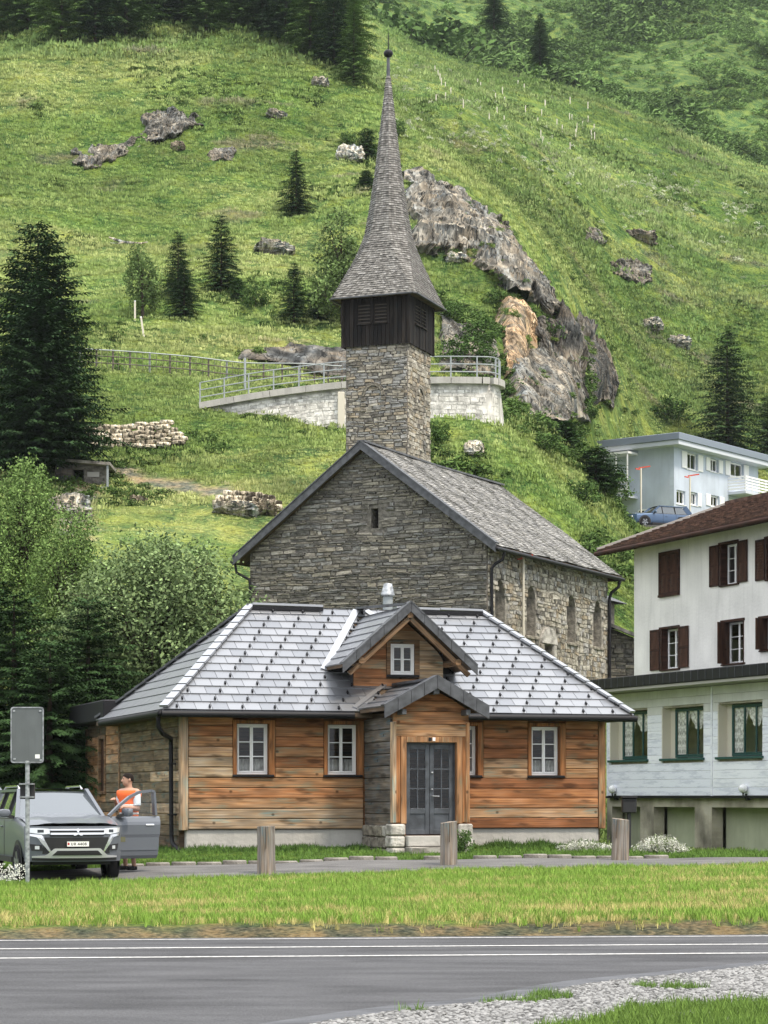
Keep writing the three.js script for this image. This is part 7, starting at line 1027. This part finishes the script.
{
  const a = 20 * Math.PI / 180, { car, zn } = makeCar({ name: 'parked_suv', paint: M.carPaint, rails: true, open: true }); const fx = SX(78, 41.3), fz = -41.25; car.position.set(fx - 2.35 * Math.sin(a), 0.03, fz - 2.35 * Math.cos(a)); car.rotation.y = a; tag(car, 'silver grey SUV with open driver door parked on the lane', 'car');
  // front pieces laid on the nose
  const plate = (name, pts, mat, off = 0.012, th = 0.02, parent = car) => {     // sliced into upright strips that follow the curved nose
    const LOW = 0.14, xs = pts.map((p) => p[0]), a = Math.min(...xs), b = Math.max(...xs), n = Math.max(4, Math.ceil((b - a) / 0.03)), g = geo(), cut = (x) => { let lo = 9, hi = -9; pts.forEach((p, i) => { const q = pts[(i + 1) % pts.length]; if ((p[0] - x) * (q[0] - x) <= 0 && Math.abs(p[0] - q[0]) > 1e-6) { const y = lerp(p[1], q[1], (x - p[0]) / (q[0] - p[0])); lo = Math.min(lo, y); hi = Math.max(hi, y); } }); return [lo + LOW, hi + LOW]; };
    const P = []; for (let i = 0; i <= n; i++) { const x = clamp(lerp(a, b, i / n), a + 1e-4, b - 1e-4), [lo, hi] = cut(x); P.push([0, 0.5, 1].map((k) => { const y = lerp(lo, hi, k); return V(x, y, zn(x, y) + off); })); }
    const bk = (v) => v.clone().add(V(0, 0, -th - 0.01)); for (let i = 0; i < n; i++) { for (let k = 0; k < 2; k++) g.quad(P[i][k], P[i + 1][k], P[i + 1][k + 1], P[i][k + 1]); g.quad(bk(P[i][0]), bk(P[i + 1][0]), P[i + 1][0], P[i][0]); g.quad(P[i][2], P[i + 1][2], bk(P[i + 1][2]), bk(P[i][2])); } g.quad(bk(P[0][0]), P[0][0], P[0][2], bk(P[0][2])); g.quad(P[n][0], bk(P[n][0]), bk(P[n][2]), P[n][2]); return mesh(name, g.geo(), mat, parent); };
  const both = (name, pts, mat, off, th) => { plate(name, pts, mat, off, th); plate(name, pts.map(([x, y]) => [-x, y]).reverse(), mat, off, th); };
  plate('lower_grille', [[-0.6, 0.7], [-0.52, 0.52], [-0.62, 0.4], [0.62, 0.4], [0.52, 0.52], [0.6, 0.7]], M.black, 0.012);
  plate('upper_grille', [[-0.52, 0.86], [-0.5, 0.715], [0.5, 0.715], [0.52, 0.86]], M.black, 0.014);
  plate('chrome_bar', [[-0.52, 0.855], [-0.5, 0.825], [0.5, 0.825], [0.52, 0.855]], M.chrome, 0.034); plate('chrome_bar', [[-0.54, 0.785], [-0.5, 0.75], [0.5, 0.75], [0.54, 0.785]], M.chrome, 0.036);
  both('headlight', [[0.5, 0.855], [0.5, 0.765], [0.62, 0.755], [0.86, 0.79], [0.87, 0.87], [0.7, 0.87]], M.lamp, 0.03); both('headlight_lens', [[0.6, 0.84], [0.6, 0.79], [0.7, 0.785], [0.7, 0.84]], M.darkGlass, 0.036);
  both('chrome_wing', [[0.47, 0.43], [0.5, 0.43], [0.64, 0.6], [0.7, 0.7], [0.86, 0.735], [0.86, 0.765], [0.62, 0.745], [0.58, 0.64]], M.chrome, 0.03);
  both('fog_surround', [[0.62, 0.56], [0.6, 0.46], [0.8, 0.46], [0.82, 0.58]], M.black, 0.022); both('fog_light', [[0.67, 0.545], [0.67, 0.485], [0.74, 0.485], [0.74, 0.545]], M.lamp, 0.03);
  plate('skid_bar', [[-0.56, 0.375], [-0.42, 0.5], [0.42, 0.5], [0.56, 0.375], [0.78, 0.36], [0.78, 0.33], [0.5, 0.325], [-0.5, 0.325], [-0.78, 0.33], [-0.78, 0.36]], M.satin, 0.035); plate('lower_intake', [[-0.46, 0.375], [-0.37, 0.46], [0.37, 0.46], [0.46, 0.375]], M.black, 0.048); plate('lower_lip', [[-0.78, 0.325], [-0.78, 0.28], [0.78, 0.28], [0.78, 0.325]], M.black, 0.02);
  for (const [cx, cy, r] of [[0, 0.855, 0], [-0.048, 0.775, 1], [0.048, 0.775, 2]]) { const w = 0.036, h = 0.048, p = r === 0 ? [[0, 0.87], [-w * 0.8, 0.825], [0, 0.78], [w * 0.8, 0.825]] : (r === 1 ? -1 : 1) > 0 ? [[0.0, 0.78], [0.052, 0.78], [0.085, 0.735], [0.03, 0.735]] : [[0.0, 0.78], [-0.03, 0.735], [-0.085, 0.735], [-0.052, 0.78]]; plate('emblem', p, M.chrome, 0.055); }
  { const c = document.createElement('canvas'); c.width = 256; c.height = 64; const x = c.getContext('2d'); x.fillStyle = '#e9e9e4'; x.fillRect(0, 0, 256, 64); x.fillStyle = '#b02018'; x.fillRect(6, 14, 22, 32); x.fillStyle = '#161616'; x.font = 'bold 50px sans-serif'; x.textAlign = 'center'; x.fillText('UR 4408', 136, 50); const t = new THREE.CanvasTexture(c); t.colorSpace = THREE.SRGBColorSpace; const m = std([1, 1, 1], { map: t, roughness: 0.5 }); const np = group('licence_plate', car), z = zn(0, 0.72) + 0.04; mesh('plate_backing', geo().box(-0.22, 0.665, z - 0.03, 0.22, 0.775, z - 0.002, 0.006).geo(), M.black, np); mesh('plate_face', geo().quad(V(-0.2, 0.675, z), V(0.2, 0.675, z), V(0.2, 0.765, z), V(-0.2, 0.765, z), [[0, 0], [1, 0], [1, 1], [0, 1]]).geo(), m, np); }
  geo().bar(V(-0.7, 1.21, 0.9), V(0.05, 1.225, 0.93), 0.03, 0.02).to('wiper', M.black, car); geo().bar(V(-0.1, 1.21, 0.92), V(0.6, 1.225, 0.92), 0.03, 0.02).to('wiper', M.black, car); geo().box(-0.06, 1.5, 0.16, 0.06, 1.56, 0.2).to('rear_mirror', M.black, car);
  // open driver's door
  const door = group('driver_door', car); door.position.set(0.9, 0, 0.86); door.rotation.y = -68 * Math.PI / 180 + Math.PI / 2 * 0; // door runs along local -z before opening
  const prof = [[0.0, 0.4], [0.035, 0.46], [0.05, 0.6], [0.052, 0.8], [0.066, 0.86], [0.07, 1.04], [0.055, 1.1], [0.02, 1.17], [-0.01, 1.205]]; const dp = geo(), dpt = (u, k, sgn) => V(u * 1.12 + 0.01 * k, prof[k][1], sgn * (0.012 + prof[k][0]));
  for (let k = 0; k < prof.length - 1; k++) for (let i = 0; i < 8; i++) { dp.quad(dpt(i / 8, k, 1), dpt((i + 1) / 8, k, 1), dpt((i + 1) / 8, k + 1, 1), dpt(i / 8, k + 1, 1)); dp.quad(dpt((i + 1) / 8, k, -0.5), dpt(i / 8, k, -0.5), dpt(i / 8, k + 1, -0.5), dpt((i + 1) / 8, k + 1, -0.5)); } for (let k = 0; k < prof.length - 1; k++) for (const u of [0, 1]) dp.quad(dpt(u, k, -0.5), dpt(u, k, 1), dpt(u, k + 1, 1), dpt(u, k + 1, -0.5)); const dm = mesh('door_panel', dp.geo(), M.carPaint, door); dm.rotation.y = Math.PI / 2;
  const fr = geo(); const arc = [[0.02, 1.21], [0.25, 1.4], [0.5, 1.57], [0.72, 1.66], [1.0, 1.69], [1.06, 1.67], [1.1, 1.22]]; for (let i = 1; i < arc.length; i++) fr.bar(V(arc[i - 1][0], arc[i - 1][1], 0), V(arc[i][0], arc[i][1], 0), 0.05, i < 5 ? 0.06 : 0.09, V(0, 0, 1)); const fm = fr.to('window_frame', M.carPaint, door); fm.rotation.y = Math.PI / 2;
  const gl = geo(); for (let i = 1; i < arc.length - 1; i++) gl.tri(V(0.55, 1.21, 0), V(arc[i][0], arc[i][1], 0), V(arc[i - 1][0], arc[i - 1][1], 0)); gl.tri(V(0.55, 1.21, 0), V(1.1, 1.22, 0), V(arc[5][0], arc[5][1], 0)); const gm = gl.to('door_glass', M.glass, door); gm.rotation.y = Math.PI / 2;
  const dh = geo().box(0.82, 1.02, 0.075, 1.02, 1.055, 0.1, 0.01).to('door_handle', M.chrome, door); dh.rotation.y = Math.PI / 2; const dsm = geo().box(0.0, 0.56, 0.06, 1.1, 0.6, 0.07).to('door_moulding', M.carPaint, door); dsm.rotation.y = Math.PI / 2; const badge = geo().box(0.2, 0.72, 0.062, 0.36, 0.84, 0.068).to('door_sticker', std([0.12, 0.12, 0.07]), door); badge.rotation.y = Math.PI / 2;
  const mg = mesh('door_mirror', boulder(0.28, 0.18, 0.16, 3, 5, 0.05), M.carPaint, door); mg.position.set(0.16, 1.28, -0.34); const ma = geo().bar(V(0.02, 1.2, -0.2), V(0.12, 1.24, -0.32), 0.09, 0.06).to('mirror_arm', M.black, door);
}
{ const a = -68 * Math.PI / 180, { car } = makeCar({ name: 'blue_estate_car', paint: M.bluePaint, L: 4.75, belt: 0.95, hood: 0.86, roofY: 1.46, low: 0, roofFront: 0.25, roofRear: -1.8 }); const D = 149.5, x = SX(657, D); const y = H(x, D) + 0.12; car.position.set(x, y + 0.02, -D); car.rotation.y = a; tag(car, 'blue estate car parked below the pale blue house', 'car');
  for (const s of [-0.62, 0.62]) geo().box(s - 0.16, 0.62, 2.2, s + 0.16, 0.74, 2.28, 0.02).to('headlight', M.lamp, car); geo().box(-0.4, 0.45, 2.32, 0.4, 0.7, 2.37, 0.02).to('grille', M.black, car);
  const pad = structure(geo().box(-2.6, -0.5, -2.2, 9, 0.015, 2.6).to('parking_pad', M.sideRoad)); pad.position.set(x, y, -D); pad.rotation.y = -0.15; }

// ---------------------------------------------------------------- the person by the car door
function sdfGeo(lo, hi, cell, fn) {
  const size = Math.max(hi.x - lo.x, hi.y - lo.y, hi.z - lo.z) / 2, n = Math.ceil(size * 2 / cell), mc = new MarchingCubes(n, new THREE.MeshStandardMaterial(), false, false, 120000), c = lo.clone().add(hi).multiplyScalar(0.5), hs = n / 2;
  for (let k = 0; k < n; k++) for (let j = 0; j < n; j++) for (let i = 0; i < n; i++) { const x = c.x + (i - hs) / hs * size, y = c.y + (j - hs) / hs * size, z = c.z + (k - hs) / hs * size; mc.field[i + j * n + k * n * n] = (x < lo.x || x > hi.x || y < lo.y || y > hi.y || z < lo.z || z > hi.z) ? -0.05 : -fn(x, y, z); }
  mc.isolation = 0; mc.update(); const cnt = mc.count, p = [], nn = []; for (let i = 0; i < cnt; i++) { p.push(c.x + mc.positionArray[i * 3] * size, c.y + mc.positionArray[i * 3 + 1] * size, c.z + mc.positionArray[i * 3 + 2] * size); nn.push(mc.normalArray[i * 3], mc.normalArray[i * 3 + 1], mc.normalArray[i * 3 + 2]); }
  const g = new THREE.BufferGeometry(); g.setAttribute('position', new THREE.Float32BufferAttribute(p, 3)); g.computeVertexNormals(); g.setAttribute('uv', new THREE.Float32BufferAttribute(new Float32Array(cnt * 2).map((_, i) => p[(i >> 1) * 3 + (i & 1)]), 2)); const m = mergeVertices((g.deleteAttribute('normal'), g), 1e-4); m.computeVertexNormals(); return m;
}
const cap = (x, y, z, a, b, ra, rb) => { const bx = b[0] - a[0], by = b[1] - a[1], bz = b[2] - a[2], px = x - a[0], py = y - a[1], pz = z - a[2]; const t = clamp((px * bx + py * by + pz * bz) / (bx * bx + by * by + bz * bz)); return Math.hypot(px - bx * t, py - by * t, pz - bz * t) - lerp(ra, rb, t); };
const smin = (a, b, k) => { const h = Math.max(k - Math.abs(a - b), 0) / k; return Math.min(a, b) - h * h * k * 0.25; };
{
  const p = group('person'); // faces local +z, then turned to look left
  const px = 129, D = 43.9, x0 = SX(px, D); p.position.set(x0, H(x0, D) + 0.05, -D); p.rotation.y = -38 * Math.PI / 180; p.scale.setScalar(1.04); tag(p, 'person in orange vest standing behind the open car door', 'person');
  const J = { hipL: [0.1, 0.93, 0], hipR: [-0.1, 0.93, 0], kneeL: [0.11, 0.5, 0.03], kneeR: [-0.11, 0.5, 0.0], ankL: [0.11, 0.08, -0.02], ankR: [-0.12, 0.08, -0.03], chest: [0, 1.32, 0.0], neck: [0, 1.5, 0.0], shL: [0.19, 1.43, 0], shR: [-0.19, 1.43, 0], elL: [0.25, 1.14, 0.03], elR: [-0.26, 1.15, 0.04], wrL: [0.12, 1.17, 0.27], wrR: [-0.1, 1.3, 0.27] };
  const torso = (x, y, z) => { let d = cap(x * 0.72, y, z, [0, 0.95, 0], [0, 1.38, 0.0], 0.115, 0.125); d = smin(d, cap(x, y, z, J.shL, J.shR, 0.075, 0.075), 0.1); return d; };
  const legs = (x, y, z) => { let d = 1; for (const s of ['L', 'R']) { d = smin(d, cap(x, y, z, J['hip' + s], J['knee' + s], 0.09, 0.058), 0.02); d = smin(d, cap(x, y, z, J['knee' + s], J['ank' + s], 0.058, 0.038), 0.02); } return d; };
  const arms = (x, y, z) => { let d = 1; for (const s of ['L', 'R']) { d = smin(d, cap(x, y, z, J['sh' + s], J['el' + s], 0.056, 0.043), 0.02); d = smin(d, cap(x, y, z, J['el' + s], J['wr' + s], 0.042, 0.029), 0.02); } return d; };
  const body = sdfGeo(V(-0.36, 0.0, -0.22), V(0.36, 1.56, 0.36), 0.016, (x, y, z) => smin(smin(smin(torso(x, y, z), legs(x, y, z), 0.06), arms(x, y, z), 0.04), cap(x, y, z, [0, 1.42, -0.01], [0, 1.56, 0.015], 0.06, 0.056), 0.05));
  const headC = [0, 1.655, 0.03]; const head = sdfGeo(V(-0.13, 1.48, -0.13), V(0.13, 1.82, 0.19), 0.005, (x, y, z) => { const e = (cx, cy, cz, a, b, c) => (Math.hypot((x - cx) / a, (y - cy) / b, (z - cz) / c) - 1) * Math.min(a, b, c); let d = e(0, 1.69, 0.02, 0.077, 0.1, 0.098); d = smin(d, e(0, 1.615, 0.055, 0.055, 0.06, 0.06), 0.05); d = smin(d, cap(x, y, z, [0, 1.69, 0.112], [0, 1.65, 0.135], 0.008, 0.015), 0.018); d = smin(d, cap(x, y, z, [-0.03, 1.712, 0.098], [0.03, 1.712, 0.098], 0.012, 0.012), 0.015); d = smin(d, cap(x, y, z, [-0.022, 1.605, 0.107], [0.022, 1.605, 0.107], 0.008, 0.008), 0.01); for (const s of [-1, 1]) { d = smin(d, e(s * 0.08, 1.67, 0.0, 0.014, 0.03, 0.02), 0.01); d = Math.max(d, -(e(s * 0.03, 1.69, 0.115, 0.015, 0.009, 0.012))); } return smin(d, cap(x, y, z, [0, 1.47, -0.01], [0, 1.6, 0.01], 0.058, 0.055), 0.03); });
  const hands = []; for (const [s, w, dir] of [[1, J.wrL, [-0.35, 0.1, 0.93]], [-1, J.wrR, [0.4, 0.35, 0.85]]]) { const d = V(...dir).normalize(), c = V(0.1 * s, 1, 0).cross(d).normalize(), n = V().crossVectors(d, c); const at2 = (a, b, e) => { const v = V(...w).addScaledVector(d, a).addScaledVector(c, b).addScaledVector(n, e); return [v.x, v.y, v.z]; }; const F = [[-0.03, 0.07], [-0.01, 0.08], [0.01, 0.076], [0.03, 0.06]]; const lo = V(...w).addScalar(-0.2), hi = V(...w).addScalar(0.2); hands.push(sdfGeo(lo, hi, 0.005, (x, y, z) => { let q = cap(x, y, z, at2(-0.02, 0, 0), at2(0.03, 0, 0), 0.027, 0.03); q = smin(q, cap(x, y, z, at2(0.06, -0.022, 0), at2(0.06, 0.022, 0), 0.018, 0.018), 0.03); for (const [b, l] of F) { q = smin(q, cap(x, y, z, at2(0.07, b, 0), at2(0.07 + l * 0.5, b, -0.012), 0.0095, 0.009), 0.006); q = smin(q, cap(x, y, z, at2(0.07 + l * 0.5, b, -0.012), at2(0.07 + l * 0.75, b, -0.045), 0.009, 0.008), 0.004); } q = smin(q, cap(x, y, z, at2(0.02, s * 0.028, 0), at2(0.055, s * 0.058, -0.015), 0.012, 0.0105), 0.012); return smin(q, cap(x, y, z, at2(0.055, s * 0.058, -0.015), at2(0.085, s * 0.055, -0.03), 0.0105, 0.009), 0.005); })); }
  const look = (g) => { g.translate(0, 0, -0.01); g.rotateY(-0.7); g.translate(0, 0, 0.01); return g; }; look(head);
  const strip = (g) => { const h = g.index ? g.toNonIndexed() : g; for (const k of Object.keys(h.attributes)) if (!['position', 'normal', 'uv'].includes(k)) h.deleteAttribute(k); return h; };
  mesh('body', mergeGeometries([body, head, ...hands].map(strip)), std([0.44, 0.25, 0.17], { roughness: 0.6 }), p);
  const offset = (fn, o) => (x, y, z) => fn(x, y, z) - o;
  const vest = sdfGeo(V(-0.3, 0.86, -0.2), V(0.3, 1.5, 0.22), 0.012, (x, y, z) => Math.max(torso(x, y, z) - 0.026, 0.9 - y, Math.hypot(x / 1.0, (y - 1.53) / 1.2, z - 0.03) * -1 + 0.085, Math.abs(x) - 0.225)); mesh('orange_vest', vest, std([0.9, 0.16, 0.03], { roughness: 0.7 }), p);
  const shirt = sdfGeo(V(-0.36, 1.05, -0.16), V(0.36, 1.52, 0.2), 0.012, (x, y, z) => Math.max(arms(x, y, z) - 0.02, 1.2 - y, z - 0.1)); mesh('pale_shirt', shirt, std([0.62, 0.68, 0.72], { roughness: 0.9 }), p);
  const shorts = sdfGeo(V(-0.28, 0.5, -0.2), V(0.28, 1.0, 0.2), 0.012, (x, y, z) => Math.max(smin(torso(x, y, z), legs(x, y, z), 0.06) - 0.022, 0.55 - y, y - 0.96)); mesh('dark_shorts', shorts, std([0.05, 0.055, 0.065], { roughness: 0.9 }), p);
  const hair = sdfGeo(V(-0.13, 1.6, -0.14), V(0.13, 1.83, 0.15), 0.006, (x, y, z) => { const d = Math.hypot(x / 0.077, (y - 1.69) / 0.1, (z - 0.02) / 0.098) - 1.13; return Math.max(d * 0.08, 1.675 + z * 0.6 - y - 0.0 + fbm(x * 30, y * 30, z * 30, 2) * 0.01); }); mesh('short_dark_hair', look(hair), std([0.014, 0.01, 0.008], { roughness: 0.9 }), p);
  for (const s of [-1, 1]) { const e = mesh('eye', new THREE.SphereGeometry(0.011, 10, 8), std([0.06, 0.045, 0.035], { roughness: 0.2 }), p); e.position.set(s * 0.03, 1.69, 0.096).applyAxisAngle(V(0, 1, 0), -0.7); e.position.z += 0.01; const sh = mesh('shoe', boulder(0.1, 0.09, 0.28, 2, 5, 0.05), M.rubber, p); sh.position.set(s * 0.115, 0.04, 0.045); }
  for (const y of [1.05, 1.2]) { const b = sdfGeo(V(-0.3, y - 0.04, -0.2), V(0.3, y + 0.04, 0.22), 0.012, (x, yy, z) => Math.max(torso(x, yy, z) - 0.031, Math.abs(yy - y) - 0.022)); mesh('reflective_band', b, std([0.75, 0.75, 0.7], { roughness: 0.4 }), p); }
}

// ---------------------------------------------------------------- sign, posts, letter box, flower bed
{ const D = 40, x = SX(27.5, D), s = group('road_sign'); s.position.set(x, yardH(x, D), -D); tag(s, 'grey back of a rectangular road sign on a steel pole', 'road sign'); const gy = s.position.y, y0 = SY(763, D) - gy, y1 = SY(707, D) - gy, hw = 0.29; 
  const rr2 = (w, a, b, r) => { const sh = new THREE.Shape(); sh.moveTo(-w + r, a); sh.lineTo(w - r, a); sh.quadraticCurveTo(w, a, w, a + r); sh.lineTo(w, b - r); sh.quadraticCurveTo(w, b, w - r, b); sh.lineTo(-w + r, b); sh.quadraticCurveTo(-w, b, -w, b - r); sh.lineTo(-w, a + r); sh.quadraticCurveTo(-w, a, -w + r, a); return sh; };
  mesh('sign_panel', new THREE.ExtrudeGeometry(rr2(hw - 0.018, y0 + 0.018, y1 - 0.018, 0.05), { depth: 0.006, bevelEnabled: false }), std([0.115, 0.13, 0.138], { roughness: 0.6, map: rep(plasterTex, 1.2) }), s).position.z = 0.03;
  { const sh = rr2(hw, y0, y1, 0.06); sh.holes.push(new THREE.Path(rr2(hw - 0.02, y0 + 0.02, y1 - 0.02, 0.05).getPoints(8).reverse())); mesh('sign_rim', new THREE.ExtrudeGeometry(sh, { depth: 0.022, bevelEnabled: false }), M.steel, s).position.z = 0.024; }
  geo().tube([V(0, -0.4, 0), V(0, y0 + 0.03, 0)], 0.038, 12).to('sign_pole', M.galv, s, 1); geo().lathe(0, 0, [[0.04, y0 - 0.02], [0.055, y0 - 0.01], [0.055, y0 + 0.03], [0.04, y0 + 0.04]], 12).to('pole_collar', M.galv, s);
  const bx = group('control_box', s); geo().box(-0.14, SY(799, D) - gy, -0.16, 0.11, SY(783, D) - gy, -0.045, 0.01).to('box_shell', M.black, bx); for (const py of [784, 797]) geo().box(-0.14, SY(py, D) - gy - 0.012, -0.05, 0.12, SY(py, D) - gy + 0.012, 0.05).to('bracket', M.steel, bx);
  geo().box(0.14, y0 + 0.08, 0.0365, 0.22, y0 + 0.15, 0.038).to('sticker', M.white, s); for (const [u, v] of [[-0.22, y0 + 0.07], [0.24, y0 + 0.05], [-0.23, y1 - 0.07], [0.23, y1 - 0.07]]) { const f = geo().box(-0.02, -0.015, 0, 0.02, 0.015, 0.012).to('rivet', M.steel, s); f.position.set(u, v, 0.036); } }
[[267, 826, 42.6, 'left weathered wooden post in front of the timber house'], [449, 822, 44.0, 'middle weathered wooden post in front of the door'], [620, 819, 45.4, 'right weathered wooden post near the letter box']].forEach(([px, py, D, lb], k) => {
  const x = SX(px, D), y = yardH(x, D), h = SY(py, D) - y, w = 0.165, p = group('wooden_post'); p.position.set(x, y, -D); p.rotation.y = rr(-0.4, 0.4); p.rotation.z = rr(-0.03, 0.03); tag(p, lb, 'post', 'wooden posts along the lane'); const g = geo(), n = 22, m = 12, top = rr(-0.04, 0.04);
  const f = (i, j) => { const a = i / n * 6.283, v = j / m, sq = 1 / Math.max(Math.abs(Math.cos(a)), Math.abs(Math.sin(a))), r = w * lerp(1, sq, 0.3) * (1 + 0.22 * fbm(Math.cos(a) * 2 + k * 7, Math.sin(a) * 2, v * 1.2, 3)) * (1 + 0.06 * (1 - v)) - 0.02 * Math.max(0, fbm(a * 3, k, 3, 2)) * 3; return V(Math.cos(a) * r, lerp(-0.3, h + top * Math.cos(a) * 0.6 - 0.03 * Math.abs(fbm(a * 2, 4, k, 2)), v), -Math.sin(a) * r); };
  for (let j = 0; j < m; j++) for (let i = 0; i < n; i++) g.quad(f(i, j), f(i + 1, j), f(i + 1, j + 1), f(i, j + 1)); for (let i = 0; i < n; i++) g.tri(V(0, h, 0), f(i, m), f(i + 1, m)); g.to('post_shaft', M.stump, p); geo().bar(V(-w * 0.2, h * 0.55, w * 1.06), V(-w * 0.15, h * 0.98, w * 1.03), 0.012, 0.01, V(0, 0, 1)).to('drying_crack', M.darkWood, p); });
{ const D = 50.6, x = SX(629, D), b = group('letter_box'); b.position.set(x, H(x, D), -D); const h = SY(813, D) - b.position.y, t = SY(797, D) - b.position.y; tag(b, 'black letter box on a dark post right of the timber house', 'letter box'); geo().tube([V(0, -0.3, 0), V(0, h + 0.02, 0)], 0.05, 10).to('letter_box_post', M.black, b, 1); geo().box(-0.16, h, -0.12, 0.16, t - 0.03, 0.12, 0.02).to('box_body', M.black, b); geo().box(-0.18, t - 0.03, -0.14, 0.18, t + 0.01, 0.15, 0.015).to('box_lid', M.gutter, b); geo().box(-0.12, t - 0.1, 0.12, 0.12, t - 0.07, 0.125).to('slot', M.rubber, b); }
{ const f = geo(); for (let i = 0; i < 26; i++) { const p = V(rr(-0.12, 0.12), rr(0.03, 0.16), rr(-0.12, 0.12)), s = rr(0.012, 0.024), a = sphereDir().multiplyScalar(s), b = sphereDir().multiplyScalar(s); f.tri(p.clone().add(a), p.clone().sub(a), p.clone().add(b)); } const G = f.geo(), a = [];
  const patch = (px0, px1, D, n, dw, hh, lb) => { const s = []; for (let i = 0; i < n; i++) { const q = rnd(), d = D + rr(-dw, dw), x = SX(lerp(px0, px1, q), D), k = rr(0.7, 1.15), m = Math.sin(q * Math.PI); s.push([x, H(x, d) - 0.02 + hh * m * rnd(), -d, rr(0.7, 1.2), 1, rnd() < 0.68 ? [0.62 * k, 0.62 * k, 0.55 * k] : [0.15 * k, 0.2 * k, 0.08 * k]]); } sward('flower_cushion', lb, 'flowers', G, s); };
  patch(638, 684, 49.2, 620, 0.35, 0.3, 'cushion of small white flowers right of the letter box'); patch(560, 612, 49.6, 300, 0.25, 0.12, 'low white flowers at the right foot of the timber house'); }

renderer.render(scene, camera);
